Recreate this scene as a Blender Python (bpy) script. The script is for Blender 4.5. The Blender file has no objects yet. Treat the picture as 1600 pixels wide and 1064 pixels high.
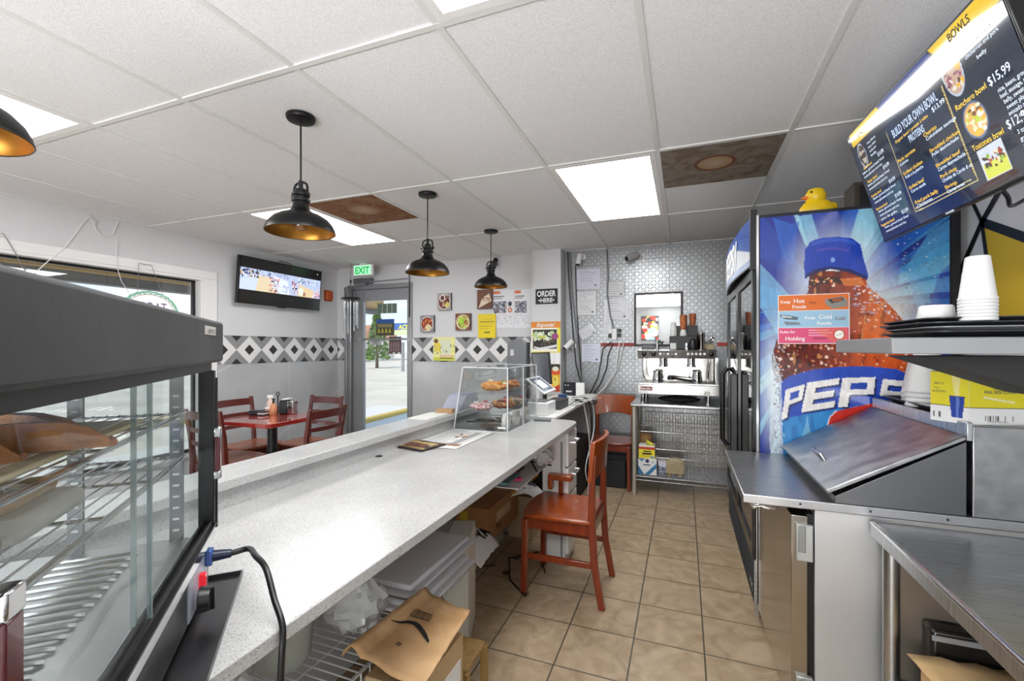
import bpy, bmesh, math, random
import numpy as np
from mathutils import Vector, Matrix
random.seed(7)
SC = bpy.context.scene
COL = SC.collection
PI = math.pi

# ------------------------------------------------------------------ camera
CH = 1.361                      # eye height, metres
CZ = 2.441                      # ceiling height
FPX, YAW, CYP = 701.6, 0.3647, 543.4
cam_data = bpy.data.cameras.new('camera')
cam = bpy.data.objects.new('camera', cam_data)
COL.objects.link(cam)
cam.location = (0, 0, CH)
cam.rotation_euler = (PI / 2, 0, YAW)
cam_data.sensor_fit = 'HORIZONTAL'
cam_data.sensor_width = 36.0
cam_data.lens = FPX / 1600 * 36.0
cam_data.shift_y = (CYP - 532) / 1600
cam_data.clip_start = 0.03
cam_data.clip_end = 400
SC.camera = cam

# ------------------------------------------------------------------ world, sun, exposure
world = bpy.data.worlds.new('World')
SC.world = world
world.use_nodes = True
wn, wl = world.node_tree.nodes, world.node_tree.links
wn.clear()
w_out = wn.new('ShaderNodeOutputWorld')
w_bg = wn.new('ShaderNodeBackground')
w_ramp = wn.new('ShaderNodeValToRGB')
w_tc = wn.new('ShaderNodeTexCoord')
w_sep = wn.new('ShaderNodeSeparateXYZ')
w_noise = wn.new('ShaderNodeTexNoise')
w_mix = wn.new('ShaderNodeMixRGB')
w_cl = wn.new('ShaderNodeValToRGB')
wl.new(w_tc.outputs['Generated'], w_sep.inputs[0])
wl.new(w_sep.outputs['Z'], w_ramp.inputs[0])
w_ramp.color_ramp.elements[0].position = 0.0
w_ramp.color_ramp.elements[0].color = (0.72, 0.84, 0.95, 1)
w_ramp.color_ramp.elements[1].position = 0.6
w_ramp.color_ramp.elements[1].color = (0.28, 0.52, 0.88, 1)
w_noise.inputs['Scale'].default_value = 3.0
w_noise.inputs['Detail'].default_value = 5.0
wl.new(w_tc.outputs['Generated'], w_noise.inputs['Vector'])
wl.new(w_noise.outputs['Fac'], w_cl.inputs[0])
w_cl.color_ramp.elements[0].position = 0.5
w_cl.color_ramp.elements[1].position = 0.7
w_mix.inputs[2].default_value = (0.92, 0.94, 0.96, 1)
wl.new(w_cl.outputs[0], w_mix.inputs[0])
wl.new(w_ramp.outputs[0], w_mix.inputs[1])
wl.new(w_mix.outputs[0], w_bg.inputs[0])
w_bg.inputs[1].default_value = 0.46
wl.new(w_bg.outputs[0], w_out.inputs[0])

sun_d = bpy.data.lights.new('sun', 'SUN')
sun = bpy.data.objects.new('sun', sun_d)
COL.objects.link(sun)
sun.rotation_euler = (math.radians(38), math.radians(12), math.radians(-25))
sun_d.energy = 1.1
sun_d.color = (1.0, 0.93, 0.84)
sun_d.angle = 0.02

PANEL_W = 4.0                   # emission of the ceiling light diffusers
# large fill light added low behind the camera to brighten the ceiling
fl_d = bpy.data.lights.new('ceiling_fill', 'AREA'); fl_d.shape = 'RECTANGLE'; fl_d.size = 2.6; fl_d.size_y = 1.0
fl_d.energy = 52; fl_d.color = (0.97, 0.985, 1.0)
fl = bpy.data.objects.new('ceiling_fill', fl_d); COL.objects.link(fl)
fl.location = (-1.0, -2.0, 0.80)
fl.rotation_euler = Vector((0, .76, .65)).to_track_quat('-Z', 'Y').to_euler()
SC.view_settings.view_transform = 'Standard'
SC.view_settings.look = 'None'
SC.view_settings.gamma = 1.0
SC.view_settings.use_curve_mapping = False
SC.view_settings.exposure = 1.75
SC.cycles.use_denoising = True
SC.cycles.max_bounces = 10
SC.cycles.diffuse_bounces = 8
SC.cycles.glossy_bounces = 4
SC.cycles.transmission_bounces = 6
SC.cycles.transparent_max_bounces = 16
SC.cycles.caustics_reflective = False
SC.cycles.caustics_refractive = False
SC.cycles.sample_clamp_indirect = 4.0

# ------------------------------------------------------------------ measuring helpers
SA_, CA_ = math.sin(YAW), math.cos(YAW)
def _ray(u, v):
    a, b = (u - 800) / FPX, (CYP - v) / FPX
    return (-SA_ + a * CA_, CA_ + a * SA_, b)
def onZ(u, v, z):
    d = _ray(u, v); t = (z - CH) / d[2]
    return Vector((d[0] * t, d[1] * t, z))
def onY(u, v, y):
    d = _ray(u, v); t = y / d[1]
    return Vector((d[0] * t, y, CH + d[2] * t))
def onX(u, v, x):
    d = _ray(u, v); t = x / d[0]
    return Vector((x, d[1] * t, CH + d[2] * t))

# ------------------------------------------------------------------ materials
def lin(c):
    if isinstance(c, str):
        c = c.lstrip('#'); c = [int(c[i:i + 2], 16) / 255 for i in (0, 2, 4)]
        return tuple((x / 12.92 if x <= 0.04045 else ((x + 0.055) / 1.055) ** 2.4) for x in c)
    return tuple(c)
_M = {}
def mat(name, col='#808080', rough=0.5, metal=0.0, noise=None, bump=None, emit=0.0, spec=None, coat=0.0,
        stretch=None, trans=0.0, ior=1.45, alpha=1.0, rvar=None):
    """noise=(scale, colour2, lo, hi)  bump=(scale, strength)  stretch=(x,y,z) scale of the coordinates"""
    if name in _M: return _M[name]
    m = bpy.data.materials.new(name); m.use_nodes = True
    nt = m.node_tree; b = nt.nodes['Principled BSDF']
    c = lin(col) + (1,)
    b.inputs['Base Color'].default_value = c
    b.inputs['Roughness'].default_value = rough
    b.inputs['Metallic'].default_value = metal
    if spec is not None: b.inputs['Specular IOR Level'].default_value = spec
    if coat: b.inputs['Coat Weight'].default_value = coat; b.inputs['Coat Roughness'].default_value = 0.05
    if trans: b.inputs['Transmission Weight'].default_value = trans; b.inputs['IOR'].default_value = ior
    if alpha < 1: b.inputs['Alpha'].default_value = alpha
    if emit:
        b.inputs['Emission Color'].default_value = c
        b.inputs['Emission Strength'].default_value = emit
    m.diffuse_color = c
    if noise or bump or rvar:
        geo = nt.nodes.new('ShaderNodeNewGeometry')
        src = geo.outputs['Position']
        if stretch:
            vm = nt.nodes.new('ShaderNodeVectorMath'); vm.operation = 'MULTIPLY'
            vm.inputs[1].default_value = stretch
            nt.links.new(src, vm.inputs[0]); src = vm.outputs[0]
    if noise:
        t = nt.nodes.new('ShaderNodeTexNoise'); t.inputs['Scale'].default_value = noise[0]
        t.inputs['Detail'].default_value = 6
        nt.links.new(src, t.inputs['Vector'])
        r = nt.nodes.new('ShaderNodeValToRGB')
        r.color_ramp.elements[0].position = noise[2] if len(noise) > 2 else 0.35
        r.color_ramp.elements[1].position = noise[3] if len(noise) > 3 else 0.65
        r.color_ramp.elements[0].color = c
        r.color_ramp.elements[1].color = lin(noise[1]) + (1,)
        nt.links.new(t.outputs['Fac'], r.inputs[0])
        nt.links.new(r.outputs[0], b.inputs['Base Color'])
    if rvar:
        t = nt.nodes.new('ShaderNodeTexNoise'); t.inputs['Scale'].default_value = rvar[0]
        nt.links.new(src, t.inputs['Vector'])
        r = nt.nodes.new('ShaderNodeMapRange')
        r.inputs['To Min'].default_value = rvar[1]; r.inputs['To Max'].default_value = rvar[2]
        nt.links.new(t.outputs['Fac'], r.inputs[0]); nt.links.new(r.outputs[0], b.inputs['Roughness'])
    if bump:
        t = nt.nodes.new('ShaderNodeTexNoise'); t.inputs['Scale'].default_value = bump[0]
        t.inputs['Detail'].default_value = 4
        nt.links.new(src, t.inputs['Vector'])
        bp = nt.nodes.new('ShaderNodeBump'); bp.inputs['Strength'].default_value = bump[1]
        bp.inputs['Distance'].default_value = 0.01
        nt.links.new(t.outputs['Fac'], bp.inputs['Height']); nt.links.new(bp.outputs[0], b.inputs['Normal'])
    _M[name] = m
    return m
def glassy(name, tint='#ffffff', gloss=0.08, rough=0.02, edge=0.5):
    """a thin clear pane: transparent with a sheen that grows at grazing angles"""
    if name in _M: return _M[name]
    m = bpy.data.materials.new(name); m.use_nodes = True; nt = m.node_tree; nt.nodes.clear()
    o = nt.nodes.new('ShaderNodeOutputMaterial'); t = nt.nodes.new('ShaderNodeBsdfTransparent')
    g = nt.nodes.new('ShaderNodeBsdfGlossy'); mx = nt.nodes.new('ShaderNodeMixShader')
    lw = nt.nodes.new('ShaderNodeLayerWeight'); mr = nt.nodes.new('ShaderNodeMapRange')
    lw.inputs['Blend'].default_value = 0.25
    t.inputs[0].default_value = lin(tint) + (1,); g.inputs['Roughness'].default_value = rough
    mr.inputs['To Min'].default_value = gloss; mr.inputs['To Max'].default_value = edge
    nt.links.new(lw.outputs['Fresnel'], mr.inputs[0]); nt.links.new(mr.outputs[0], mx.inputs[0])
    nt.links.new(t.outputs[0], mx.inputs[1]); nt.links.new(g.outputs[0], mx.inputs[2])
    nt.links.new(mx.outputs[0], o.inputs[0])
    _M[name] = m
    return m
def vcol(name, rough=0.5, emit=0.0, coat=0.0, spec=0.5):
    """takes its colours from the mesh's own printed-colour attribute"""
    if name in _M: return _M[name]
    m = bpy.data.materials.new(name); m.use_nodes = True; nt = m.node_tree; b = nt.nodes['Principled BSDF']
    a = nt.nodes.new('ShaderNodeAttribute'); a.attribute_name = 'print'
    b.inputs['Roughness'].default_value = rough
    b.inputs['Specular IOR Level'].default_value = spec
    if coat: b.inputs['Coat Weight'].default_value = coat; b.inputs['Coat Roughness'].default_value = 0.03
    if emit:
        b.inputs['Base Color'].default_value = (0.01, 0.01, 0.01, 1)
        nt.links.new(a.outputs['Color'], b.inputs['Emission Color']); b.inputs['Emission Strength'].default_value = emit
    else:
        nt.links.new(a.outputs['Color'], b.inputs['Base Color'])
    _M[name] = m
    return m
def nodes_of(m): return m.node_tree.nodes, m.node_tree.links, m.node_tree.nodes['Principled BSDF']
def mathn(nt, op, a, b=None, c=None):
    n = nt.nodes.new('ShaderNodeMath'); n.operation = op
    for i, v in enumerate((a, b, c)):
        if v is None: continue
        if isinstance(v, (int, float)): n.inputs[i].default_value = v
        else: nt.links.new(v, n.inputs[i])
    return n.outputs[0]

# ------------------------------------------------------------------ mesh building
def wmat(o):
    m = o.matrix_basis.copy()
    while o.parent: o = o.parent; m = o.matrix_basis @ m
    return m
_TXT = {}
def text_tris(s, bold=0.0, font_shear=0.0):
    key = (s, bold, font_shear)
    if key in _TXT: return _TXT[key]
    cu = bpy.data.curves.new('t', 'FONT'); cu.body = s; cu.size = 1.0; cu.offset = bold; cu.shear = font_shear
    cu.resolution_u = 3
    o = bpy.data.objects.new('t', cu)
    me = o.to_mesh()
    v = [(p.co.x, p.co.y) for p in me.vertices]; f = [tuple(p.vertices) for p in me.polygons]
    o.to_mesh_clear(); bpy.data.objects.remove(o); bpy.data.curves.remove(cu)
    _TXT[key] = (v, f)
    return v, f
class MB:
    def __init__(s): s.v = []; s.f = []; s.mi = []; s.cur = 0; s.sm = []
    def m(s, i): s.cur = i; return s
    def add(s, vs, fs, smooth=False):
        n = len(s.v); s.v += [tuple(p) for p in vs]
        for f in fs: s.f.append(tuple(n + i for i in f)); s.mi.append(s.cur); s.sm.append(smooth)
        return s
    def box(s, x0, x1, y0, y1, z0, z1):
        return s.obox((( x0 + x1) / 2, (y0 + y1) / 2, (z0 + z1) / 2), ((abs(x1 - x0)) / 2, 0, 0), (0, abs(y1 - y0) / 2, 0), (0, 0, abs(z1 - z0) / 2))
    def obox(s, c, a, b, d):
        """oriented box: centre and three half axes"""
        c, a, b, d = Vector(c), Vector(a), Vector(b), Vector(d)
        if a.cross(b).dot(d) < 0: a = -a
        P = [c + i * a + j * b + k * d for k in (-1, 1) for j in (-1, 1) for i in (-1, 1)]
        return s.add(P, [(0, 2, 3, 1), (4, 5, 7, 6), (0, 1, 5, 4), (2, 6, 7, 3), (0, 4, 6, 2), (1, 3, 7, 5)])
    def bar(s, p, q, w, h=None, up=(0, 0, 1)):
        """square bar from p to q"""
        p, q = Vector(p), Vector(q); h = h or w; d = q - p; up = Vector(up)
        if abs(d.normalized().dot(up)) > 0.98: up = Vector((1, 0, 0))
        x = d.cross(up).normalized(); y = x.cross(d).normalized()
        return s.obox((p + q) / 2, d / 2, x * w / 2, y * h / 2)
    def quad(s, a, b, c, d): return s.add([a, b, c, d], [(0, 1, 2, 3)])
    def poly(s, pts): return s.add(pts, [tuple(range(len(pts)))])
    def tube(s, pts, r, n=10, caps=True, closed=False):
        pts = [Vector(p) for p in pts]; N = len(pts); rr = r if isinstance(r, (list, tuple)) else [r] * N
        rings = []; ref = None
        for i, p in enumerate(pts):
            if closed: d = pts[(i + 1) % N] - pts[i - 1]
            else: d = (pts[min(i + 1, N - 1)] - pts[max(i - 1, 0)])
            d = d.normalized() if d.length > 1e-9 else Vector((0, 0, 1))
            if ref is None:
                ref = Vector((0, 0, 1)) if abs(d.z) < 0.9 else Vector((1, 0, 0))
            x = d.cross(ref)
            if x.length < 1e-6: x = d.orthogonal()
            x.normalize(); y = d.cross(x).normalized(); ref = -y if False else x.cross(d) * -1
            ref = x.cross(d)
            rings.append([p + (x * math.cos(2 * PI * k / n) + y * math.sin(2 * PI * k / n)) * rr[i] for k in range(n)])
        vs = [v for rg in rings for v in rg]; fs = []
        for i in range(N if closed else N - 1):
            j = (i + 1) % N
            for k in range(n): fs.append((i * n + k, i * n + (k + 1) % n, j * n + (k + 1) % n, j * n + k))
        s.add(vs, fs, True)
        if caps and not closed:
            s.add(rings[0], [tuple(range(n))[::-1]]); s.add(rings[-1], [tuple(range(n))])
        return s
    def cyl(s, p, q, r, n=20, r2=None): return s.tube([p, q], [r, r if r2 is None else r2], n)
    def lathe(s, prof, c=(0, 0, 0), n=32, axis='z', close=False, M=None):
        vs = []; fs = []; m = len(prof)
        for i in range(n):
            a = 2 * PI * i / n
            for r, z in prof:
                p = Vector((r * math.cos(a), r * math.sin(a), z))
                if axis == 'x': p = Vector((p.z, p.x, p.y))
                if axis == 'y': p = Vector((p.y, p.z, p.x))
                if M is not None: p = M @ p
                vs.append(p + Vector(c))
        for i in range(n):
            j = (i + 1) % n
            for k in range(m - 1 + (1 if close else 0)):
                k2 = (k + 1) % m
                fs.append((i * m + k, j * m + k, j * m + k2, i * m + k2))
        return s.add(vs, fs, True)
    def prism(s, pts, ext):
        """flat polygon of 3-D points pushed along ext"""
        ext = Vector(ext); P = [Vector(p) for p in pts]; n = len(P)
        nrm = Vector((0, 0, 0))
        for i in range(n): nrm += P[i].cross(P[(i + 1) % n])
        if nrm.dot(ext) > 0: P = P[::-1]
        vs = P + [p + ext for p in P]
        fs = [tuple(range(n)), tuple(range(2 * n - 1, n - 1, -1))]
        fs += [(i, i + n, (i + 1) % n + n, (i + 1) % n) for i in range(n)]
        return s.add(vs, fs)
    def text(s, t, o, r, u, size, bold=0.0, align='l', shear=0.0, width=None, depth=0.0):
        v, f = text_tris(t, bold, shear)
        if not v: return s
        r, u, o = Vector(r).normalized(), Vector(u).normalized(), Vector(o)
        x0 = min(p[0] for p in v); x1 = max(p[0] for p in v)
        kx = size if width is None else width / max(1e-6, x1 - x0)
        sh = -x0 if align == 'l' else (-(x0 + x1) / 2 if align == 'c' else -x1)
        base = [o + r * ((p[0] + sh) * kx) + u * (p[1] * size) for p in v]
        if depth:
            n = r.cross(u) * depth; s.add([p + n for p in base], f); s.add(base, f)
            from collections import Counter
            cnt = Counter()
            for q in f:
                for i in range(len(q)): cnt[tuple(sorted((q[i], q[(i + 1) % len(q)])))] += 1
            for q in f:
                for i in range(len(q)):
                    a, b = q[i], q[(i + 1) % len(q)]
                    if cnt[tuple(sorted((a, b)))] == 1: s.add([base[a], base[b], base[b] + n, base[a] + n], [(0, 1, 2, 3)])
            return s
        return s.add(base, f)
    def build(s, name, mats, parent=None, label=None, cat=None, group=None, kind=None, bevel=0.0, seg=2, local=False,
              angle=40, keep_origin=False, solid=0.0):
        me = bpy.data.meshes.new(name)
        vs = [Vector(p) for p in s.v]
        ob = bpy.data.objects.new(name, me); COL.objects.link(ob)
        if parent is not None:
            ob.parent = parent
            if not local:
                inv = wmat(parent).inverted(); vs = [inv @ p for p in vs]
        elif not keep_origin and vs:
            c = Vector(((min(p.x for p in vs) + max(p.x for p in vs)) / 2, (min(p.y for p in vs) + max(p.y for p in vs)) / 2, min(p.z for p in vs)))
            vs = [p - c for p in vs]; ob.location = c
        me.from_pydata([tuple(p) for p in vs], [], s.f)
        if not isinstance(mats, (list, tuple)): mats = [mats]
        for m in mats: me.materials.append(m)
        me.polygons.foreach_set('material_index', s.mi)
        me.polygons.foreach_set('use_smooth', [True] * len(s.f))
        me.update()
        try: me.set_sharp_from_angle(angle=math.radians(angle))
        except Exception: me.polygons.foreach_set('use_smooth', s.sm)
        if solid:
            md = ob.modifiers.new('solid', 'SOLIDIFY'); md.thickness = solid; md.offset = 0
        if bevel:
            md = ob.modifiers.new('bevel', 'BEVEL'); md.width = bevel; md.segments = seg; md.limit_method = 'ANGLE'
            md.angle_limit = math.radians(50); md.harden_normals = False
        if label: ob['label'] = label
        if cat: ob['category'] = cat
        if group: ob['group'] = group
        if kind: ob['kind'] = kind
        return ob
def thing(name, label, cat, loc=(0, 0, 0), rz=0.0, group=None):
    o = bpy.data.objects.new(name, None); COL.objects.link(o)
    o.empty_display_size = 0.05; o.location = loc; o.rotation_euler = (0, 0, rz)
    o['label'] = label; o['category'] = cat
    if group: o['group'] = group
    return o
def S(name, mb, m, parent=None, **k):
    return mb.build(name, m, parent, kind='structure', **k)
def dup(o, loc=None, rz=None, label=None, parent=None):
    c = o.copy(); COL.objects.link(c)
    if parent is not None: c.parent = parent
    for ch in [x for x in COL.objects if x.parent == o]: dup(ch, parent=c)
    if loc is not None: c.location = loc
    if rz is not None: c.rotation_euler = (0, 0, rz)
    if label: c['label'] = label
    return c
def nz(h, w, cells, seed):
    """smooth value noise on a raster"""
    rg = np.random.default_rng(seed); g = rg.random((cells + 2, cells + 2))
    y = np.linspace(0, cells, h, endpoint=False); x = np.linspace(0, cells, w, endpoint=False)
    yi, xi = y.astype(int), x.astype(int); fy, fx = (y - yi)[:, None], (x - xi)[None, :]
    fy, fx = fy * fy * (3 - 2 * fy), fx * fx * (3 - 2 * fx)
    a, b = g[yi][:, xi], g[yi][:, xi + 1]; c, d = g[yi + 1][:, xi], g[yi + 1][:, xi + 1]
    return (a * (1 - fx) + b * fx) * (1 - fy) + (c * (1 - fx) + d * fx) * fy
class Art:
    """a printed picture: coordinates x 0..W to the right, y 0..H downward"""
    def __init__(s, W, H, res, base='#ffffff'):
        s.W, s.H = W, H; s.nx, s.ny = max(2, int(W * res)) + 1, max(2, int(H * res)) + 1
        s.X, s.Y = np.meshgrid(np.linspace(0, W, s.nx), np.linspace(0, H, s.ny))
        s.c = np.zeros((s.ny, s.nx, 3)); s.c[:] = lin(base)
    def put(s, mask, col, a=1.0):
        k = (mask * a)[..., None] if isinstance(mask, np.ndarray) else mask
        s.c = s.c * (1 - k) + np.array(lin(col)) * k; return s
    def rect(s, x0, y0, x1, y1, col, a=1.0): return s.put(((s.X >= x0) & (s.X <= x1) & (s.Y >= y0) & (s.Y <= y1)).astype(float), col, a)
    def inside(s, pts):
        m = np.zeros(s.X.shape, bool); n = len(pts)
        for i in range(n):
            (x1, y1), (x2, y2) = pts[i], pts[(i + 1) % n]
            if y1 == y2: continue
            m ^= ((y1 > s.Y) != (y2 > s.Y)) & (s.X < (x2 - x1) * (s.Y - y1) / (y2 - y1) + x1)
        return m.astype(float)
    def poly(s, pts, col, a=1.0): return s.put(s.inside(pts), col, a)
    def disc(s, cx, cy, rx, ry, col, a=1.0, soft=0.0):
        d = np.sqrt(((s.X - cx) / rx) ** 2 + ((s.Y - cy) / ry) ** 2)
        return s.put(np.clip((1 - d) / soft, 0, 1) if soft else (d <= 1).astype(float), col, a)
    def line(s, x0, y0, x1, y1, w, col, a=1.0):
        L = math.hypot(x1 - x0, y1 - y0) or 1; ux, uy = (x1 - x0) / L, (y1 - y0) / L
        t = (s.X - x0) * ux + (s.Y - y0) * uy; d = np.abs(-(s.X - x0) * uy + (s.Y - y0) * ux)
        return s.put(((d <= w / 2) & (t >= 0) & (t <= L)).astype(float), col, a)
    def blobs(s, n, region, size, cols, seed=1, a=1.0):
        rg = random.Random(seed); x0, y0, x1, y1 = region
        for _ in range(n):
            s.disc(rg.uniform(x0, x1), rg.uniform(y0, y1), size * rg.uniform(.4, 1.2), size * rg.uniform(.4, 1.2), rg.choice(cols), a)
        return s
    def noise(s, cells, amt, seed=1):
        s.c = np.clip(s.c * (1 + amt * (nz(s.ny, s.nx, cells, seed)[..., None] * 2 - 1)), 0, 1); return s
    def build(s, name, m, o, r, d, parent=None, bow=None, **k):
        """o: top left corner, r and d: unit vectors to the right and down (metres)"""
        o, r, d = Vector(o), Vector(r).normalized(), Vector(d).normalized()
        nrm = d.cross(r).normalized()
        P = np.array(o)[None, None, :] + s.X[..., None] * np.array(r) + s.Y[..., None] * np.array(d)
        if bow is not None: P = P + bow(s.X, s.Y)[..., None] * np.array(nrm)
        mb = MB(); V = P.reshape(-1, 3)
        ob = MB().build(name, m, parent, **k)
        if parent is not None:
            inv = np.array(wmat(parent).inverted()); V = V @ inv[:3, :3].T + inv[:3, 3]
        else:
            c = V.mean(axis=0); V = V - c; ob.location = tuple(c)
        i = np.arange(s.ny * s.nx).reshape(s.ny, s.nx)
        F = np.stack([i[:-1, :-1], i[1:, :-1], i[1:, 1:], i[:-1, 1:]], -1).reshape(-1, 4)
        me = ob.data
        me.vertices.add(len(V)); me.vertices.foreach_set('co', V.ravel())
        me.loops.add(F.size); me.loops.foreach_set('vertex_index', F.ravel())
        me.polygons.add(len(F)); me.polygons.foreach_set('loop_start', np.arange(0, F.size, 4))
        me.polygons.foreach_set('use_smooth', np.ones(len(F), bool)); me.update(calc_edges=True)
        at = me.color_attributes.new('print', 'FLOAT_COLOR', 'POINT')
        at.data.foreach_set('color', np.concatenate([s.c.reshape(-1, 3), np.ones((s.ny * s.nx, 1))], 1).ravel().astype(np.float32))
        return ob

# ------------------------------------------------------------------ shared materials
paint = mat('wall_paint', '#d5d6d8', 0.75, bump=(60, 0.04))
white = mat('white_plastic', '#e9e9e8', 0.35)
offwhite = mat('off_white', '#d8d8d6', 0.5)
black = mat('black_plastic', '#101012', 0.35)
black_metal = mat('black_metal', '#18181a', 0.42, metal=0.3)
dark_grey = mat('dark_grey', '#3a3b3e', 0.5)
mid_grey = mat('mid_grey', '#8a8b8d', 0.5)
steel = mat('brushed_steel', '#a9aaac', 0.3, metal=1.0, stretch=(2, 40, 2), rvar=(6, 0.2, 0.42), noise=(2.5, '#c0c1c2', 0.3, 0.7))
steel2 = mat('worn_steel', '#8f9092', 0.35, metal=1.0, stretch=(6, 6, 6), rvar=(3, 0.22, 0.5), noise=(3, '#adaeb0', 0.3, 0.75))
chrome = mat('chrome', '#cfcfd0', 0.12, metal=1.0)
alu = mat('aluminium', '#a6a7a9', 0.4, metal=0.85)
card = mat('cardboard', '#b08457', 0.85, noise=(8, '#9c7148', 0.3, 0.7))
paper = mat('paper', '#d6d6d2', 0.8)
kraft = mat('kraft_paper', '#cba67a', 0.8, noise=(9, '#b58c5e', 0.35, 0.7), bump=(14, 0.6))
ink = mat('ink', '#141414', 0.7)
pane = glassy('clear_pane')
acrylic = glassy('acrylic', '#fbfcfc', 0.02, 0.03, 0.28)
film = glassy('clear_film', '#e8ebec', 0.12, 0.15, 0.6)
red_wood = mat('red_stained_wood', '#6c230f', 0.28, stretch=(12, 12, 1.5), noise=(3, '#82330f', 0.3, 0.7), coat=0.4)
orange_wood = mat('orange_wood', '#a04a1a', 0.28, stretch=(12, 12, 1.5), noise=(3, '#86370f', 0.3, 0.7), coat=0.4)
dark_wood = mat('mahogany_wood', '#4a1610', 0.32, stretch=(10, 10, 2), noise=(3, '#5c2016', 0.3, 0.7), coat=0.3)
seat_wood = mat('seat_wood', '#94512f', 0.35, stretch=(3, 10, 3), noise=(3, '#7f3f24', 0.3, 0.7), coat=0.3)
yellow = mat('yellow', '#e8cf1c', 0.55)

quartz = mat('white_quartz', '#dadad8', 0.22)
def _q():
    n, l, b = nodes_of(quartz); geo = n.new('ShaderNodeNewGeometry')
    out = None
    base = n.new('ShaderNodeValToRGB'); t = n.new('ShaderNodeTexNoise'); t.inputs['Scale'].default_value = 5
    l.new(geo.outputs['Position'], t.inputs['Vector']); l.new(t.outputs['Fac'], base.inputs[0])
    base.color_ramp.elements[0].position = .3; base.color_ramp.elements[0].color = lin('#b0b0af') + (1,)
    base.color_ramp.elements[1].position = .7; base.color_ramp.elements[1].color = lin('#bcbcbb') + (1,)
    cur = base.outputs[0]
    for sc_, th, colr in ((190, 0.25, '#918f8b'), (95, 0.12, '#6a6864'), (150, 0.17, '#d4d4d4')):
        v = n.new('ShaderNodeTexVoronoi'); v.inputs['Scale'].default_value = sc_
        l.new(geo.outputs['Position'], v.inputs['Vector'])
        mk = mathn(quartz.node_tree, 'LESS_THAN', v.outputs['Distance'], th)
        mx = n.new('ShaderNodeMixRGB'); l.new(mk, mx.inputs[0]); l.new(cur, mx.inputs[1]); mx.inputs[2].default_value = lin(colr) + (1,)
        cur = mx.outputs[0]
    l.new(cur, b.inputs['Base Color'])
_q()

tile = mat('floor_tile', '#c0a27c', 0.38)
def _t():
    n, l, b = nodes_of(tile); nt = tile.node_tree; geo = n.new('ShaderNodeNewGeometry'); sp = n.new('ShaderNodeSeparateXYZ')
    l.new(geo.outputs['Position'], sp.inputs[0])
    T = 0.3045
    u = mathn(nt, 'DIVIDE', mathn(nt, 'ADD', sp.outputs[0], 0.5215 + T * 40), T)
    v = mathn(nt, 'DIVIDE', mathn(nt, 'ADD', sp.outputs[1], -3.9966 + T * 80), T)
    fu, fv = mathn(nt, 'FRACT', u), mathn(nt, 'FRACT', v)
    e = [mathn(nt, 'MINIMUM', f, mathn(nt, 'SUBTRACT', 1.0, f)) for f in (fu, fv)]
    d = mathn(nt, 'MINIMUM', e[0], e[1])
    grout = mathn(nt, 'LESS_THAN', d, 0.011)
    cb = n.new('ShaderNodeCombineXYZ'); l.new(mathn(nt, 'FLOOR', u), cb.inputs[0]); l.new(mathn(nt, 'FLOOR', v), cb.inputs[1])
    wn_ = n.new('ShaderNodeTexWhiteNoise'); l.new(cb.outputs[0], wn_.inputs['Vector'])
    vm = n.new('ShaderNodeVectorMath'); vm.operation = 'ADD'; l.new(geo.outputs['Position'], vm.inputs[0])
    vs_ = n.new('ShaderNodeVectorMath'); vs_.operation = 'SCALE'; vs_.inputs['Scale'].default_value = 9
    l.new(wn_.outputs['Color'], vs_.inputs[0]); l.new(vs_.outputs[0], vm.inputs[1])
    no = n.new('ShaderNodeTexNoise'); no.inputs['Scale'].default_value = 8; no.inputs['Detail'].default_value = 9
    no.inputs['Distortion'].default_value = 1.3; l.new(vm.outputs[0], no.inputs['Vector'])
    r = n.new('ShaderNodeValToRGB'); l.new(no.outputs['Fac'], r.inputs[0])
    r.color_ramp.elements[0].position = .3; r.color_ramp.elements[0].color = lin('#9a8468') + (1,)
    r.color_ramp.elements[1].position = .68; r.color_ramp.elements[1].color = lin('#b8a388') + (1,)
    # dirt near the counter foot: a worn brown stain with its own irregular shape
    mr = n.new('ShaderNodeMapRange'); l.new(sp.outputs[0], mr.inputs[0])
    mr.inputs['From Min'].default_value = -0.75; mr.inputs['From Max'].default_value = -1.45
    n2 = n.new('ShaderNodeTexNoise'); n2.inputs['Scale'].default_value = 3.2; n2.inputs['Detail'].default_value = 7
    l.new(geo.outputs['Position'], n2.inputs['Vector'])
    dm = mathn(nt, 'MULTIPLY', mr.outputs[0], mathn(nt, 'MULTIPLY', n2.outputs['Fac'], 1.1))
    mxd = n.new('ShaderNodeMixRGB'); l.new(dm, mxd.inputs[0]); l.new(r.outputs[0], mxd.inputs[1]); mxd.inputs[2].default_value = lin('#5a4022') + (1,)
    mx = n.new('ShaderNodeMixRGB'); l.new(grout, mx.inputs[0]); l.new(mxd.outputs[0], mx.inputs[1]); mx.inputs[2].default_value = lin('#4a4437') + (1,)
    l.new(mx.outputs[0], b.inputs['Base Color'])
    bp = n.new('ShaderNodeBump'); bp.inputs['Strength'].default_value = 0.35; bp.inputs['Distance'].default_value = 0.004
    h = mathn(nt, 'SUBTRACT', mathn(nt, 'MULTIPLY', no.outputs['Fac'], 1.0), mathn(nt, 'MULTIPLY', grout, 0.6))
    l.new(h, bp.inputs['Height']); l.new(bp.outputs[0], b.inputs['Normal'])
_t()

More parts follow.
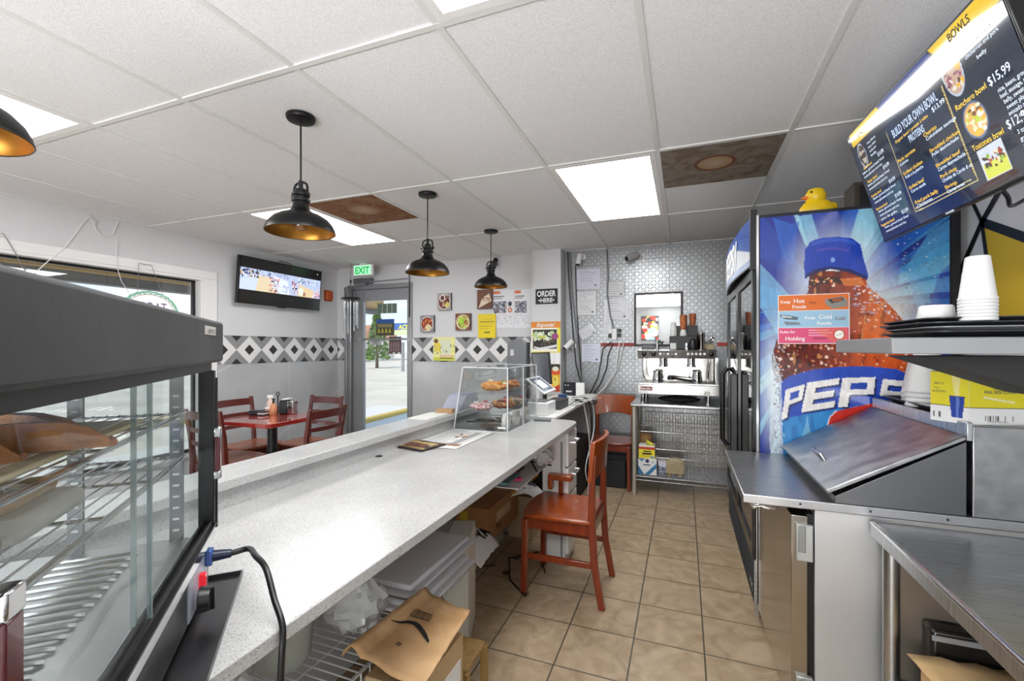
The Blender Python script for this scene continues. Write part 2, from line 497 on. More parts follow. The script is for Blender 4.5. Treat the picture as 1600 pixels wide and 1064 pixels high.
ctile = mat('ceiling_board', '#d6d6d6', 0.85)
def _c():
    n, l, b = nodes_of(ctile); nt = ctile.node_tree; geo = n.new('ShaderNodeNewGeometry')
    t = n.new('ShaderNodeTexNoise'); t.inputs['Scale'].default_value = 260; t.inputs['Detail'].default_value = 2
    l.new(geo.outputs['Position'], t.inputs['Vector'])
    r = n.new('ShaderNodeValToRGB'); r.color_ramp.elements[0].position = .35; r.color_ramp.elements[0].color = lin('#dcdddf') + (1,)
    r.color_ramp.elements[1].position = .6; r.color_ramp.elements[1].color = lin('#f0f1f2') + (1,)
    l.new(t.outputs['Fac'], r.inputs[0]); l.new(r.outputs[0], b.inputs['Base Color'])
    bp = n.new('ShaderNodeBump'); bp.inputs['Strength'].default_value = 0.25; bp.inputs['Distance'].default_value = 0.003
    l.new(t.outputs['Fac'], bp.inputs['Height']); l.new(bp.outputs[0], b.inputs['Normal'])
_c()

plate = mat('diamond_plate', '#a2a4a6', 0.3, metal=0.9)
def _p():
    n, l, b = nodes_of(plate); nt = plate.node_tree; geo = n.new('ShaderNodeNewGeometry'); sp = n.new('ShaderNodeSeparateXYZ')
    l.new(geo.outputs['Position'], sp.inputs[0]); s_ = 0.034
    u = mathn(nt, 'ADD', mathn(nt, 'DIVIDE', mathn(nt, 'ADD', sp.outputs[0], sp.outputs[1]), s_), 600)
    v = mathn(nt, 'DIVIDE', sp.outputs[2], s_)
    par = mathn(nt, 'MODULO', mathn(nt, 'ADD', mathn(nt, 'FLOOR', u), mathn(nt, 'FLOOR', v)), 2.0)
    sg = mathn(nt, 'SUBTRACT', mathn(nt, 'MULTIPLY', mathn(nt, 'GREATER_THAN', par, 0.5), 2.0), 1.0)
    fu = mathn(nt, 'SUBTRACT', mathn(nt, 'FRACT', u), 0.5); fv = mathn(nt, 'MULTIPLY', mathn(nt, 'SUBTRACT', mathn(nt, 'FRACT', v), 0.5), sg)
    a = mathn(nt, 'ADD', fu, fv); c = mathn(nt, 'SUBTRACT', fu, fv)
    d = mathn(nt, 'ADD', mathn(nt, 'POWER', mathn(nt, 'ABSOLUTE', mathn(nt, 'DIVIDE', a, 0.62)), 2.0), mathn(nt, 'POWER', mathn(nt, 'ABSOLUTE', mathn(nt, 'DIVIDE', c, 0.13)), 2.0))
    h = n.new('ShaderNodeMapRange'); l.new(d, h.inputs[0]); h.inputs['From Min'].default_value = 1.2; h.inputs['From Max'].default_value = 0.3
    bp = n.new('ShaderNodeBump'); bp.inputs['Strength'].default_value = 0.8; bp.inputs['Distance'].default_value = 0.007
    l.new(h.outputs[0], bp.inputs['Height']); l.new(bp.outputs[0], b.inputs['Normal'])
    t = n.new('ShaderNodeTexNoise'); t.inputs['Scale'].default_value = 2.2; l.new(geo.outputs['Position'], t.inputs['Vector'])
    mr = n.new('ShaderNodeMapRange'); mr.inputs['To Min'].default_value = 0.28; mr.inputs['To Max'].default_value = 0.5
    l.new(t.outputs['Fac'], mr.inputs[0]); l.new(mr.outputs[0], b.inputs['Roughness'])
_p()

slab = mat('grey_slab', '#a8aaab', 0.18)
def _sl():
    n, l, b = nodes_of(slab); nt = slab.node_tree; geo = n.new('ShaderNodeNewGeometry'); sp = n.new('ShaderNodeSeparateXYZ')
    l.new(geo.outputs['Position'], sp.inputs[0])
    t = n.new('ShaderNodeTexNoise'); t.inputs['Scale'].default_value = 2.2; t.inputs['Detail'].default_value = 9; t.inputs['Distortion'].default_value = .2
    l.new(geo.outputs['Position'], t.inputs['Vector'])
    r = n.new('ShaderNodeValToRGB'); r.color_ramp.elements[0].position = .2; r.color_ramp.elements[0].color = lin('#a3a5a7') + (1,)
    r.color_ramp.elements[1].position = .7; r.color_ramp.elements[1].color = lin('#bcbdbe') + (1,)
    l.new(t.outputs['Fac'], r.inputs[0])
    # diagonal pale veins and joints
    w = mathn(nt, 'ADD', mathn(nt, 'MULTIPLY', mathn(nt, 'SUBTRACT', sp.outputs[1], sp.outputs[0]), 0.0), sp.outputs[2])
    k = mathn(nt, 'ADD', sp.outputs[0], sp.outputs[1])
    vein = mathn(nt, 'SUBTRACT', mathn(nt, 'FRACT', mathn(nt, 'MULTIPLY', mathn(nt, 'SUBTRACT', sp.outputs[2], mathn(nt, 'MULTIPLY', k, 0.45)), 0.9)), 0.5)
    vm = mathn(nt, 'LESS_THAN', mathn(nt, 'ABSOLUTE', vein), 0.0045)
    jt = mathn(nt, 'LESS_THAN', mathn(nt, 'ABSOLUTE', mathn(nt, 'SUBTRACT', mathn(nt, 'FRACT', mathn(nt, 'DIVIDE', mathn(nt, 'ADD', k, 20.12), 0.92)), 0.5)), 0.003)
    mk = mathn(nt, 'MULTIPLY', mathn(nt, 'MAXIMUM', vm, jt), 0.5)
    mx = n.new('ShaderNodeMixRGB'); l.new(mk, mx.inputs[0]); l.new(r.outputs[0], mx.inputs[1]); mx.inputs[2].default_value = lin('#dedede') + (1,)
    l.new(mx.outputs[0], b.inputs['Base Color'])
_sl()

BZ0, BZ1 = 1.188, 1.49
def border_mat(name, axis, phase):
    m = mat(name, '#ffffff', 0.35); n, l, b = nodes_of(m); nt = m.node_tree
    geo = n.new('ShaderNodeNewGeometry'); sp = n.new('ShaderNodeSeparateXYZ'); l.new(geo.outputs['Position'], sp.inputs[0])
    P = 0.3045
    u = mathn(nt, 'FRACT', mathn(nt, 'DIVIDE', mathn(nt, 'ADD', sp.outputs[axis], -phase + P * 40.5), P))
    fu = mathn(nt, 'MULTIPLY', mathn(nt, 'ABSOLUTE', mathn(nt, 'SUBTRACT', u, 0.5)), 2.0)
    fv = mathn(nt, 'DIVIDE', mathn(nt, 'ABSOLUTE', mathn(nt, 'SUBTRACT', sp.outputs[2], (BZ0 + BZ1) / 2)), (BZ1 - BZ0) / 2)
    d = mathn(nt, 'DIVIDE', mathn(nt, 'ADD', fu, fv), 2.0)
    r = n.new('ShaderNodeValToRGB'); r.color_ramp.interpolation = 'CONSTANT'; l.new(d, r.inputs[0])
    e = r.color_ramp.elements; e[0].position = 0; e[0].color = lin('#2c2c2e') + (1,); e[1].position = .19; e[1].color = lin('#e0e0e0') + (1,)
    for p_, c_ in ((.5, '#8c8d8f'), (.80, '#2c2c2e')):
        x = e.new(p_); x.color = lin(c_) + (1,)
    l.new(r.outputs[0], b.inputs['Base Color'])
    return m
bord_left = border_mat('diamond_border_a', 1, onX(516, 546, -4.45).y)
bord_far = border_mat('diamond_border_b', 0, onY(746.5, 546, 4.92).x)

# ------------------------------------------------------------------ room shell
LX, RX, FY, BY = -4.45, 1.12, 4.92, -2.6
S('floor', MB().box(LX - .2, RX + .2, BY - .2, FY + .1, -.12, 0), tile)
S('ceiling', MB().box(LX - .2, RX + .2, BY - .2, FY + .2, CZ, CZ + .12), ctile)
WY0, WY1, WZ0, WZ1 = -0.6, 3.05, 0.34, 2.035
m = MB()
m.box(LX - .16, LX, BY - .1, WY0, 0, CZ).box(LX - .16, LX, WY1, FY + .16, 0, CZ)
m.box(LX - .16, LX, WY0, WY1, 0, WZ0).box(LX - .16, LX, WY0, WY1, WZ1, CZ)
S('wall_left', m, paint)
DX0, DX1, DZ1 = -4.27, -3.24, 2.2
m = MB()
m.box(LX, DX0, FY, FY + .16, 0, CZ).box(DX0, DX1, FY, FY + .16, DZ1, CZ).box(DX1, RX + .16, FY, FY + .16, 0, CZ)
S('wall_far', m, paint)
S('wall_right', MB().box(RX, RX + .16, BY - .1, FY, 0, CZ), paint)
S('wall_back', MB().box(LX - .16, RX + .16, BY - .16, BY, 0, CZ), mat('back_wall_paint', '#8f9090', .8))
S('column', MB().box(-1.572, -1.245, 4.745, FY + .02, 0, CZ), paint)
# wall cladding
S('trim_1', MB().box(LX, LX + .012, WY1 + .16, FY, 0, BZ0), slab)
S('trim_2', MB().box(LX, LX + .014, WY1 + .16, FY, BZ0, BZ1), bord_left)
S('trim_3', MB().box(LX + .014, DX0 - .001, FY - .012, FY, 0, BZ0).box(DX1 + .001, -1.572, FY - .012, FY, 0, BZ0), slab)
S('trim_4', MB().box(LX + .014, DX0 - .001, FY - .014, FY, BZ0, BZ1).box(DX1 + .001, -1.572, FY - .014, FY, BZ0, BZ1), bord_far)
# diamond plate on the kitchen side of the far wall, four sheets
m = MB(); y = FY - .006
for x0, x1, z0, z1 in ((-1.243, -.49, 2.26, CZ - .004), (-1.243, -.49, 0, 2.257), (-.487, -.13, 1.0, 2.3), (-.487, -.13, 2.303, CZ - .004), (-.127, RX, 1.0, CZ - .004), (-.487, RX, 0, .997)):
    m.box(x0, x1, y, FY, z0, z1)
S('trim_5', m, plate, bevel=.001)
rv = MB()
for x in (-.49 + .02, -.49 - .02, -.13 + .015): 
    for z in (.9, 1.3, 1.7, 2.1, 2.38): rv.cyl((x, y, z), (x, y - .003, z), .006, r2=.004)
S('trim_6', rv, steel)
# window: deep white frame, dark gasket, glass
w = S('window_1', MB().box(LX - .02, LX + .012, WY0 - .15, WY1 + .155, WZ1 + .015, WZ1 + .095).box(LX - .02, LX + .012, WY1 + .015, WY1 + .155, WZ0 - .1, WZ1 + .015)
      .box(LX - .12, LX + .012, WY0, WY1 + .0155, WZ1 - .01, WZ1 + .015).box(LX - .12, LX + .012, WY1 - .012, WY1 + .0155, WZ0, WZ1 - .01)
      .box(LX - .16, LX + .03, WY0 - .1, WY1 + .1, WZ0 - .03, WZ0), white, bevel=.004)
m = MB()
for y0, y1 in ((WY0, 1.22), (1.22, WY1 - .012)):
    m.box(LX - .1, LX - .07, y0, y1, WZ1 - .03, WZ1 - .01).box(LX - .1, LX - .07, y0, y1, WZ0, WZ0 + .03)
    m.box(LX - .1, LX - .07, y0, y0 + .022, WZ0, WZ1 - .01).box(LX - .1, LX - .07, y1 - .022, y1, WZ0, WZ1 - .01)
S('window_frame', m, black, w)
S('window_pane', MB().box(LX - .09, LX - .084, WY0, WY1 - .012, WZ0, WZ1 - .01), pane, w)
# ceiling grid
GX = [-3.293 + .632 * i for i in range(-1, 8)]
GY = [1.312 + 1.264 * j for j in range(-3, 3)]
m = MB(); gz = CZ - .006
for x in GX:
    if LX < x < RX: m.box(x - .012, x + .012, BY, FY, gz, CZ)
for y_ in GY: m.box(LX, RX, y_ - .0115, y_ + .0115, gz - .0008, CZ)
m.box(LX, LX + .02, BY, FY, gz, CZ).box(LX, RX, FY - .02, FY, gz, CZ)
m.box(GX[3], GX[4], 1.944 - .0 + 1.264, 1.944 + 1.264 + .02, gz, CZ) if False else None
m.box(-2.66, -2.03, 3.2, 3.22, gz, CZ).box(-.133, .499, 3.2, 3.22, gz, CZ)
S('trim_7', m, mat('grid_white', '#dededc', 0.4))
# stained boards
def stain(name, c1, c2, ring, cx, cy, seed):
    mm = mat(name, c1, .9); n, l, b = nodes_of(mm); nt = mm.node_tree
    geo = n.new('ShaderNodeNewGeometry'); t = n.new('ShaderNodeTexNoise'); t.inputs['Scale'].default_value = 9; t.inputs['Detail'].default_value = 9
    t.inputs['Distortion'].default_value = 1.5; l.new(geo.outputs['Position'], t.inputs['Vector'])
    r = n.new('ShaderNodeValToRGB'); r.color_ramp.elements[0].position = .4; r.color_ramp.elements[0].color = lin(c1) + (1,)
    r.color_ramp.elements[1].position = .62; r.color_ramp.elements[1].color = lin(c2) + (1,); l.new(t.outputs['Fac'], r.inputs[0])
    sp = n.new('ShaderNodeSeparateXYZ'); l.new(geo.outputs['Position'], sp.inputs[0])
    dx = mathn(nt, 'POWER', mathn(nt, 'SUBTRACT', sp.outputs[0], cx), 2.0); dy = mathn(nt, 'POWER', mathn(nt, 'SUBTRACT', sp.outputs[1], cy), 2.0)
    d = mathn(nt, 'SQRT', mathn(nt, 'ADD', dx, dy))
    r2 = n.new('ShaderNodeValToRGB'); l.new(mathn(nt, 'MULTIPLY', d, 4.0), r2.inputs[0])
    e = r2.color_ramp.elements; e[0].position = 0; e[0].color = lin('#b3a08a') + (1,); e[1].position = .34; e[1].color = lin('#a88a66') + (1,)
    for p_, c_ in ((.40, ring), (.52, c1)): x = e.new(p_); x.color = lin(c_) + (1,)
    mk = mathn(nt, 'LESS_THAN', d, .125)
    mx = n.new('ShaderNodeMixRGB'); l.new(mk, mx.inputs[0]); l.new(r.outputs[0], mx.inputs[1]); l.new(r2.outputs[0], mx.inputs[2])
    l.new(mx.outputs[0], b.inputs['Base Color']); return mm
MB().box(-.12, .486, 2.59, 3.198, gz + .001, CZ - .001).build('ceiling_tile', stain('stain_grey', '#857c71', '#6f5f4c', '#6a3414', .17, 2.86, 1),
    label='grey-brown water-stained ceiling tile beside the square-looking light over the aisle', cat='ceiling tile')
MB().box(-2.647, -2.043, 2.59, 3.198, gz + .001, CZ - .001).build('ceiling_tile', stain('stain_brown', '#8b6a4d', '#7a4a2a', '#93765a', -2.33, 2.87, 2),
    label='mottled brown stained ceiling tile behind the nearest full pendant lamp', cat='ceiling tile')
diff = mat('light_diffuser', '#ffffff', .6, emit=PANEL_W)
def troffer(x0, y0, label):
    x1, y1 = x0 + .632, y0 + 1.264
    t = thing('ceiling_light', label, 'ceiling light', ((x0 + x1) / 2, (y0 + y1) / 2, CZ - .004), group='recessed ceiling lights')
    a, z0, z1 = .013, gz - .002, CZ - .0005
    m = MB(); f = .045
    m.box(x0 + a, x1 - a, y0 + a, y0 + f, z0, z1).box(x0 + a, x1 - a, y1 - f, y1 - a, z0, z1)
    m.box(x0 + a, x0 + f, y0 + f, y1 - f, z0, z1).box(x1 - f, x1 - a, y0 + f, y1 - f, z0, z1)
    m.build('frame', white, t)
    MB().box(x0 + f, x1 - f, y0 + f, y1 - f, z0 + .002, z1).build('diffuser', diff, t)
troffer(-.765, 2.576, 'bright ceiling light panel over the aisle beside the grey stained tile')
troffer(-3.293, 2.576, 'bright ceiling light panel partly behind the nearest full pendant shade')
troffer(-.765, .048, 'ceiling light panel cut by the top edge of the picture')
troffer(-3.293, .048, 'ceiling light panel behind the pendant at the left edge')
troffer(-.765, -2.48, 'unseen ceiling light panel added behind the viewpoint over the kitchen')  # this panel and the next are unseen, added to light the room
troffer(-3.293, -2.48, 'unseen ceiling light panel added behind the viewpoint over the dining area')

# ------------------------------------------------------------------ door in the far wall
d = S('door_1', MB().box(DX0, DX0 + .06, FY - .03, FY + .14, 0, DZ1).box(DX1 - .05, DX1, FY - .03, FY + .14, 0, DZ1)
      .box(DX0 + .06, DX1 - .05, FY - .03, FY + .14, DZ1 - .06, DZ1).box(DX0 - .02, DX0 + .02, FY - .055, FY - .03, 0, DZ1 - .02)
      .box(DX0 + .055, DX0 + .085, FY - .045, FY - .025, 0, DZ1 - .06), alu, bevel=.004)
gx0, gx1, gz0, gz1 = -4.012, -3.325, .2, 1.985
S('door_leaf', MB().box(DX0 + .062, gx0, FY + .0, FY + .045, .01, DZ1 - .062).box(gx1, DX1 - .052, FY, FY + .045, .01, DZ1 - .062)
  .box(gx0, gx1, FY, FY + .045, gz1, DZ1 - .062).box(gx0, gx1, FY, FY + .045, .01, gz0), mat('door_aluminium', '#9c9ea0', .4, metal=.5), d, bevel=.003)
S('door_pane', MB().box(gx0, gx1, FY + .02, FY + .026, gz0, gz1), pane, d)
bz = onY(600, 530, FY).z
m = MB().cyl((gx0 - .05, FY - .03, bz), (gx1 + .05, FY - .03, bz), .013)
m.box(gx0 - .06, gx0 - .02, FY - .04, FY, bz - .02, bz + .02).box(gx1 + .02, gx1 + .055, FY - .04, FY, bz - .02, bz + .02).box(-3.88, -3.68, FY - .045, FY - .02, bz - .075, bz - .02)
S('push_bar', m, chrome, d)
cz0 = onY(570, 440, FY).z
c = S('door_closer', MB().box(-4.13, -3.84, FY - .07, FY - .005, cz0 - .035, cz0 + .035), mat('closer_grey', '#7c7d7f', .45, metal=.5), d, bevel=.006)
S('closer_arm', MB().bar((-3.88, FY - .06, cz0 - .02), (-3.3, FY - .03, cz0 + .0), .014).bar((-4.1, FY - .075, cz0 - .05), (-3.9, FY - .1, cz0 - .05), .02), mid_grey, d)
S('door_rod', MB().cyl((-3.265, FY - .04, cz0 + .1), (-3.265, FY - .04, 1.75), .006), black, d)

# ------------------------------------------------------------------ what stands outside
S('parking_lot', MB().box(-90, 40, -40, 120, -.26, -.14), mat('concrete', '#d6c9b4', .9, noise=(.6, '#c4b8a4', .35, .65)))
S('sidewalk', MB().box(-6.8, LX - .17, -8, 9, -.139, -.02).box(LX - .16, 3, FY + .17, 7.2, -.139, -.02), mat('sidewalk_concrete', '#d6d0c5', .9))
MB().prism([onZ(540, 680, -.13), onZ(640, 652, -.13), onZ(640, 646, -.13), onZ(540, 672, -.13)], (0, 0, .14)).build('curb', mat('curb_yellow', '#c8a43c', .8),
    label='yellow painted kerb outside the glass door', cat='kerb')
MB().box(-9.6, -9.2, -2, 9, -.139, .02).build('curb', mat('curb_tan', '#b9a276', .8), label='tan kerb across the lot outside the big window', cat='kerb')
ztan = onX(313, 448, -5.7).z; zgr = onX(313, 460, -5.7).z
t = thing('awning', 'tan and grey awning beam across the top of the window outside', 'awning', (-5.7, 1, ztan))
MB().box(-5.74, -5.62, -6, 7.5, ztan, ztan + .5).build('fascia', mat('fascia_tan', '#b79a63', .8), t)
MB().box(-5.9, -5.745, -6, 7.5, zgr, ztan + .1).build('soffit_beam', mat('beam_grey', '#7f8284', .8), t)
MB().box(-5.62, LX - .17, -6, 7.5, ztan + .42, ztan + .5).build('roof_sheet', mat('roof_white', '#b8bab8', .8), t)
def house(x0, x1, y, h, wall, roof, label):
    t = thing('house', label, 'building', ((x0 + x1) / 2, y, -.14))
    MB().box(x0, x1, y, y + 6, -.14, h).build('wall', mat('house_' + wall, wall, .9), t)
    MB().prism([(x0 - .6, y - .5, h), (x1 + .6, y - .5, h), (x1 - 1, y + 3, h + 1.6), (x0 + 1, y + 3, h + 1.6)], (0, 6, 0)).build('roof', mat('roof_' + roof, roof, .9), t)
    k = int((x1 - x0) / 2.2)
    for i in range(k):
        xx = x0 + (i + .5) * (x1 - x0) / k
        MB().box(xx - .45, xx + .45, y - .04, y + .01, h * .35, h * .8).build('window', mat('house_window', '#4b5862', .2), t)
house(-44, -33, 40, 2.4, '#e3dccd', '#b07f5c', 'low cream house with a tan roof far beyond the door')
def tree(x, y, h, r, colr, label, cone=False):
    t = thing('tree', label, 'tree', (x, y, -.14))
    MB().cyl((x, y, -.14), (x, y, h * .5), r * .12, r2=r * .08).build('trunk', mat('bark', '#5c4a38', .9), t)
    rg = random.Random(int(x * 7 + y)); m = MB()
    for i in range(420):
        a, b_ = rg.uniform(0, 2 * PI), rg.uniform(-1, 1); rr = r * rg.uniform(.55, 1)
        zz = h * .55 + b_ * h * .42; k = (1 - abs(b_) ** 2) ** .5 if not cone else (1 - (b_ + 1) / 2) * .9 + .1
        c = Vector((x + rr * k * math.cos(a), y + rr * k * math.sin(a), zz)); s_ = r * .16
        n1 = Vector((rg.gauss(0, 1), rg.gauss(0, 1), rg.gauss(0, 1))).normalized(); n2 = n1.orthogonal().normalized()
        m.add([c + n1 * s_, c + n2 * s_, c - n1 * s_, c - n2 * s_], [(0, 1, 2, 3)])
    m.build('crown', mat('leaf_' + colr, colr, .8, noise=(2, '#3c5a2a', .3, .7)), t)
tree(*onZ(592, 575, 0).xy[:] if False else (-21.2, 27.5), 4.2, 1.0, '#6f8f2e', 'yellow-green cone shaped tree outside beyond the glass door', True)
tree(-34.5, 36, 4.4, 3.2, '#3f6133', 'dark round tree above the far house roof')
# a street sign seen over the lot
px = onY(628, 510, 24)
t = thing('street_sign', 'blue and yellow shop sign on a pole across the street', 'sign', (px.x, 24, -.14))
MB().cyl((px.x, 24.1, -.14), (px.x, 24.1, px.z - 1), .1).build('pole', mid_grey, t)
a0, a1 = onY(616, 505, 24), onY(650, 514.5, 24)
MB().box(a0.x, a1.x, 24, 24.15, a1.z, a0.z).build('upper_board', mat('sign_blue', '#2c5fb0', .5), t)
MB().text('ACE', (a0.x + .3, 23.98, a1.z + .03), (1, 0, 0), (0, 0, 1), .38, bold=.03, shear=.2).build('lettering', mat('sign_yellow', '#f3ea3a', .5), t)
b0, b1 = onY(616, 516, 24), onY(650, 523, 24)
MB().box(b0.x, b1.x, 24, 24.15, b1.z, b0.z).build('lower_board', mat('sign_pale', '#c9d6a2', .5), t)
# prints stuck to the door glass
def sticker(name, x0, y0, x1, y1, label, cat, fn, y=FY + .018, res=260):
    a, b_ = onY(x0, y0, y), onY(x1, y1, y); W, H = b_.x - a.x, a.z - b_.z
    A = Art(W, H, res); fn(A, W, H)
    return A.build(name, vcol('print_matt', .55), a, (1, 0, 0), (0, 0, -1), None, label=label, cat=cat)
def f1(A, W, H):
    A.rect(0, 0, W, H, '#5d6f66')
    for i in (1, 2, 3): A.line(W * i / 4, 0, W * i / 4, H, W * .03, '#c9d2b4')
sticker('door_sticker', 590, 475, 620, 489, 'grey-green slatted sticker at the top of the door glass', 'sticker', f1)
def f2(A, W, H):
    A.rect(0, 0, W, H, '#45493a').rect(0, 0, W, H * .25, '#2f5597')
    for i in range(8):
        x = W * (.1 + .1 * i); A.line(x, H * .3, x + W * .05, H * .5, W * .03, '#c9c07a')
        A.line(x, H * .85, x + W * .06 * (-1) ** i, H * .58, W * .035, '#d8c443')
sticker('door_poster', 588, 499, 616, 524, 'dark blue topped poster with yellow script on the door glass', 'poster', f2)
def f3(A, W, H):
    A.rect(0, 0, W, H, '#5b4448')
    for j in range(12):
        for i in range(4): A.rect(W * (.12 + .2 * i), H * (.18 + .06 * j), W * (.24 + .2 * i), H * (.2 + .06 * j), '#b9a7a7')
    A.rect(W * .3, H * .93, W * .5, H * .97, '#ffffff').rect(W * .7, H * .93, W * .9, H * .97, '#ffffff')
sticker('door_notice', 608, 526, 627, 553, 'brown menu notice of small text low on the door glass', 'notice', f3)

# ================================================================== pendant lamps
shade_out = mat('lamp_black', '#1b1b1c', 0.38, metal=0.6)
shade_in = mat('lamp_gold', '#a8742a', 0.35, metal=0.75, noise=(14, '#8a5b1c', .3, .7))
bulb_glass = glassy('bulb_glass', '#ffffff', .1, .02, .6)
def pendant(x, y, zr, label):
    t = thing('pendant_lamp', label, 'lamp', (x, y, zr), group='black pendant lamps over the counter ledge')
    prof = [(.152, 0), (.1525, .004), (.149, .018), (.138, .04), (.118, .062), (.09, .079), (.062, .09), (.044, .102), (.036, .118), (.033, .135), (.032, .142)]
    MB().lathe(prof, n=48).build('shade', shade_out, t, local=True, angle=60)
    MB().lathe([(.150, .001), (.1465, .018), (.1355, .0385), (.116, .0595), (.088, .0765), (.06, .0875), (.041, .1), (.0, .101)], n=48).build('shade_lining', shade_in, t, local=True, angle=60)
    MB().lathe([(.152, -.002), (.154, 0), (.1535, .003), (.150, .003), (.150, -.001)], n=48, close=True).build('rim', mat('rim_edge', '#4a4640', .3, metal=.8), t, local=True)
    MB().lathe([(.032, .14), (.04, .142), (.041, .152), (.035, .155), (.034, .165), (.04, .168), (.04, .178), (.034, .181), (.026, .183), (.024, .2), (.0, .2)], n=28).build('socket', shade_out, t, local=True)
    m = MB(); m.tube([(-.036, 0, .166), (-.04, 0, .17), (-.04, 0, .205), (-.034, 0, .222), (-.02, 0, .23), (.02, 0, .23), (.034, 0, .222), (.04, 0, .205), (.04, 0, .17), (.036, 0, .166)], .0055, 8)
    m.cyl((-.05, 0, .172), (-.036, 0, .172), .008).cyl((.036, 0, .172), (.05, 0, .172), .008).cyl((0, 0, .2), (0, 0, .24), .01)
    m.build('yoke', shade_out, t, local=True)
    top = CZ - zr
    MB().cyl((0, 0, .23), (0, 0, top - .02), .0042, 8).build('cord', black, t, local=True)
    MB().lathe([(0, top - .026), (.045, top - .026), (.06, top - .022), (.064, top - .014), (.064, top - .004), (0, top - .004)], n=36).build('canopy', shade_out, t, local=True)
    b = MB().lathe([(0, .006), (.018, .01), (.03, .026), (.031, .044), (.022, .066), (.014, .085), (.013, .1)], n=20).build('bulb', bulb_glass, t, local=True)
    return t
pendant(-1.66, .52, 1.885, 'black pendant lamp with gold lining cut off at the left edge of the picture')
pendant(-1.665, 1.603, 1.898, 'largest-looking full black pendant lamp, nearest of the three whole ones')
pendant(-1.671, 2.722, 1.884, 'middle black pendant lamp hanging in front of the far wall by the glass door')
pendant(-1.655, 3.791, 1.922, 'farthest and smallest-looking black pendant lamp over the wall posters')

# ================================================================== camera screen on the left wall
a, b_ = onX(372, 396, LX + .11), onX(505, 421, LX + .11)
def tvleft():
    # tilted a little towards the floor
    x = LX + .1; y0, y1, z1, z0 = 3.36, 4.50, 2.335, 1.835
    t = thing('television', 'wall television showing two security camera views beside the window', 'television', (LX + .06, (y0 + y1) / 2, z0))
    top = Vector((x + .03, 0, z1)); bot = Vector((x - .01, 0, z0)); up = (top - bot).normalized(); nrm = Vector((up.z, 0, -up.x))
    def P(u, v, n=0):   # u 0..1 left to right, v 0..1 down
        return bot + up * (top - bot).length * (1 - v) + Vector((0, y0 + (y1 - y0) * u, 0)) + nrm * n
    H = (top - bot).length; W = y1 - y0
    MB().obox(P(.5, .5, -.02), (0, W / 2, 0), up * H / 2, nrm * .018).obox(P(.5, 1.0, -.012), (0, .06, 0), up * .012, nrm * .012).build('bezel', mat('tv_frame', '#0b0b0c', .25), t, bevel=.003)
    A = Art(W - .03, H - .035, 230, '#050506'); w, h = A.W, A.H
    A.rect(0, h * .23, w, h * .72, '#b9c7e6')
    # left view
    A.poly([(w * .19, h * .36), (w * .35, h * .36), (w * .43, h * .72), (w * .17, h * .72)], '#e0cfae')
    A.poly([(0, h * .5), (w * .2, h * .38), (w * .17, h * .72), (0, h * .72)], '#ccd9ee').poly([(w * .36, h * .3), (w * .55, h * .4), (w * .58, h * .72), (w * .45, h * .72)], '#dfe8f6')
    A.blobs(52, (0, h * .25, w * .2, h * .42), w * .011, ['#26306b', '#3a3f6a', '#c9a45a', '#eef2fb', '#1c1f3a'], 3)
    A.blobs(44, (w * .33, h * .36, w * .44, h * .7), w * .011, ['#b4586e', '#e7a0ad', '#5b2f4d', '#d9e4f5'], 4)
    A.blobs(60, (w * .2, h * .24, w * .56, h * .34), w * .008, ['#7f8fb5', '#eef3fb', '#5b6690', '#a9b8da'], 5)
    A.blobs(32, (w * .46, h * .5, w * .56, h * .7), w * .008, ['#6f86c0', '#dfe8fb', '#98aad4'], 6)
    # right view
    A.poly([(w * .7, h * .42), (w * .9, h * .52), (w * .92, h * .72), (w * .68, h * .72)], '#dfc9a2')
    A.blobs(48, (w * .6, h * .32, w * .69, h * .7), w * .011, ['#a8486a', '#dc8fa4', '#30284a', '#e9eef7'], 7)
    A.blobs(40, (w * .9, h * .5, w * .99, h * .7), w * .011, ['#b6606f', '#e59aa6', '#dce6f5'], 8)
    A.blobs(52, (w * .68, h * .26, w * .96, h * .4), w * .009, ['#2e3346', '#eef3fa', '#90a2c8', '#cdd8ec'], 9)
    A.disc(w * .73, h * .6, w * .035, h * .1, '#dfeadb').rect(w * .76, h * .6, w * .79, h * .71, '#a9745b')
    A.rect(0, 0, w, h * .23, '#050506').rect(0, h * .72, w, h, '#050506').disc(w * .95, h * .07, .006, .006, '#ffffff')
    A.build('screen', vcol('screen_lit', .2, emit=.36), P(.013, .03, .001), (0, 1, 0), -up, t)
    MB().box(LX, x - .02, 3.85, 4.02, 1.95, 2.2).build('wall_mount', black_metal, t)
    MB().tube([P(.45, 0, -.02), P(.45, -.05, -.02), P(.52, -.04, -.01), P(.57, -.03, -.01), P(.585, 0.0, -.01)], .004, 8).build('handle_loop', black_metal, t)
tvleft()
o = onX(505, 470, LX).y
t = thing('alarm_light', 'small orange box light on the wall right of the camera television', 'alarm light', (LX, 4.73, 2.0))
MB().box(LX, LX + .045, 4.68, 4.79, 1.995, 2.12).build('lens', mat('orange_lens', '#c4561c', .3), t, bevel=.012)
MB().box(LX, LX + .01, 4.67, 4.8, 1.985, 2.13).build('backplate', mat('orange_back', '#9c4a20', .5), t)
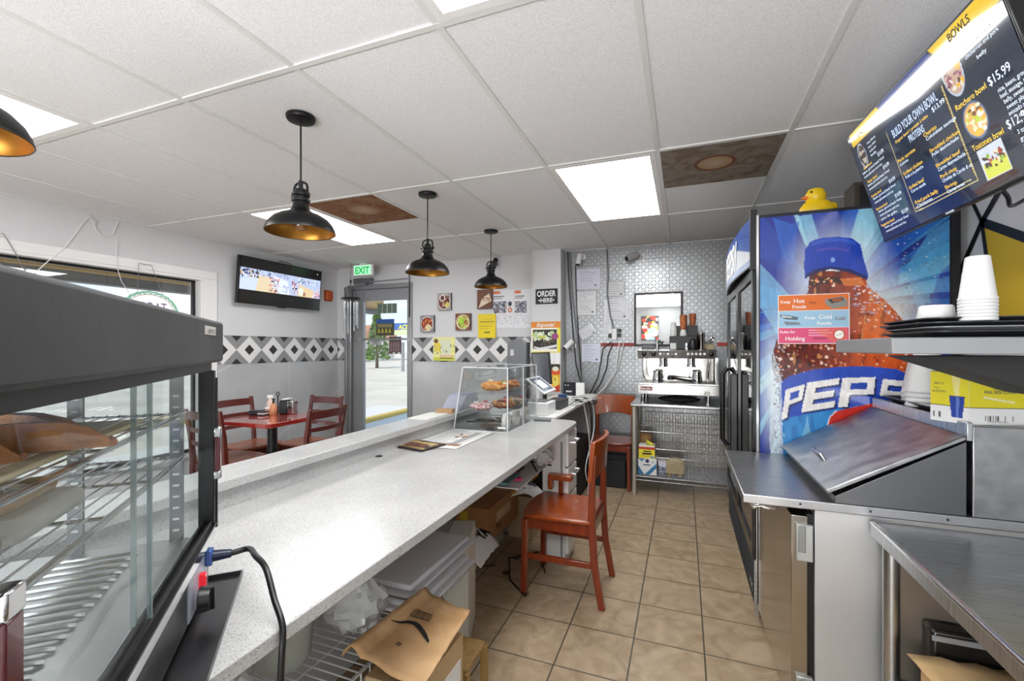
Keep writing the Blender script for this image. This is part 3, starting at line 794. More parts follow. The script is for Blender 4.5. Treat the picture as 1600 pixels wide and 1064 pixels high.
# exit sign
ex, ey = -3.80, 4.66
t = thing('exit_sign', 'green lit EXIT sign hanging from the ceiling by the glass door', 'exit sign', (ex, ey, 2.28))
MB().box(ex - .15, ex + .15, ey - .02, ey + .02, 2.275, 2.42).build('housing', white, t, bevel=.008)
MB().box(ex - .05, ex + .05, ey - .015, ey + .015, 2.42, CZ - .004).build('canopy', white, t)
MB().box(ex - .13, ex + .13, ey - .0225, ey - .019, 2.29, 2.405).build('face', mat('exit_face', '#9fe0b5', .4, emit=.28), t)
MB().text('EXIT', (ex, ey - .024, 2.303), (1, 0, 0), (0, 0, 1), .118, bold=.03, align='c', width=.22).build('lettering', mat('exit_green', '#0fa04a', .4, emit=.25), t)
# wind chime
cx, cy, cz = -3.95, 4.6, 1.985
t = thing('wind_chime', 'silver tube wind chime with black disc hanging left of the glass door', 'wind chime', (cx, cy, cz))
MB().lathe([(0, -.008), (.115, -.008), (.12, 0), (.115, .008), (0, .008)], (cx, cy, cz), n=32).build('top_disc', black, t)
hook = Vector((cx, cy, 2.2))
m = MB()
for k in range(3):
    a = 2 * PI * k / 3 + .3; m.tube([(cx + .08 * math.cos(a), cy + .08 * math.sin(a), cz), hook], .0022, 5)
m.cyl(hook, (cx, cy, CZ - .004), .002, 6)
m.cyl((cx, cy, cz), (cx, cy, 1.62), .0015, 5)
m.build('cord', black, t)
MB().lathe([(0, 0), (.012, .01), (.012, .04), (0, .05)], (cx, cy, 2.18), n=12).build('finial', black, t)
MB().lathe([(0, -.006), (.03, -.006), (.03, .006), (0, .006)], (cx, cy, 1.79), n=20).build('striker', black, t)
for k in range(7):
    a = 2 * PI * k / 7; xx, yy = cx + .085 * math.cos(a), cy + .085 * math.sin(a); L = .3 + .035 * k
    mm = MB().cyl((xx, yy, cz - .04), (xx, yy, cz - .04 - L), .009, 10).cyl((xx, yy, cz - .04), (xx, yy, cz), .0015, 5)
    mm.build('chime_tube', chrome, t)
# open taco sign in the window, seen from behind
def neon():
    x = LX + .1; c = onX(235, 490, x); R = .2
    t = thing('neon_sign', 'unlit oval taco sign hanging in the window, seen from behind', 'sign', (x, c.y, c.z - .2))
    pts = lambda r, k0, k1, n=30, wob=0: [(x, c.y + r * 1.15 * math.cos(k0 + (k1 - k0) * i / n), c.z + .0 + r * .95 * math.sin(k0 + (k1 - k0) * i / n) + wob * math.sin(i * 1.7)) for i in range(n + 1)]
    MB().tube(pts(R, -.3, PI + .3, 60, .004), .006, 6).tube(pts(R * .95, .2, PI - .2, 50, .006), .005, 6).build('green_tube', mat('neon_green', '#8fc9ad', .3), t)
    MB().tube(pts(R * .88, -.4, PI + .4), .005, 6).build('white_tube', mat('neon_white', '#d9cfc6', .3), t)
    MB().text("TACOS", (x + .005, c.y, c.z + .015), (0, -1, 0), (0, 0, 1), .12, bold=.01, align='c', width=.26).build('lettering', mat('neon_violet', '#8a6b8e', .4), t)
    MB().box(x - .012, x - .006, c.y - .24, c.y + .24, c.z - .25, c.z - .02).build('backing', glassy('sign_backing', '#eef0f2', .04, .1, .3), t)
    m = MB()
    for q in (-.1, .1): m.tube([(x, c.y + q, c.z + .17), (LX + .03, c.y + q * .5, WZ1 + .06)], .002, 5)
    m.tube([(LX + .03, c.y - .05, WZ1 + .06), (LX + .03, c.y + .05, WZ1 + .06)], .0025, 5).cyl((LX + .031, c.y, WZ1 + .06), (LX + .011, c.y, WZ1 + .06), .003, 6)
    m.build('hanging_wire', mat('wire_grey', '#6d6d6f', .4), t)
neon()
# loose white wires above the window
def pxwire(name, pts, x, r, m_, label, cat='wire'):
    MB().tube([onX(u, v, x) for u, v in pts], r, 6).build(name, m_, label=label, cat=cat)
pxwire('wire', [(185, 345), (176, 366), (160, 370), (150, 360), (146, 349), (151, 344), (149, 352), (140, 338), (128, 350), (118, 365), (100, 388), (75, 408), (62, 420), (50, 430)], LX + .016, .0035, white,
       'long white wire looping over the wall above the window and down across the glass')
pxwire('wire', [(182, 372), (181, 400), (183, 418), (190, 440), (200, 455), (206, 470)], LX + .02, .0025, white, 'short white wire hanging down to the taco sign')
pxwire('wire', [(2, 364), (6, 366), (22, 392), (40, 425), (42, 432)], LX + .02, .0025, mat('wire_grey', '#6d6d6f', .4), 'thin dark hanging wire at the far left over the window')

# ================================================================== pictures and posters on the far wall
pm = vcol('print_matt', .55)
YW = FY - .001
def picture(x0, y0, x1, y1, label, fn, name='canvas_print', depth=.03, y=YW, res=420, cat='picture', edge=dark_grey, group=None):
    a, b_ = onY(x0, y0, y - depth), onY(x1, y1, y - depth); W, H = b_.x - a.x, a.z - b_.z
    t = thing(name, label, cat, ((a.x + b_.x) / 2, y, b_.z), group=group)
    MB().box(a.x, b_.x, y - depth, y, b_.z, a.z).build('panel', edge, t)
    A = Art(W, H, res); fn(A, W, H); A.build('print', pm, (a.x, y - depth - .001, a.z), (1, 0, 0), (0, 0, -1), t)
    return t, a, b_
def food(bg, cols, seed, extra=None):
    def fn(A, W, H):
        A.rect(0, 0, W, H, bg).disc(W * .5, H * .52, W * .44, H * .44, '#e6ddd2').disc(W * .5, H * .52, W * .4, H * .4, cols[0])
        A.blobs(40, (W * .2, H * .2, W * .8, H * .8), W * .09, cols, seed).blobs(80, (W * .2, H * .2, W * .8, H * .8), W * .03, cols, seed + 9)
        if extra: extra(A, W, H)
        A.noise(14, .25, seed)
    return fn
picture(683.5, 458.5, 704.5, 484, 'square food print of bowls on a plate, upper left of the wall prints', food('#a8a09a', ['#5e2028', '#7c3433', '#8c5a3e', '#d8c59c'], 2,
    lambda A, W, H: A.disc(W * .38, H * .28, W * .2, H * .2, '#e8e4df').disc(W * .38, H * .28, W * .14, H * .14, '#5c1d2a').disc(W * .75, H * .68, W * .15, H * .14, '#d9cf6a')))
picture(656.5, 493, 678, 518.5, 'square food print with round arepa, lowest and leftmost of the wall prints', food('#8f9298', ['#8c2f24', '#b85a2a', '#d98a4a', '#6e2a20'], 5,
    lambda A, W, H: A.disc(W * .6, H * .75, W * .22, H * .2, '#e0d0a4')))
picture(711.5, 490, 735, 515.5, 'square food print with green avocado, lower right of the wall prints', food('#7b4a2e', ['#b9c95a', '#e7d9a2', '#b8662a', '#d8c24a', '#8c4a24'], 8,
    lambda A, W, H: A.disc(W * .42, H * .5, W * .16, H * .22, '#9fd03a')))
picture(745.5, 453, 769, 482, 'brown food print of a wrapped burrito under the farthest pendant', lambda A, W, H: (A.rect(0, 0, W, H, '#6a3f2c'),
    A.poly([(W * .1, H * .95), (W * .3, H * .5), (W * .8, H * .2), (W * .95, H * .6), (W * .5, H * .8)], '#ddcdb4'),
    A.blobs(20, (W * .3, H * .35, W * .8, H * .6), W * .06, ['#a0633c', '#7b4a30', '#e6d6bc'], 4), A.noise(12, .2, 3)))
# yellow-green menu flyer over the border
def fly(A, W, H):
    A.rect(0, 0, W, H, '#e9e6a0').rect(W * .3, H * .1, W * .8, H * .75, '#dfe4c8').rect(W * .05, H * .25, W * .35, H * .6, '#e6cf4e')
    A.disc(W * .13, H * .16, W * .1, H * .09, '#6b4a34').rect(W * .3, H * .76, W * .95, H * .84, '#e0bd94').rect(0, H * .86, W, H, '#c9cf55')
    A.blobs(30, (W * .05, H * .3, W * .95, H * .7), W * .035, ['#8aa37a', '#c9d3b8', '#d8c94a', '#5e7a52'], 5)
    A.rect(W * .3, H * .87, W * .92, H * .91, '#2c2a16').rect(W * .85, 0, W * .9, H * .7, '#f2ee8e')
picture(677, 527, 711, 564, 'pale yellow and green menu flyer taped over the diamond border', fly, 'flyer', .004, YW - .014, cat='flyer', edge=paper)
def yel(A, W, H):
    A.rect(0, 0, W, H, '#ecd321')
    for k, (w0, w1) in enumerate(((.25, .8), (.1, .92), (.15, .85), (.1, .75), (.1, .6))): A.rect(W * w0, H * (.2 + .1 * k), W * w1, H * (.215 + .1 * k + (.02 if k == 1 else 0)), '#6a6216')
    A.rect(W * .35, H * .73, W * .68, H * .8, '#8a8020')
picture(747, 491, 774.5, 528, 'bright yellow paper notice under the burrito print', yel, 'notice', .004, YW - .014, cat='notice', edge=yellow)
def info(seed, badge):
    def fn(A, W, H):
        A.rect(0, 0, W, H, '#e4e5e9').rect(W * .03, H * .02, W * .36, H * .1, '#e07b4e')
        A.rect(W * .05, H * .16, W * .55, H * .18, '#33353c').rect(W * .05, H * .21, W * .45, H * .225, '#33353c')
        A.rect(W * .06, H * .3, W * .66, H * .6, '#7d7a88').blobs(60, (W * .08, H * .31, W * .64, H * .59), W * .05, ['#3b3a48', '#b8a79c', '#c9d3df', '#6e4a44', '#8b96ad'], seed)
        if badge: A.disc(W * .82, H * .37, W * .09, H * .065, '#3c3f48').disc(W * .82, H * .53, W * .1, H * .07, '#c96a44').disc(W * .82, H * .53, W * .05, H * .035, '#e9dccd')
        for j in range(6): A.blobs(9, (W * .05, H * (.66 + .045 * j), W * .9, H * (.665 + .045 * j)), W * .02, ['#9aa0ab', '#c0c4cc', '#55585f'], seed + j)
    return fn
picture(769.5, 454, 803, 512, 'white info poster with two round badges, left of the pair by the column', info(3, True), 'info_poster', .004, YW, cat='poster', edge=paper)
picture(803.5, 453, 833, 512, 'white info poster right of its badge-marked twin, touching the column', info(9, False), 'info_poster', .004, YW, cat='poster', edge=paper)
# things on the column
YC = 4.745
a, b_ = onY(836.8, 452, YC - .012), onY(871, 474, YC - .012)
t = thing('order_sign', 'black ORDER HERE sign on the column', 'sign', ((a.x + b_.x) / 2, YC, b_.z))
MB().box(a.x, b_.x, YC - .012, YC, b_.z, a.z).build('board', mat('sign_black', '#121214', .5), t, bevel=.002)
W, H = b_.x - a.x, a.z - b_.z; mx = (a.x + b_.x) / 2
MB().text('ORDER', (mx, YC - .0135, b_.z + H * .5), (1, 0, 0), (0, 0, 1), H * .52, bold=.03, align='c', width=W * .86).text('•HERE•', (mx, YC - .0135, b_.z + H * .1), (1, 0, 0), (0, 0, 1), H * .4, bold=.03, align='c', width=W * .72).build('lettering', mat('sign_white', '#e8e8e8', .5), t)
def esp(A, W, H):
    A.rect(0, 0, W, H, '#e8dc3a').rect(0, 0, W * .9, H * .97, '#f1efdf').rect(0, 0, W, H * .2, '#e08a2e').rect(W * .06, H * .26, W * .88, H * .88, '#2e2a24')
    A.blobs(34, (W * .1, H * .36, W * .75, H * .58), W * .07, ['#d9e3c2', '#b9cda0', '#e6ecd8', '#c8c95a'], 4).disc(W * .82, H * .48, W * .12, H * .1, '#9c4a7c')
    A.poly([(W * .1, H * .8), (W * .3, H * .84), (W * .88, H * .74), (W * .86, H * .82), (W * .4, H * .9), (W * .1, H * .85)], '#dfe0e2').blobs(30, (W * .2, H * .6, W * .8, H * .76), W * .04, ['#4c4438', '#1e1b18', '#6b5d48'], 6)
t, a, b_ = picture(830, 503, 875.5, 551, 'orange and yellow food poster low on the column', esp, 'food_poster', .004, YC, cat='poster', edge=yellow)
W, H = b_.x - a.x, a.z - b_.z
MB().text('Especial', (a.x + W * .5, YC - .0055, a.z - H * .16), (1, 0, 0), (0, 0, 1), H * .17, bold=.02, align='c', shear=.25, width=W * .62).build('lettering', mat('sign_white', '#e8e8e8', .5), t)
t, a, b_ = picture(858, 551, 875, 568, 'small white paper slip below the orange food poster', lambda A, W, H: A.rect(0, 0, W, H, '#eeeef0').rect(W * .45, H * .1, W * .48, H, '#c8c8cc'), 'paper_slip', .003, YC, cat='paper', edge=paper)
def pal(A, W, H):
    A.rect(0, 0, W, H, '#e9b52a').rect(0, 0, W, H * .2, '#1f1c14').rect(0, H * .2, W, H * .38, '#d9541e').disc(W * .5, H * .17, W * .36, H * .09, '#e8e6d2').disc(W * .5, H * .62, W * .34, H * .2, '#f2e06a')
    A.disc(W * .45, H * .55, W * .12, H * .07, '#b9a21e').poly([(0, H * .92), (W, H * .72), (W, H), (0, H)], '#c8452a')
picture(861, 569, 875, 612, 'narrow orange and yellow drink poster beside the tall monitor', pal, 'drink_poster', .004, YC, cat='poster', edge=yellow)
# documents on the metal wall
YD = FY - .008
def doc(x0, y0, x1, y1, label, tint='#e3e4e8', frame=False, rot=0, seed=1):
    a, b_ = onY(x0, y0, YD - .004), onY(x1, y1, YD - .004); W, H = b_.x - a.x, a.z - b_.z
    t = thing('document', label, 'document', ((a.x + b_.x) / 2, YD, (a.z + b_.z) / 2)); 
    A = Art(W, H, 330, tint); rg = random.Random(seed)
    if frame: A.rect(0, 0, W, .006, '#7c7f84').rect(0, H - .006, W, H, '#7c7f84').rect(0, 0, .006, H, '#7c7f84').rect(W - .006, 0, W, H, '#7c7f84')
    for j in range(int(H / .022)):
        A.rect(W * .12, .02 + .022 * j, W * rg.uniform(.5, .88), .024 + .022 * j, '#9a9da3' if j % 4 else '#55585e')
    A.disc(W * .8, H * .85, .012, .012, '#6a6d72')
    MB().box(a.x, b_.x, YD - .003, YD, b_.z, a.z).build('sheet', paper, t)
    A.build('print', pm, (a.x, YD - .004, a.z), (1, 0, 0), (0, 0, -1), t)
    if rot:
        c = Vector(((a.x + b_.x) / 2, YD, (a.z + b_.z) / 2))
        for ch in [x for x in COL.objects if x.parent == t]:
            R = Matrix.Rotation(rot, 4, 'Y'); ch.matrix_basis = R @ ch.matrix_basis
    return t
doc(901, 421, 938, 450, 'pale lilac certificate highest on the metal wall near the white camera', '#d2d3e2', seed=1)
doc(901, 455, 932, 493, 'tall framed permit sheet under the lilac certificate', '#dcdde0', True, seed=2)
doc(948, 440, 976, 463, 'small wide permit on the metal wall right of the thick cable', '#d6d8da', True, seed=3)
doc(944, 468, 984, 499, 'certificate with dark corner marks left of the mirror', '#dfe0e4', seed=4)
doc(904, 509, 931, 527, 'crooked small certificate tilted on the metal wall', '#d8dade', True, rot=-.5, seed=5)
doc(943, 500, 955, 527, 'blank narrow white sheet above the power strip', '#dadbdf', seed=6)
doc(909, 537, 938, 566, 'pale lilac sheet below the red rail on the metal wall', '#cfd1e2', seed=7)
MB().box(onY(939, 538, YD - .02).x, onY(992, 538, YD - .02).x, YD - .022, YD, onY(950, 541, YD).z, onY(950, 536, YD).z).build('red_rail', mat('rail_red', '#8c2420', .5), label='dark red strip on the metal wall below the power adapter', cat='rail')
MB().box(onY(1121, 538, YD - .02).x, onY(1137, 538, YD - .02).x, YD - .022, YD, onY(950, 541, YD).z, onY(950, 536, YD).z).build('red_rail', mat('rail_red2', '#b5402a', .5), label='short red strip on the metal wall right of the coffee machine', cat='rail')
# mirror
a, b_ = onY(990.5, 458, YD - .02), onY(1067, 541, YD - .02)
t = thing('mirror', 'dark framed wall mirror behind the coffee machine', 'mirror', ((a.x + b_.x) / 2, YD, b_.z))
m = MB(); fw = .022
m.box(a.x, a.x + fw, YD - .022, YD, b_.z, a.z).box(b_.x - fw, b_.x, YD - .022, YD, b_.z, a.z).box(a.x + fw, b_.x - fw, YD - .022, YD, a.z - fw, a.z).box(a.x + fw, b_.x - fw, YD - .022, YD, b_.z, b_.z + fw)
m.build('frame', mat('frame_dark', '#2c1f20', .4), t, bevel=.003)
MB().box(a.x + fw, b_.x - fw, YD - .01, YD - .002, b_.z + fw, a.z - fw).build('glass', mat('mirror_glass', '#e6e8e8', .01, metal=1), t)
# security cameras
def camera_thing(p, d, label, r=.032, L=.11, base=None, body=white):
    p = Vector(p); d = Vector(d).normalized()
    t = thing('security_camera', label, 'security camera', p)
    MB().cyl(p - d * L * .5, p + d * L * .5, r, 20).cyl(p + d * L * .5, p + d * (L * .5 + .012), r * 1.04, 20, r2=r * .98).build('housing', body, t, bevel=.003)
    MB().cyl(p + d * (L * .5 + .0121), p + d * (L * .5 + .014), r * .8, 20).build('lens', black, t)
    b_ = Vector(base); MB().tube([p - d * L * .1, (p + b_) / 2 + Vector((0, 0, .01)), b_], .011, 8).build('bracket', body, t)
    MB().cyl(b_, b_ + Vector((0, .012, 0)), .03, 18).build('base', body, t)
camera_thing(onY(905, 405, 4.86), (-.15, -.35, -1), 'white bullet camera at the top left of the metal wall, pointing down', .03, .11, (onY(912, 397, FY).x, FY - .02, 2.36))
camera_thing(onY(988, 401, 4.82), (-.9, -.7, -.45), 'grey bullet camera above the mirror', .034, .12, (onY(999, 397, FY).x, FY - .02, 2.33), mat('cam_grey', '#b5b4b2', .4))
camera_thing(onY(889, 538, 4.8), (-.6, -.5, -.7), 'white bullet camera low on the metal wall among the cables', .03, .11, (onY(897, 541, FY).x, FY - .02, 1.38))
camera_thing(onY(773, 413, 4.84), (0, -1, -.2), 'small black round camera near the ceiling behind the farthest pendant', .03, .04, (onY(775, 404, FY).x, FY - .02, 2.4), black)
# cables down the metal wall
def ywire(pts, y, r, m_, label, name='cable'):
    MB().tube([onY(u, v, y) for u, v in pts], r, 7).build(name, m_, label=label, cat='cable')
wg = mat('cable_grey', '#77787b', .5)
ywire([(887, 393), (888, 430), (892, 480), (896, 530), (900, 570), (908, 600), (916, 625), (917, 660), (918, 700)], FY - .03, .006, black, 'black cable running down the metal wall right beside the column')
ywire([(890, 395), (892, 440), (897, 490), (902, 530), (907, 580), (912, 610), (917, 630)], FY - .04, .006, wg, 'grey cable second from the column on the metal wall')
ywire([(899, 410), (900, 450), (902, 500), (905, 540), (909, 590), (914, 625)], FY - .03, .005, black, 'thin black cable under the white bullet camera')
ywire([(948, 390), (950, 430), (949, 460), (953, 490), (959, 515)], FY - .03, .008, wg, 'thick grey cable from the ceiling down to the power adapter')
ywire([(955, 534), (942, 545), (938, 570), (934, 590), (922, 615), (917, 630)], FY - .05, .006, black, 'black cable drooping from the power adapter, left of the bundle')
ywire([(958, 536), (950, 555), (948, 575), (938, 600), (925, 618), (918, 628)], FY - .06, .006, black, 'second black cable drooping from the power adapter')
ywire([(968, 536), (965, 555), (962, 580), (945, 605), (930, 620), (915, 634)], FY - .06, .007, white, 'white cable drooping from the power adapter')
ywire([(974, 536), (972, 552), (966, 575), (955, 595), (940, 615), (922, 632)], FY - .045, .006, offwhite, 'off-white cable on the right of the drooping bundle')
p = onY(960, 521, FY - .03)
t = thing('power_adapter', 'white plug adapter full of plugs at the end of the thick cable', 'power adapter', p)
MB().box(p.x - .03, p.x + .03, FY - .05, FY - .008, p.z - .07, p.z + .05).build('housing', white, t, bevel=.006)
for k, (dx, dz) in enumerate(((-.045, -.03), (.05, .03), (.05, -.02), (-.04, .02))):
    MB().box(p.x + dx - .015, p.x + dx + .02, FY - .07, FY - .02, p.z + dz - .018, p.z + dz + .018).build('plug', black if k != 3 else white, t, bevel=.003)

# ================================================================== long counter
CT = .87
fx0, fx1, fy1 = -1.31, -.658, 3.0
m = MB()
pts = [(fx0, .42, CT - .03), (fx0, fy1, CT - .03)]
R = .1
pts += [(fx1 - R + R * math.sin(a), fy1 - R + R * math.cos(a), CT - .03) for a in [PI / 2 * i / 6 for i in range(7)]]
pts += [(fx1, .42, CT - .03), (-.12, .42, CT - .03), (-.12, -1.2, CT - .03), (fx0, -1.2, CT - .03)]
m.prism(pts, (0, 0, .03))
m.build('counter', quartz, label='long white speckled quartz worktop running from the hot case to the far drawers', cat='counter', bevel=.003)
t = thing('counter_ledge', 'raised white quartz ledge along the customer side of the long worktop', 'ledge', (-1.37, 1, 0))
MB().box(-1.325, fx0 - .0005, -1.2, fy1 - .02, CT - .028, .93).build('upstand', quartz, t)
MB().box(-1.46, -1.288, -1.2, fy1, .93, .962).build('cap', quartz, t, bevel=.004)
MB().box(-1.45, -1.326, -1.2, fy1 - .02, .001, .93).build('half_wall', mat('half_wall_grey', '#a9abad', .6), t)
MB().lathe([(0, 0), (.016, 0), (.016, .003), (0, .003)], onZ(592, 713, CT), n=20).build('grommet', black, label='small dark round hole cover in the worktop near the ledge', cat='grommet')
# side supports
MB().box(-1.309, -.70, -1.18, -1.14, .001, CT - .031).build('counter_support', mat('melamine_grey', '#b9babb', .5), label='grey board holding up the near end of the worktop', cat='support')

# drawer cabinet at the far end
t = thing('drawer_cabinet', 'white drawer cabinet under the far end of the worktop', 'cabinet', (-.9, 2.88, 0))
dx0, dx1, dy0, dy1 = -.84, -.672, 2.745, 2.985
MB().box(dx0, dx1 - .02, dy0, dy1, .001, CT - .032).build('carcass', offwhite, t, bevel=.003)
MB().box(dx1 - .05, dx1 - .035, dy0 - .004, dy0, .05, CT - .1).build('side_trim', mid_grey, t)
zz = [.06, .25, .43, .61, .83]
for k in range(4):
    f = MB().box(dx1 - .02, dx1, dy0 + .004, dy1 - .004, zz[k] + .006, zz[k + 1] - .006).build('drawer', white, t, bevel=.004)
    zc = (zz[k] + zz[k + 1]) / 2 + .04; yc = (dy0 + dy1) / 2
    MB().tube([(dx1, yc - .07, zc), (dx1 + .03, yc - .07, zc), (dx1 + .03, yc + .07, zc), (dx1, yc + .07, zc)], .006, 8).build('handle', chrome, f)
MB().box(-1.30, -.80, 2.2, 2.735, .62, .625).build('inner_shelf', offwhite, label='pale shelf board under the worktop before the drawers', cat='shelf')
# kitchen side desk behind the counter
t = thing('side_desk', 'narrow white desk continuing behind the counter towards the column', 'desk', (-1.05, 3.9, 0))
MB().box(-1.25, -.84, 3.06, 4.70, .85, .872).build('desk_top', white, t, bevel=.003)
MB().box(-1.24, -1.2, 3.08, 4.68, .001, .85).build('back_panel', mat('melamine_grey', '#b9babb', .5), t)
MB().box(-1.2, -.9, 4.6, 4.66, .001, .85).build('end_panel', mat('melamine_grey', '#b9babb', .5), t)
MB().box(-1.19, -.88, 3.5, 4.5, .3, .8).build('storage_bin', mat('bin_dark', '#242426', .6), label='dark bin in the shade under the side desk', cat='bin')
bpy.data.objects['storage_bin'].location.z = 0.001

# under the counter: long low white carton, wire rack, boxes
t = thing('long_carton', 'long low white carton on the floor under the worktop', 'carton', (-1.27, 2.5, 0))
MB().box(-1.32, -1.19, 1.95, 2.62, .001, .19).build('carton', mat('carton_white', '#bdbbb6', .8), t, bevel=.003)
A = Art(.16, .05, 400, '#f2f2f0')
for k in range(14): A.rect(.01 + .01 * k, .02, .013 + .01 * k + .003 * (k % 3), .045, '#222222')
A.build('label_strip', pm, (-1.188, 2.0, .17), (0, 1, 0), (0, 0, -1), t)
MB().box(-1.32, -1.2, 2.66, 2.97, .001, .14).build('long_carton', mat('carton_grey', '#a9a59a', .8), label='second low grey carton on the floor behind the white one', cat='carton')
# wire rack
rz_, rx0, rx1, ry0, ry1 = .44, -1.3, -.855, .55, 1.72
t = thing('wire_rack', 'white wire rack under the worktop holding bags and foam boxes', 'wire rack', ((rx0 + rx1) / 2, (ry0 + ry1) / 2, 0))
m = MB()
for k in range(40):
    y = ry0 + .012 + (ry1 - ry0 - .02) * k / 39; m.cyl((rx0, y, rz_), (rx1, y, rz_), .0022, 6)
for k in range(4): x = rx0 + .01 + (rx1 - rx0 - .02) * k / 3; m.cyl((x, ry0, rz_ - .005), (x, ry1, rz_ - .005), .0035, 6)
m.build('shelf_wires', mat('wire_white', '#cfd0d1', .35, metal=.3), t)
m = MB()
for x in (rx0, rx1):
    m.cyl((x, ry0, rz_), (x, ry1, rz_), .004, 6).cyl((x, ry0, rz_ - .03), (x, ry1, rz_ - .03), .004, 6)
    for k in range(30): y = ry0 + (ry1 - ry0) * (k + .5) / 30; m.cyl((x, y, rz_), (x, y, rz_ - .03), .003, 5)
m.build('edge_rails', mat('wire_white', '#cfd0d1', .35, metal=.3), t)
for x in (rx0, rx1):
    for y in (ry0, ry1): MB().cyl((x if y == ry0 else min(x, -1.08), y, .001), (x if y == ry0 else min(x, -1.08), y, rz_), .009, 10).build('leg', chrome, t)
# plastic bag stuff: crumpled shells
def crumple(name, c, r, m_, label, cat, seed=1, squash=(1, 1, 1), amp=.25, parent=None, segs=14):
    rg = random.Random(seed); vs = []; fs = []; n, k = segs * 2, segs
    for i in range(k + 1):
        th = PI * i / k
        for j in range(n):
            ph = 2 * PI * j / n
            rr = r * (1 + amp * (rg.random() - .5) * (1 if 0 < i < k else 0))
            vs.append((c[0] + rr * math.sin(th) * math.cos(ph) * squash[0], c[1] + rr * math.sin(th) * math.sin(ph) * squash[1], c[2] + rr * math.cos(th) * squash[2]))
    for i in range(k):
        for j in range(n): fs.append((i * n + j, (i + 1) * n + j, (i + 1) * n + (j + 1) % n, i * n + (j + 1) % n))
    mb = MB().add(vs, fs)
    return mb.build(name, m_, parent, label=label, cat=cat, angle=25)
def sheet(P00, P10, P11, P01, n=10, amp=.01, seed=1, th=0):
    """crumpled quad sheet"""
    rg = random.Random(seed); P = [Vector(p) for p in (P00, P10, P11, P01)]; nr = (P[1] - P[0]).cross(P[3] - P[0]).normalized()
    vs = []; fs = []
    for j in range(n + 1):
        for i in range(n + 1):
            u, v = i / n, j / n; p = (P[0] * (1 - u) + P[1] * u) * (1 - v) + (P[3] * (1 - u) + P[2] * u) * v
            vs.append(p + nr * (rg.uniform(-1, 1) * amp))
    for j in range(n):
        for i in range(n): a = j * (n + 1) + i; fs.append((a, a + 1, a + n + 2, a + n + 1))
    return MB().add(vs, fs)
bagm = mat('plastic_bag', '#d6d9d8', .25, alpha=.62)
t = thing('plastic_tub', 'clear tub with green contents on the wire rack', 'tub', (-1.1, .99, rz_ + .005))
MB().lathe([(0, .003), (.07, .003), (.08, .02), (.09, .15), (.093, .152), (.088, .152), (.077, .022), (0, .008)], (-1.1, .99, rz_ + .003), n=30).build('bowl', mat('tub_plastic', '#c9cfc9', .2, alpha=.55), t)
MB().lathe([(0, .012), (.07, .012), (.082, .10), (.05, .13), (0, .12)], (-1.1, .99, rz_ + .003), n=14).build('greens', mat('herb_green', '#6f9c82', .7, noise=(20, '#3d6b53', .3, .7)), t)
crumple('plastic_bag', (-1.0, 1.19, rz_ + .088), .1, bagm, 'crumpled clear plastic bag right of the green tub on the wire rack', 'plastic bag', 3, (1, .9, .8), .3)
crumple('plastic_bag', (-.98, .69, rz_ + .1), .11, bagm, 'whitish plastic bag at the near end of the wire rack, behind the black cord', 'plastic bag', 5, (.8, .8, .85), .25)
foam = mat('foam_white', '#c9c7ca', .6)
for k, (z, y0, y1, x0, x1, lb) in enumerate(((rz_ + .006, 1.3, 1.74, -1.28, -.83, 'lower white foam box lid on the wire rack'), (rz_ + .05, 1.32, 1.82, -1.27, -.87, 'upper tilted white foam box on top of the lower lid'))):
    t = thing('foam_box', lb, 'foam box', ((x0 + x1) / 2, (y0 + y1) / 2, z))
    MB().box(x0, x1, y0, y1, z, z + .012).build('base', foam, t, bevel=.008)
    MB().box(x0 + .02, x1 - .02, y0 + .02, y1 - .02, z + .012, z + .034).build('lid', foam, t, bevel=.01)
# black orange tray and label beyond the rack
MB().box(-1.24, -1.02, 1.86, 1.95, .3, .33).build('snack_tray', mat('orange_black', '#2a1a16', .5, noise=(30, '#b8502a', .4, .6)), label='black and orange packet between the foam boxes and the carton', cat='packet')
bpy.data.objects['snack_tray'].location.z = .191
bpy.data.objects['snack_tray'].location.x = -1.26; bpy.data.objects['snack_tray'].location.y = 2.06
# brown box under the counter
t = thing('cardboard_box', 'brown box with yellow sticker under the worktop', 'box', (-1.2, 2.68, .19))
bx0, bx1, by0, by1, bz0, bz1 = -1.3, -1.08, 2.44, 2.95, .192, .40
MB().box(bx0, bx1, by0, by1, bz0, bz1).build('carton', mat('box_brown', '#9a6c42', .8), t, bevel=.002)
MB().box(bx0 + .03, bx0 + .08, by0 - .001, by0, bz0 + .02, bz1 - .03).build('sticker', mat('sticker_yellow', '#b89b2a', .6), t)
MB().box(bx1, bx1 + .001, by0 + .12, by0 + .36, bz0 + .09, bz0 + .15).build('tape', mat('tape_tan', '#b48f68', .4), t)
MB().text('Post', (bx1 + .002, by0 + .1, bz0 + .05), (0, 1, 0), (0, 0, 1), .05, bold=.02, shear=.3).build('lettering', ink, t)
MB().box(-1.18, -1.0, 3.02, 3.22, .001, .30).build('tan_carton', mat('box_tan', '#b8a184', .8), label='plain tan carton behind the brown sticker box', cat='box')
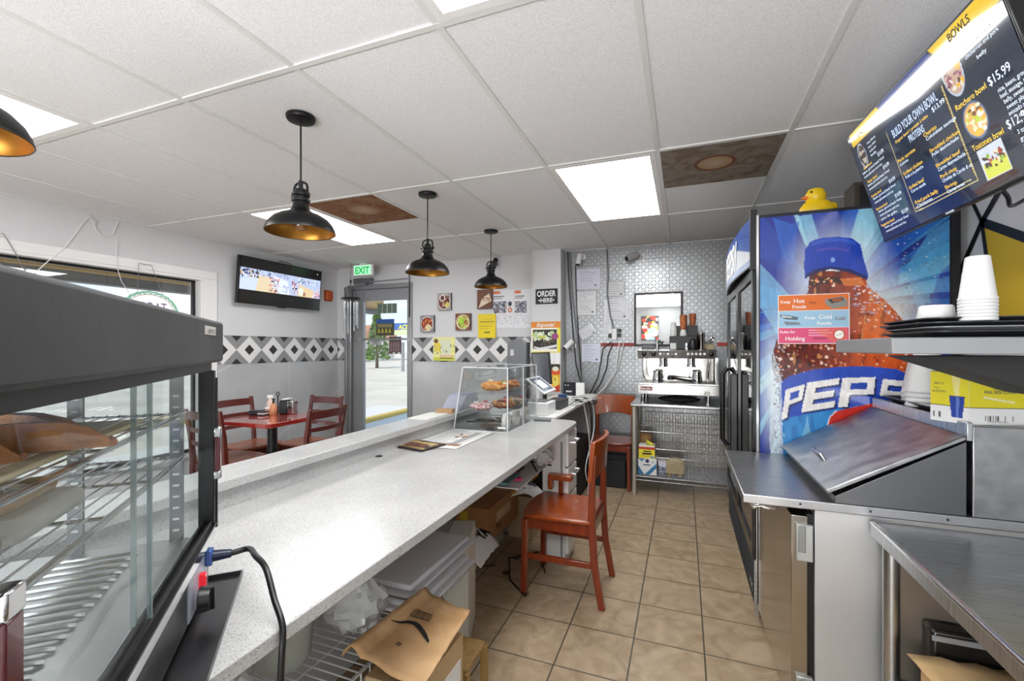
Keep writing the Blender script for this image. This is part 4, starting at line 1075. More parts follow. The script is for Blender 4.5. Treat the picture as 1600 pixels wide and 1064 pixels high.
# paper bags with black print lying out
def printed_bag(c, rz, seed, label, sx=.17, sy=.3, tilt=-.35):
    t = thing('printed_bag', label, 'paper bag', c, rz); rg = random.Random(seed)
    n = 12; vs = []; fs = []
    for j in range(n + 1):
        for i in range(n + 1):
            u, v = i / n - .5, j / n - .5; z = .055 * math.cos(u * PI) + rg.uniform(-.004, .004) + tilt * (u) * sx - abs(v) * .02
            vs.append((u * sx * 1.3, v * sy, z + .04))
    for j in range(n):
        for i in range(n): a = j * (n + 1) + i; fs.append((a, a + 1, a + n + 2, a + n + 1))
    MB().add(vs, fs).build('sheet', mat('bag_white', '#e4e2df', .7), t, local=True, solid=.003)
    m = MB()
    nrm = Vector((-.5, 0, 1)).normalized(); uu = Vector((0, 1, 0)); vv = uu.cross(nrm) * -1
    for k, s_ in enumerate(('THE', 'YAY')):
        pass
    m.text('TN', (.02, -.07, .088), (0, 1, 0), (-1, 0, .15), .07, bold=.05).text('YA', (.055, .02, .072), (0, 1, 0), (-.9, 0, .4), .085, bold=.06)
    m.build('lettering', ink, t, local=True)
    return t
printed_bag((-1.12, 2.3, .195), .05, 3, 'white paper bag with heavy black print draped over the long carton')
printed_bag((-1.02, 2.98, .3), .3, 6, 'second white printed bag farther back, over the mustard folder')
MB().obox((-1.08, 3.08, .2), (.07, 0, .0), (0, .25, 0), (0, 0, .006)).build('folder', mat('folder_mustard', '#c98f2e', .7), label='mustard folder under the farther printed bag', cat='folder')
bpy.data.objects['folder'].location.z = .37
bpy.data.objects['folder'].location.x = -1.12
# loose papers, pink folders on the inner shelf
t = thing('pink_folder', 'bright pink folder lying under the worktop', 'folder', (-.98, 2.35, .63))
MB().obox((-.96, 2.42, .634), (.06, .03, 0), (-.07, .12, 0), (0, 0, .004)).build('cover', mat('pink', '#e01f6e', .5), t)
MB().obox((-.99, 2.3, .640), (.06, .02, 0), (-.05, .09, 0), (0, 0, .001)).build('pages', paper, t)
MB().obox((-.95, 2.28, .655), (.045, .0, 0), (0, .1, 0), (0, 0, .006)).build('booklet', mat('booklet_teal', '#5c7f83', .5), label='grey-teal booklet on the inner shelf by the pink folder', cat='booklet')
bpy.data.objects['booklet'].location = (-.9, 2.27, .645)
MB().tube([(-.8, 2.5, .64), (-.86, 2.6, .66), (-.92, 2.62, .7), (-.88, 2.7, .66), (-.82, 2.66, .64), (-.8, 2.58, .67), (-.76, 2.66, .64)], .006, 8).build('cable_coil', black, label='tangle of black cable on the inner shelf', cat='cable')
t = thing('stapler', 'dark red stapler on the inner shelf under the worktop', 'stapler', (-.9, 2.5, .63))
MB().obox((-.92, 2.52, .636), (.018, 0, 0), (0, .06, 0), (0, 0, .006)).build('base', black, t)
MB().obox((-.92, 2.52, .654), (.014, 0, 0), (0, .055, .006), (0, 0, .009)).build('arm', mat('maroon', '#6b2420', .4), t, bevel=.004)
crumple('plastic_bag', (-.8, 2.62, .7), .07, bagm, 'clear crumpled bag on the inner shelf beside the drawers', 'plastic bag', 12, (.9, .9, .7), .35)
MB().tube([onX(920, 700, -.9).xyz if False else (-.75, 2.2, .1)] + [(-.8, 2.3, .02), (-.95, 2.45, .01), (-1.05, 2.7, .01), (-.9, 2.85, .01), (-.78, 2.6, .012)], .005, 6).build('floor_cable', black, label='black cable lying on the floor under the wooden chair', cat='cable')
bpy.data.objects['floor_cable'].location.z = .001

# kraft delivery bag with the curved mark
zb = .49
c00, c10, c11, c01 = onZ(533, 1025, zb), onZ(660, 1075, zb - .02), onZ(735, 955, zb), onZ(655, 926, zb)
t = thing('kraft_bag', 'flattened brown paper bag with a curved black mark beside the wire rack', 'paper bag', (c00 + c11) / 2)
rg = random.Random(4); n = 16; vs = []; fs = []
for j in range(n + 1):
    for i in range(n + 1):
        u, v = i / n, j / n; p = (c00 * (1 - u) + c10 * u) * (1 - v) + (c01 * (1 - u) + c11 * u) * v
        h = .018 * math.sin(PI * min(1, u * 1.6)) * (1 - .5 * v) + rg.uniform(-.0025, .0025) + (.03 if u < .25 else 0) * math.sin(u * 4 * PI) * (1 - v * .3)
        vs.append(p + Vector((0, 0, h)))
for j in range(n):
    for i in range(n): a = j * (n + 1) + i; fs.append((a, a + 1, a + n + 2, a + n + 1))
MB().add(vs, fs).build('sheet', kraft, t, solid=.004, angle=60)
def onbag(u, v): 
    p = (c00 * (1 - u) + c10 * u) * (1 - v) + (c01 * (1 - u) + c11 * u) * v
    return p + Vector((0, 0, .018 * math.sin(PI * min(1, u * 1.6)) * (1 - .5 * v) + (.03 if u < .25 else 0) * max(0, math.sin(u * 4 * PI)) * (1 - v * .3) + .0065))
m = MB()
cps = [(.2, .42), (.27, .47), (.34, .51), (.41, .535), (.48, .54), (.555, .525), (.63, .50), (.695, .468), (.76, .425)]
arc = [(onbag(*cps[min(8, int(k * 8 / 12))]).lerp(onbag(*cps[min(8, int(k * 8 / 12) + 1)]), k * 8 / 12 - int(k * 8 / 12)), .0075 * math.sin(PI * (k + .9) / 14) + .0008) for k in range(13)]
for k in range(12):
    (p, w0), (q, w1) = arc[k], arc[k + 1]; s_ = (q - p).cross(Vector((0, 0, 1))).normalized()
    m.add([p - s_ * w0, q - s_ * w1, q + s_ * w1, p + s_ * w0], [(0, 1, 2, 3)])
m.build('curved_mark', ink, t); m = MB()
q = [onbag(.29, .70), onbag(.55, .73), onbag(.57, .65), onbag(.31, .60)]
for k in range(4): m.bar(q[k], q[(k + 1) % 4], .0018, .001)
for k in range(8): m.bar(q[0].lerp(q[1], .1 + .11 * k), q[3].lerp(q[2], .1 + .11 * k), .0022 if k % 3 else .001, .001)
m.build('barcode', ink, t); m = MB()
for k in range(3): m.bar(onbag(.46 + .02 * k, .24), onbag(.47 + .02 * k, .28), .0022, .001)
m.build('small_stamp', ink, t)

# boxes under the kraft bag
t = thing('cardboard_box', 'pale brown carton under the flattened brown paper bag', 'box', (-.86, 1.35, 0))
MB().box(-.835, -.665, 1.03, 1.30, .001, .44).build('carton', mat('box_pale', '#b59a72', .8), t, bevel=.003)
MB().box(-.6648, -.664, 1.18, 1.28, .3, .37).build('barcode_label', paper, t)
m = MB(); zc = .215
wood_pale = mat('crate_wood', '#a88850', .7, stretch=(8, 8, 2), noise=(4, '#8f7040', .3, .7))
t = thing('wooden_crate', 'small pale wooden crate at the bottom edge beside the brown bag', 'crate', (-.72, 1.5, 0))
MB().box(-.86, -.72, 1.43, 1.60, zc - .012, zc).build('top_board', wood_pale, t)
for x in (-.855, -.725):
    for y in (1.435, 1.595): MB().box(x - .012, x + .012, y - .012, y + .012, .001, zc - .012).build('leg', wood_pale, t)
MB().box(-.85, -.73, 1.43, 1.60, .03, .05).build('lower_board', wood_pale, t)
MB().obox((-1.0, 1.73, .26), (.05, .02, 0), (-.04, .12, 0), (0, 0, .24)).build('foam_sheet', mat('foam_off', '#c8c4b8', .7), label='upright pale carton standing behind the brown bag', cat='carton')
bpy.data.objects['foam_sheet'].location.z = .001; bpy.data.objects['foam_sheet'].location.x = -1.0; bpy.data.objects['foam_sheet'].location.y = 1.93
MB().box(0, .001, 0, .001, 0, .001) 
# litter on the floor: dark bottle caps and a stick
for k, (u, v, w, lb) in enumerate(((765, 865, .02, 'dark round spot-like cap on the floor tiles nearest the printed bag'), (807, 872, .022, 'dark round cap on the floor left of the chair leg'), (791, 895, .024, 'dark round cap on the floor, nearest of three'))):
    MB().lathe([(0, 0), (w, 0), (w, .004), (w * .6, .006), (0, .003)], onZ(u, v, .001), n=16).build('bottle_cap', mat('cap_brown', '#3a2f20', .6), label=lb, cat='disc')
MB().bar(onZ(741, 886, .006), onZ(775, 883, .006), .012, .006).build('twig', mat('twig', '#4d3f28', .8), label='thin brown stick on the floor before the caps', cat='stick')

# ================================================================== things on the counter
# power cord of the hot case
P0 = Vector((-.885, .665, .985))
edge = onZ(440, 960, CT + .005)
cord = [onX(0, 0, 1)] if False else []
pts = [P0 + Vector((.0, .0, 0)), P0 + Vector((.04, .02, .004)), P0 + Vector((.09, .045, .0)), P0 + Vector((.15, .07, -.03))]
t_end = [Vector((-.70, .80, .90)), Vector((-.655, .815, .862)), Vector((-.647, .80, .80)), Vector((-.66, .77, .6)), Vector((-.68, .75, .3)), Vector((-.70, .74, .05))]
def smooth(pts, n=8):
    out = []; P = [Vector(p) for p in pts]
    for i in range(len(P) - 1):
        p0, p1, p2, p3 = P[max(i - 1, 0)], P[i], P[i + 1], P[min(i + 2, len(P) - 1)]
        for k in range(n):
            s_ = k / n; out.append(.5 * ((2 * p1) + (-p0 + p2) * s_ + (2 * p0 - 5 * p1 + 4 * p2 - p3) * s_ ** 2 + (-p0 + 3 * p1 - 3 * p2 + p3) * s_ ** 3))
    out.append(P[-1]); return out
CORD = (P0, pts, t_end)
# menus
t = thing('menu_sheet', 'white printed menu sheet lying before the clear display case', 'menu', onZ(705, 690, CT))
q = [onZ(665, 701, CT + .001), onZ(710, 701, CT + .001), onZ(763, 678, CT + .001), onZ(700, 673, CT + .001)]
r_ = (q[1] - q[0]); r_ = Vector((.93, -.12, 0)).normalized(); d_ = Vector((-.12, -.99, 0)).normalized()
A = Art(.27, .46, 300, '#dcdcda')
for k in range(12): A.rect(.02, .03 + .034 * k, .02 + .1 + .1 * ((k * 7) % 5) / 5, .036 + .034 * k, '#6a6a6a')
A.rect(.18, .04, .22, .4, '#9a9c9e').rect(.235, .03, .24, .43, '#55565a').blobs(10, (.12, .1, .2, .2), .015, ['#c9b27a', '#3b3b3a', '#b88e5a'], 3).rect(.02, .36, .25, .4, '#8a6a55')
MB().box(-1.295, -1.03, 1.93, 2.385, CT + .0005, CT + .002).build('sheet', paper, t)
A.build('print', pm, (-1.295, 2.385, CT + .0028), (1, 0, 0), (0, -1, 0), t)
t = thing('menu_booklet', 'dark brown menu booklet on the worktop at the foot of the ledge', 'menu', onZ(668, 690, CT))
A = Art(.2, .17, 300, '#2c1c18'); A.rect(.01, .02, .17, .06, '#b59b62').rect(.02, .07, .15, .12, '#6b4038').rect(.01, .13, .19, .15, '#a38a50').blobs(16, (.02, .02, .18, .14), .012, ['#c9b48c', '#4a2c24', '#7b3a30'], 2)
o_ = Vector((-1.305, 2.03, CT + .0085)); rr = Vector((.97, -.24, 0)); dd = Vector((-.24, -.97, 0))
MB().obox(o_ + rr * .1 + dd * .085 - Vector((0, 0, .003)), rr * .1, dd * .085, (0, 0, .0025)).build('cover', mat('menu_brown', '#2a1a16', .4), t)
A.build('print', pm, o_, rr, dd, t)

# clear acrylic display case
t = thing('display_case', 'clear acrylic display case holding snacks at the far end of the worktop', 'display case', (-1.1, 2.66, CT))
ax0, ax1, ay0, ay1, az1 = -1.285, -.94, 2.39, 2.93, 1.245
tk = .005; lean = .06
m = MB()
m.box(ax0 + 0, ax1, ay0, ay1, CT + .001, CT + .006)
m.box(ax0 + lean, ax1, ay0, ay1, az1 - tk, az1)
m.box(ax1 - tk, ax1, ay0, ay1, CT + .006, az1 - tk)
for y in (ay0, ay1 - tk): m.prism([(ax0, y, CT + .006), (ax1 - tk, y, CT + .006), (ax1 - tk, y, az1 - tk), (ax0 + lean, y, az1 - tk)], (0, tk, 0))
m.prism([(ax0, ay0 + tk, CT + .006), (ax0 + tk, ay0 + tk, CT + .006), (ax0 + lean + tk, ay0 + tk, az1 - tk), (ax0 + lean, ay0 + tk, az1 - tk)], (0, ay1 - ay0 - 2 * tk, 0))
m.build('acrylic_walls', acrylic, t)
m = MB(); e_ = .0035
for a_, b_ in (((ax1, ay0, CT), (ax1, ay0, az1)), ((ax1, ay1, CT), (ax1, ay1, az1)), ((ax0, ay0, CT), (ax0 + lean, ay0, az1)), ((ax0 + lean, ay0, az1), (ax1, ay0, az1)), ((ax1, ay0, az1), (ax1, ay1, az1)),
               ((ax0 + lean, ay0, az1), (ax0 + lean, ay1, az1)), ((ax0 + lean, ay1, az1), (ax1, ay1, az1)), ((ax0, ay0, CT + .004), (ax1, ay0, CT + .004)), ((ax1, ay0, CT + .004), (ax1, ay1, CT + .004)), ((ax1, 2.66, CT), (ax1, 2.66, az1))):
    m.bar(a_, b_, e_ * 1.6)
m.build('edge_strips', mat('acrylic_edge', '#e6eaec', .2, alpha=.75), t)
for k, (z, tl) in enumerate(((.955, .03), (1.07, .03))):
    MB().prism([(ax0 + .03, ay0 + .03, z), (ax1 - .012, ay0 + .03, z + tl), (ax1 - .012, ay1 - .02, z + tl), (ax0 + .03, ay1 - .02, z)], (0, 0, .004)).build('tray_shelf', acrylic, t)
MB().box(-1.0, -.95, ay0 - .0015, ay0 - .0005, CT + .025, CT + .035).build('label_sticker', white, t)
MB().box(ax0 + .12, ax1 - .1, ay0 + .05, ay1 - .05, az1 + .001, az1 + .004).build('top_plate', acrylic, t)
# snacks inside
def snack(c, s_, cols, seed, label, name='wrapped_snack', cat='snack', film_=True):
    t = thing(name, label, cat, (c[0], c[1], c[2] - .02)); rg = random.Random(seed)
    crumple('filling', c, .5 * s_, mat('snack_' + cols[0], cols[0], .6, noise=(60, cols[1], .4, .6)), None, None, seed, (1.2, .9, .42), .3, parent=t, segs=8)
    for k in range(16):
        a = rg.uniform(0, 2 * PI); r_ = s_ * rg.uniform(.15, .5)
        crumple('topping', (c[0] + r_ * math.cos(a), c[1] + r_ * math.sin(a) * .8, c[2] + rg.uniform(.02, .2) * s_), .1 * s_, mat('snack_' + cols[2 + k % 3], cols[2 + k % 3], .5), None, None, seed + k, (1.3, 1.1, .6), .3, parent=t, segs=5)
    return t
snack((-1.07, 2.5, 1.130), .14, ('#d8a45c', '#b8703a', '#e07a2e', '#7d9c3e', '#e8dcc0'), 2, 'orange and green filled arepa on the upper shelf of the display case', 'arepa', 'food')
snack((-1.06, 2.72, 1.124), .12, ('#d89a50', '#a8602a', '#5c3a20', '#cf6b2e', '#8a5a2a'), 5, 'browned pastry farther back on the upper shelf of the display case', 'pastry', 'food')
snack((-1.15, 2.5, 1.006), .12, ('#b33a44', '#e4dcd8', '#d8d4d0', '#3e6b4e', '#b02a3a'), 7, 'red and white candy heap on the lower shelf of the display case', 'candy_heap', 'candy')
snack((-1.03, 2.56, 1.016), .13, ('#b8875a', '#7d4a2c', '#c9a468', '#5a2c28', '#c34a4a'), 9, 'brown snack heap in the middle of the lower shelf', 'snack_heap', 'snack')
snack((-1.05, 2.76, 1.014), .13, ('#c9b49c', '#a08870', '#9c4a5a', '#dcd6cc', '#7d746a'), 12, 'pale snack heap at the back of the lower shelf', 'snack_heap', 'snack')
rg = random.Random(5)
for k in range(7):
    x, y = rg.uniform(-1.2, -.99), rg.uniform(2.46, 2.85); c = Vector((x, y, CT + .012 + .008 * (k % 3)))
    a = rg.uniform(0, PI)
    MB().obox(c, Vector((math.cos(a), math.sin(a), 0)) * .055, Vector((-math.sin(a), math.cos(a), 0)) * .03, (0, 0, .003)).build('gift_card', mat('card_' + str(k % 3), ('#3a3436', '#8d7f76', '#54402f')[k % 3], .4), label=('dark' if k % 3 == 0 else 'grey' if k % 3 == 1 else 'brown') + ' flat packet lying on the floor of the display case', cat='packet', group='flat packets in the display case')
for k, (x, y) in enumerate(((-.975, 2.46), (-.972, 2.62), (-.97, 2.8))):
    t = thing('tape_roll', ('nearest', 'middle', 'farthest')[k] + ' grey ring-shaped roll against the aisle side of the display case', 'roll', (x, y, CT + .01))
    MB().lathe([(.02, -.012), (.045, -.012), (.045, .012), (.02, .012)], (x, y, CT + .058), n=26, close=True, M=Matrix.Rotation(PI / 2, 4, 'Y') @ Matrix.Identity(4)).build('tape', mat('tape_grey', '#d3d1cd', .5), t)
t = thing('tongs', 'dark tongs lying at the bottom of the display case', 'tongs', (-1.08, 2.45, CT + .03))
MB().bar((-1.22, 2.44, CT + .045), (-.98, 2.42, CT + .06), .012, .004).bar((-1.22, 2.455, CT + .045), (-.98, 2.47, CT + .06), .012, .004).build('arms', black_metal, t)
# blue wire basket and papers left of the case on the ledge
t = thing('paper_stack', 'white papers and a small brown block on the ledge left of the display case', 'papers', (-1.37, 2.35, .963))
MB().box(-1.45, -1.32, 2.15, 2.4, .9625, .966).build('sheets', paper, t)
MB().obox((-1.36, 2.42, .975), (.05, .01, 0), (-.006, .03, 0), (0, 0, .012)).build('block', mat('block_tan', '#a98660', .7), t)
t = thing('napkin_box', 'lilac-blue plastic box standing on the ledge behind the display case', 'box', (-1.38, 2.62, .963))
MB().prism([(-1.45, 2.52, .963), (-1.45, 2.80, .963), (-1.45, 2.80, 1.05), (-1.45, 2.63, 1.05)], (.13, 0, 0)).build('body', mat('lilac_plastic', '#b3b6c8', .3, alpha=.55), t, bevel=.004)
MB().box(-1.44, -1.33, 2.65, 2.79, 1.0505, 1.054).build('lid', mat('lilac_plastic2', '#8f95b8', .3), t)
# kiosk, monitor, tablet register, printer
t = thing('kiosk', 'tall grey kiosk seen from behind in front of the diamond border', 'kiosk', (-1.3, 3.3, .962))
k0, k1 = onY(793, 531, 3.45), onY(823, 531, 3.45)
kx0, kx1, kzt = k0.x, k1.x, k0.z
MB().prism([(kx0, 3.44, .88), (kx1, 3.44, .88), (kx1, 3.44, kzt - .03), (kx1 - .02, 3.44, kzt), (kx0 + .02, 3.44, kzt), (kx0, 3.44, kzt - .03)], (0, .045, 0)).build('shell', mat('kiosk_grey', '#6b6d70', .45, metal=.4), t, bevel=.01)
MB().box(kx1, kx1 + .012, 3.45, 3.5, .88, kzt - .02).build('side_edge', black, t)
MB().box(kx0 + .04, kx1 - .04, 3.36, 3.44, .873, .9).build('foot', mat('kiosk_grey2', '#55575a', .45), t)
MB().box(kx0 + .03, kx0 + .06, 3.436, 3.4395, kzt - .13, kzt - .08).build('badge', mat('badge_grey', '#b9babd', .4), t)
MB().box(-1.47, -1.25, 3.02, 4.6, .001, .872).build('back_cabinet', mat('half_wall_grey', '#a9abad', .6), label='grey cabinet behind the side desk carrying the kiosk', cat='cabinet')
t = thing('monitor', 'black-framed dark monitor leaning behind the tablet register', 'monitor', (-1.12, 3.9, .873))
q0, q1, q2, q3 = onY(829.5, 551, 3.95), onY(858, 550, 3.95), onY(862, 600, 3.9), onY(836, 603, 3.9)
n_ = Vector((0, .03, 0))
MB().prism([q0, q1, q2, q3], n_).build('casing', black, t, bevel=.003)
def lerp4(u, v): return (q0 * (1 - u) + q1 * u) * (1 - v) + (q3 * (1 - u) + q2 * u) * v
MB().add([lerp4(u, v) + Vector((0, -.002, 0)) for u, v in ((.07, .04), (.07, .96), (.93, .96), (.93, .04))], [(0, 1, 2, 3)]).build('screen', mat('screen_grey', '#55575e', .15), t)
MB().cyl((q2.x * .5 + q3.x * .5, 3.95, .873), (q2.x * .5 + q3.x * .5, 3.94, q2.z + .02), .02).lathe([(0, 0), (.09, 0), (.09, .008), (0, .01)], (q2.x * .5 + q3.x * .5, 3.95, .873), n=24).build('stand', black, t)
# cash register tablet
t = thing('register', 'white tablet register tilted on its stand beside the display case', 'register', (-1.0, 3.2, .873))
yt = 3.22
f0, f1, f2, f3 = onY(822, 591, yt + .06), onY(842, 587, yt + .14), onY(869, 608, yt + .1), onY(851, 615, yt)
q = [f0, f1, f2, f3]; nn = (f1 - f0).cross(f3 - f0).normalized(); nn = nn if nn.z < 0 else -nn
MB().prism(q, nn * .014).build('bezel', white, t, bevel=.003)
cq = sum(q, Vector()) / 4
MB().add([cq + (p - cq) * .84 - nn * .0015 for p in q], [(0, 1, 2, 3)]).build('screen', mat('screen_blue_grey', '#5d6475', .12), t)
MB().tube([cq + nn * .012, cq + nn * .06 + Vector((-.01, .0, -.03)), Vector((cq.x - .03, 3.36, .93)), Vector((cq.x - .03, 3.365, .886))], .016, 12).build('stand_arm', white, t)
MB().box(cq.x - .11, cq.x + .06, 3.325, 3.41, .8725, .885).build('foot', white, t, bevel=.004)
p0 = onZ(855, 650, .873)
t = thing('receipt_printer', 'white boxy receipt printer in front of the tablet register', 'printer', (-.95, 3.16, .873))
MB().box(-1.06, -.905, 3.09, 3.30, .873, .965).build('body', white, t, bevel=.006)
MB().box(-1.04, -.93, 3.11, 3.28, .9655, .972).build('lid', mat('slot_grey', '#6e7174', .4), t, bevel=.003)
MB().box(-1.02, -.9, 3.42, 3.68, .873, .945).build('cash_drawer', mat('drawer_dark', '#3b3a3c', .5), label='dark low box right behind the white receipt printer', cat='box')
bpy.data.objects['register'].location.z = .873
t = thing('paper_cup', 'blue and white cup beside the dark box at the register', 'cup', (-.97, 3.76, .873))
MB().lathe([(0, 0), (.03, 0), (.036, .05), (0, .05)], (-.97, 3.76, .873), n=22).build('lower_band', white, t)
MB().lathe([(0, .05), (.036, .05), (.04, .085), (.041, .087), (.036, .087), (0, .08)], (-.97, 3.76, .873), n=22).build('blue_band', mat('cup_blue', '#2b4d86', .5), t)
a, b_ = onY(880, 597, 4.5), onY(898, 622, 4.5)
t = thing('router', 'black router standing on the side desk by the cables', 'router', ((a.x + b_.x) / 2, 4.52, .873))
MB().box(a.x, b_.x, 4.5, 4.54, .873, a.z).build('casing', mat('router_black', '#16171d', .4), t, bevel=.004)
MB().box(a.x + .03, b_.x - .03, 4.498, 4.4995, a.z - .1, a.z - .085).box(a.x + .015, a.x + .03, 4.498, 4.4995, a.z - .035, a.z - .025).box(a.x + .045, a.x + .06, 4.498, 4.4995, a.z - .035, a.z - .025).build('badge', mat('badge_pale', '#c9cdd8', .4), t)
a2, b2 = onY(899, 598, 4.5), onY(913, 622, 4.5)
MB().box(a2.x + .004, b2.x, 4.5, 4.545, .873, a2.z).build('router', white, label='white router standing right of the black one', cat='router', bevel=.006)
MB().obox((-.80, 2.955 - .08, CT + .006), (.055, .01, 0), (-.006, .03, 0), (0, 0, .005)).build('card_reader', mat('reader_grey', '#5d6264', .4), label='flat grey card reader on the worktop right of the display case', cat='card reader', bevel=.003)
bpy.data.objects['card_reader'].location = onZ(848, 657, CT + .001)
# tangle of cables at the desk end
rg = random.Random(11); m = MB()
for k in range(9):
    c = onZ(912, 628, .885) + Vector((rg.uniform(-.05, .05), rg.uniform(-.25, .15), 0)); pts = [c + Vector((rg.uniform(-.12, .1), rg.uniform(-.16, .16), rg.uniform(0, .05))) for _ in range(5)]
    if k in (0, 4, 6): pts += [Vector((-.82, 3.9 + .05 * k, .88)), Vector((-.81 + rg.uniform(-.01, .03), 3.95 + .05 * k, .6)), Vector((-.8 + rg.uniform(-.04, .04), 4.0, .3)), Vector((-.8, 4.0, .04 + .02 * k))]
    m.m(k % 3).tube(smooth(pts, 5), .0035 if k % 3 else .005, 6)
m.build('cable_tangle', [white, black, offwhite], label='tangle of black and white cables at the end of the side desk', cat='cables', kind='stuff')

# ================================================================== drinks cooler with the printed side
cx0, cx1, cy0, cy1, czt = .333, 1.065, 2.45, 3.85, 2.0
t = cooler = thing('drinks_cooler', 'tall drinks cooler with a huge cola bottle printed on its side', 'cooler', ((cx0 + cx1) / 2, (cy0 + cy1) / 2, 0))
cab = mat('cooler_black', '#17181b', .35)
MB().box(cx0 + .03, cx1, cy0, cy1, .04, czt).build('cabinet', cab, t, bevel=.004)
for x in (.42, 1.0):
    for y in (2.52, 3.78): MB().cyl((x, y - .01, .025), (x, y + .012, .025), .025, 16).build('caster', black, t)
# side picture
W, H = cx1 - cx0 - .02, czt - .1
A = Art(W, H, 330, '#0c2f9e')
def cr(cx, cy):      # from the zoomed crop of the panel to its own metres
    p = onY(1180 + cx * .3666, 320 + cy * .3666, cy0 - .003); return (p.x - cx0 - .012, czt - .015 - p.z)
def crs(*q): return [cr(*p) for p in q]
ccx, ccy = cr(345, 430)
ang = np.arctan2(A.Y - ccy, A.X - ccx); rad = np.hypot(A.X - ccx, A.Y - ccy)
rg_ = np.random.default_rng(5); nb = 64; vals = rg_.random(nb + 1); wid = np.sort(rg_.random(nb)) * 2 * PI - PI
idx = np.searchsorted(wid, ang + .02 * np.sin(rad * 9)); v_ = vals[idx]
edge_ = np.clip(np.abs(ang - wid[np.clip(idx - 1, 0, nb - 1)]) * 14, 0, 1)
pal_ = np.array([lin(x) for x in ('#0b2487', '#12389f', '#1c5fbe', '#3f95cf', '#86c3de', '#cfe3ea')])
lvl = np.clip(v_ * 4.1 + .5 * (nz(A.ny, A.nx, 10, 3) - .5) + .5 * (A.Y / H) * (A.X < ccx), 0, 4.99); lo = lvl.astype(int); fr = (lvl - lo)[..., None]
A.c = pal_[lo] * (1 - fr) + pal_[np.minimum(lo + 1, 5)] * fr
A.c *= (.75 + .25 * edge_)[..., None]
# darker corner blues at the top left, facets
A.poly(crs((10, 60), (170, 30), (180, 380), (120, 400), (10, 180)), '#0c2a94', .65).poly(crs((75, 55), (180, 90), (165, 260), (120, 230)), '#1f63c4', .7)
A.poly(crs((10, 240), (60, 290), (160, 400), (100, 560), (10, 420)), '#7fb8d8', .6).poly(crs((560, 150), (640, 110), (600, 380), (540, 350)), '#0f39a8', .5)
A.poly(crs((640, 270), (740, 120), (830, 60), (830, 200), (700, 480)), '#4c9fd2', .6).poly(crs((180, 50), (240, 40), (270, 140), (210, 170)), '#8fd0e4', .6)
A.poly(crs((780, 300), (830, 250), (830, 500), (700, 560)), '#1a4fb4', .6).poly(crs((100, 90), (190, 70), (160, 240), (130, 250)), '#174cb0', .6)
# white glow around the bottle
g = cr(345, 330); A.put(np.clip(1.25 - np.hypot((A.X - g[0]) / .20, (A.Y - g[1]) / .26), 0, 1) ** 1.2, '#dfe6ea')
g = cr(560, 480); A.put(np.clip(1.15 - np.hypot((A.X - g[0]) / .18, (A.Y - g[1]) / .2), 0, 1) ** 1.3, '#e6e4dc')
g = cr(80, 760); A.put(np.clip(1.1 - np.hypot((A.X - g[0]) / .08, (A.Y - g[1]) / .36), 0, 1) ** 1.3, '#dbe6ea')
# bottle
bot = crs((232, 280), (470, 285), (478, 350), (540, 395), (600, 455), (650, 520), (685, 600), (705, 700), (708, 760), (95, 760), (72, 700), (72, 640), (90, 580), (130, 500), (180, 430), (225, 372))
A.poly(bot, '#8a2c12')
inb = A.inside(bot)
n1 = nz(A.ny, A.nx, 26, 8); n2 = nz(A.ny, A.nx, 60, 9)
xm = np.clip((A.X - cr(250, 600)[0]) / .22, 0, 1)
A.put(inb * np.clip(xm * .9 * (.55 + .7 * n1), 0, 1), '#c9541c')
A.put(inb * np.clip((1 - xm) * (.45 + .5 * n2), 0, 1), '#3a0d0c')
g = cr(520, 500); A.put(inb * np.clip(1 - np.hypot((A.X - g[0]) / .09, (A.Y - g[1]) / .16), 0, 1), '#e0702a')
A.put(inb * (n2 > .78) * .45, '#2b0a08').put(inb * (n1 * n2 > .62) * .5, '#f0a45a')
rr_ = random.Random(3)
def drops(poly, n, cols, s0, s1, seed, lim=None):
    r = random.Random(seed); xs = [p[0] for p in poly]; ys = [p[1] for p in poly]
    for _ in range(n):
        x, y = r.uniform(min(xs), max(xs)), r.uniform(min(ys), max(ys))
        i, j = int(y / H * (A.ny - 1)), int(x / W * (A.nx - 1))
        if lim is not None and not lim[min(max(i, 0), A.ny - 1), min(max(j, 0), A.nx - 1)]: continue
        s_ = r.uniform(s0, s1); A.disc(x, y, s_, s_ * 1.1, r.choice(cols), .8)
drops(crs((70, 560), (420, 560), (420, 720), (70, 720)), 150, ['#a8563c', '#d88a66', '#f0d2c0', '#1e0607', '#7a241a'], .002, .007, 4, inb)
drops(crs((420, 350), (700, 350), (700, 700), (420, 700)), 160, ['#f2b98c', '#7d2410', '#ffe6cc', '#b8481a', '#e88a4a'], .002, .006, 6, inb)
for k in range(60):      # beads along the right shoulder
    u_ = k / 60; p = cr(478 + 215 * u_ + rr_.uniform(-12, 8), 345 + 270 * u_ ** 1.15 + rr_.uniform(-10, 16)); s_ = rr_.uniform(.002, .006)
    A.disc(p[0], p[1], s_, s_, rr_.choice(['#e8d6cc', '#8a2c1a', '#f6ece4', '#b8a8b8', '#c9643a']), .85)
for k in range(26):      # ice sparkle at the neck and shoulder
    p = cr(rr_.uniform(420, 520), rr_.uniform(345, 470)); A.disc(p[0], p[1], rr_.uniform(.003, .012), .003, rr_.choice(['#c9c6d6', '#e9e4ea', '#9a8fae']), .7)
A.poly(crs((235, 318), (330, 305), (455, 320), (450, 345), (330, 330), (225, 350)), '#3a130e').blobs(26, (*cr(230, 315), *cr(460, 345)), .006, ['#f0a45a', '#d4651f', '#1c0907', '#eecbb0'], 7)
A.poly(crs((360, 315), (450, 310), (470, 345), (380, 345)), '#e07a2c', .8)
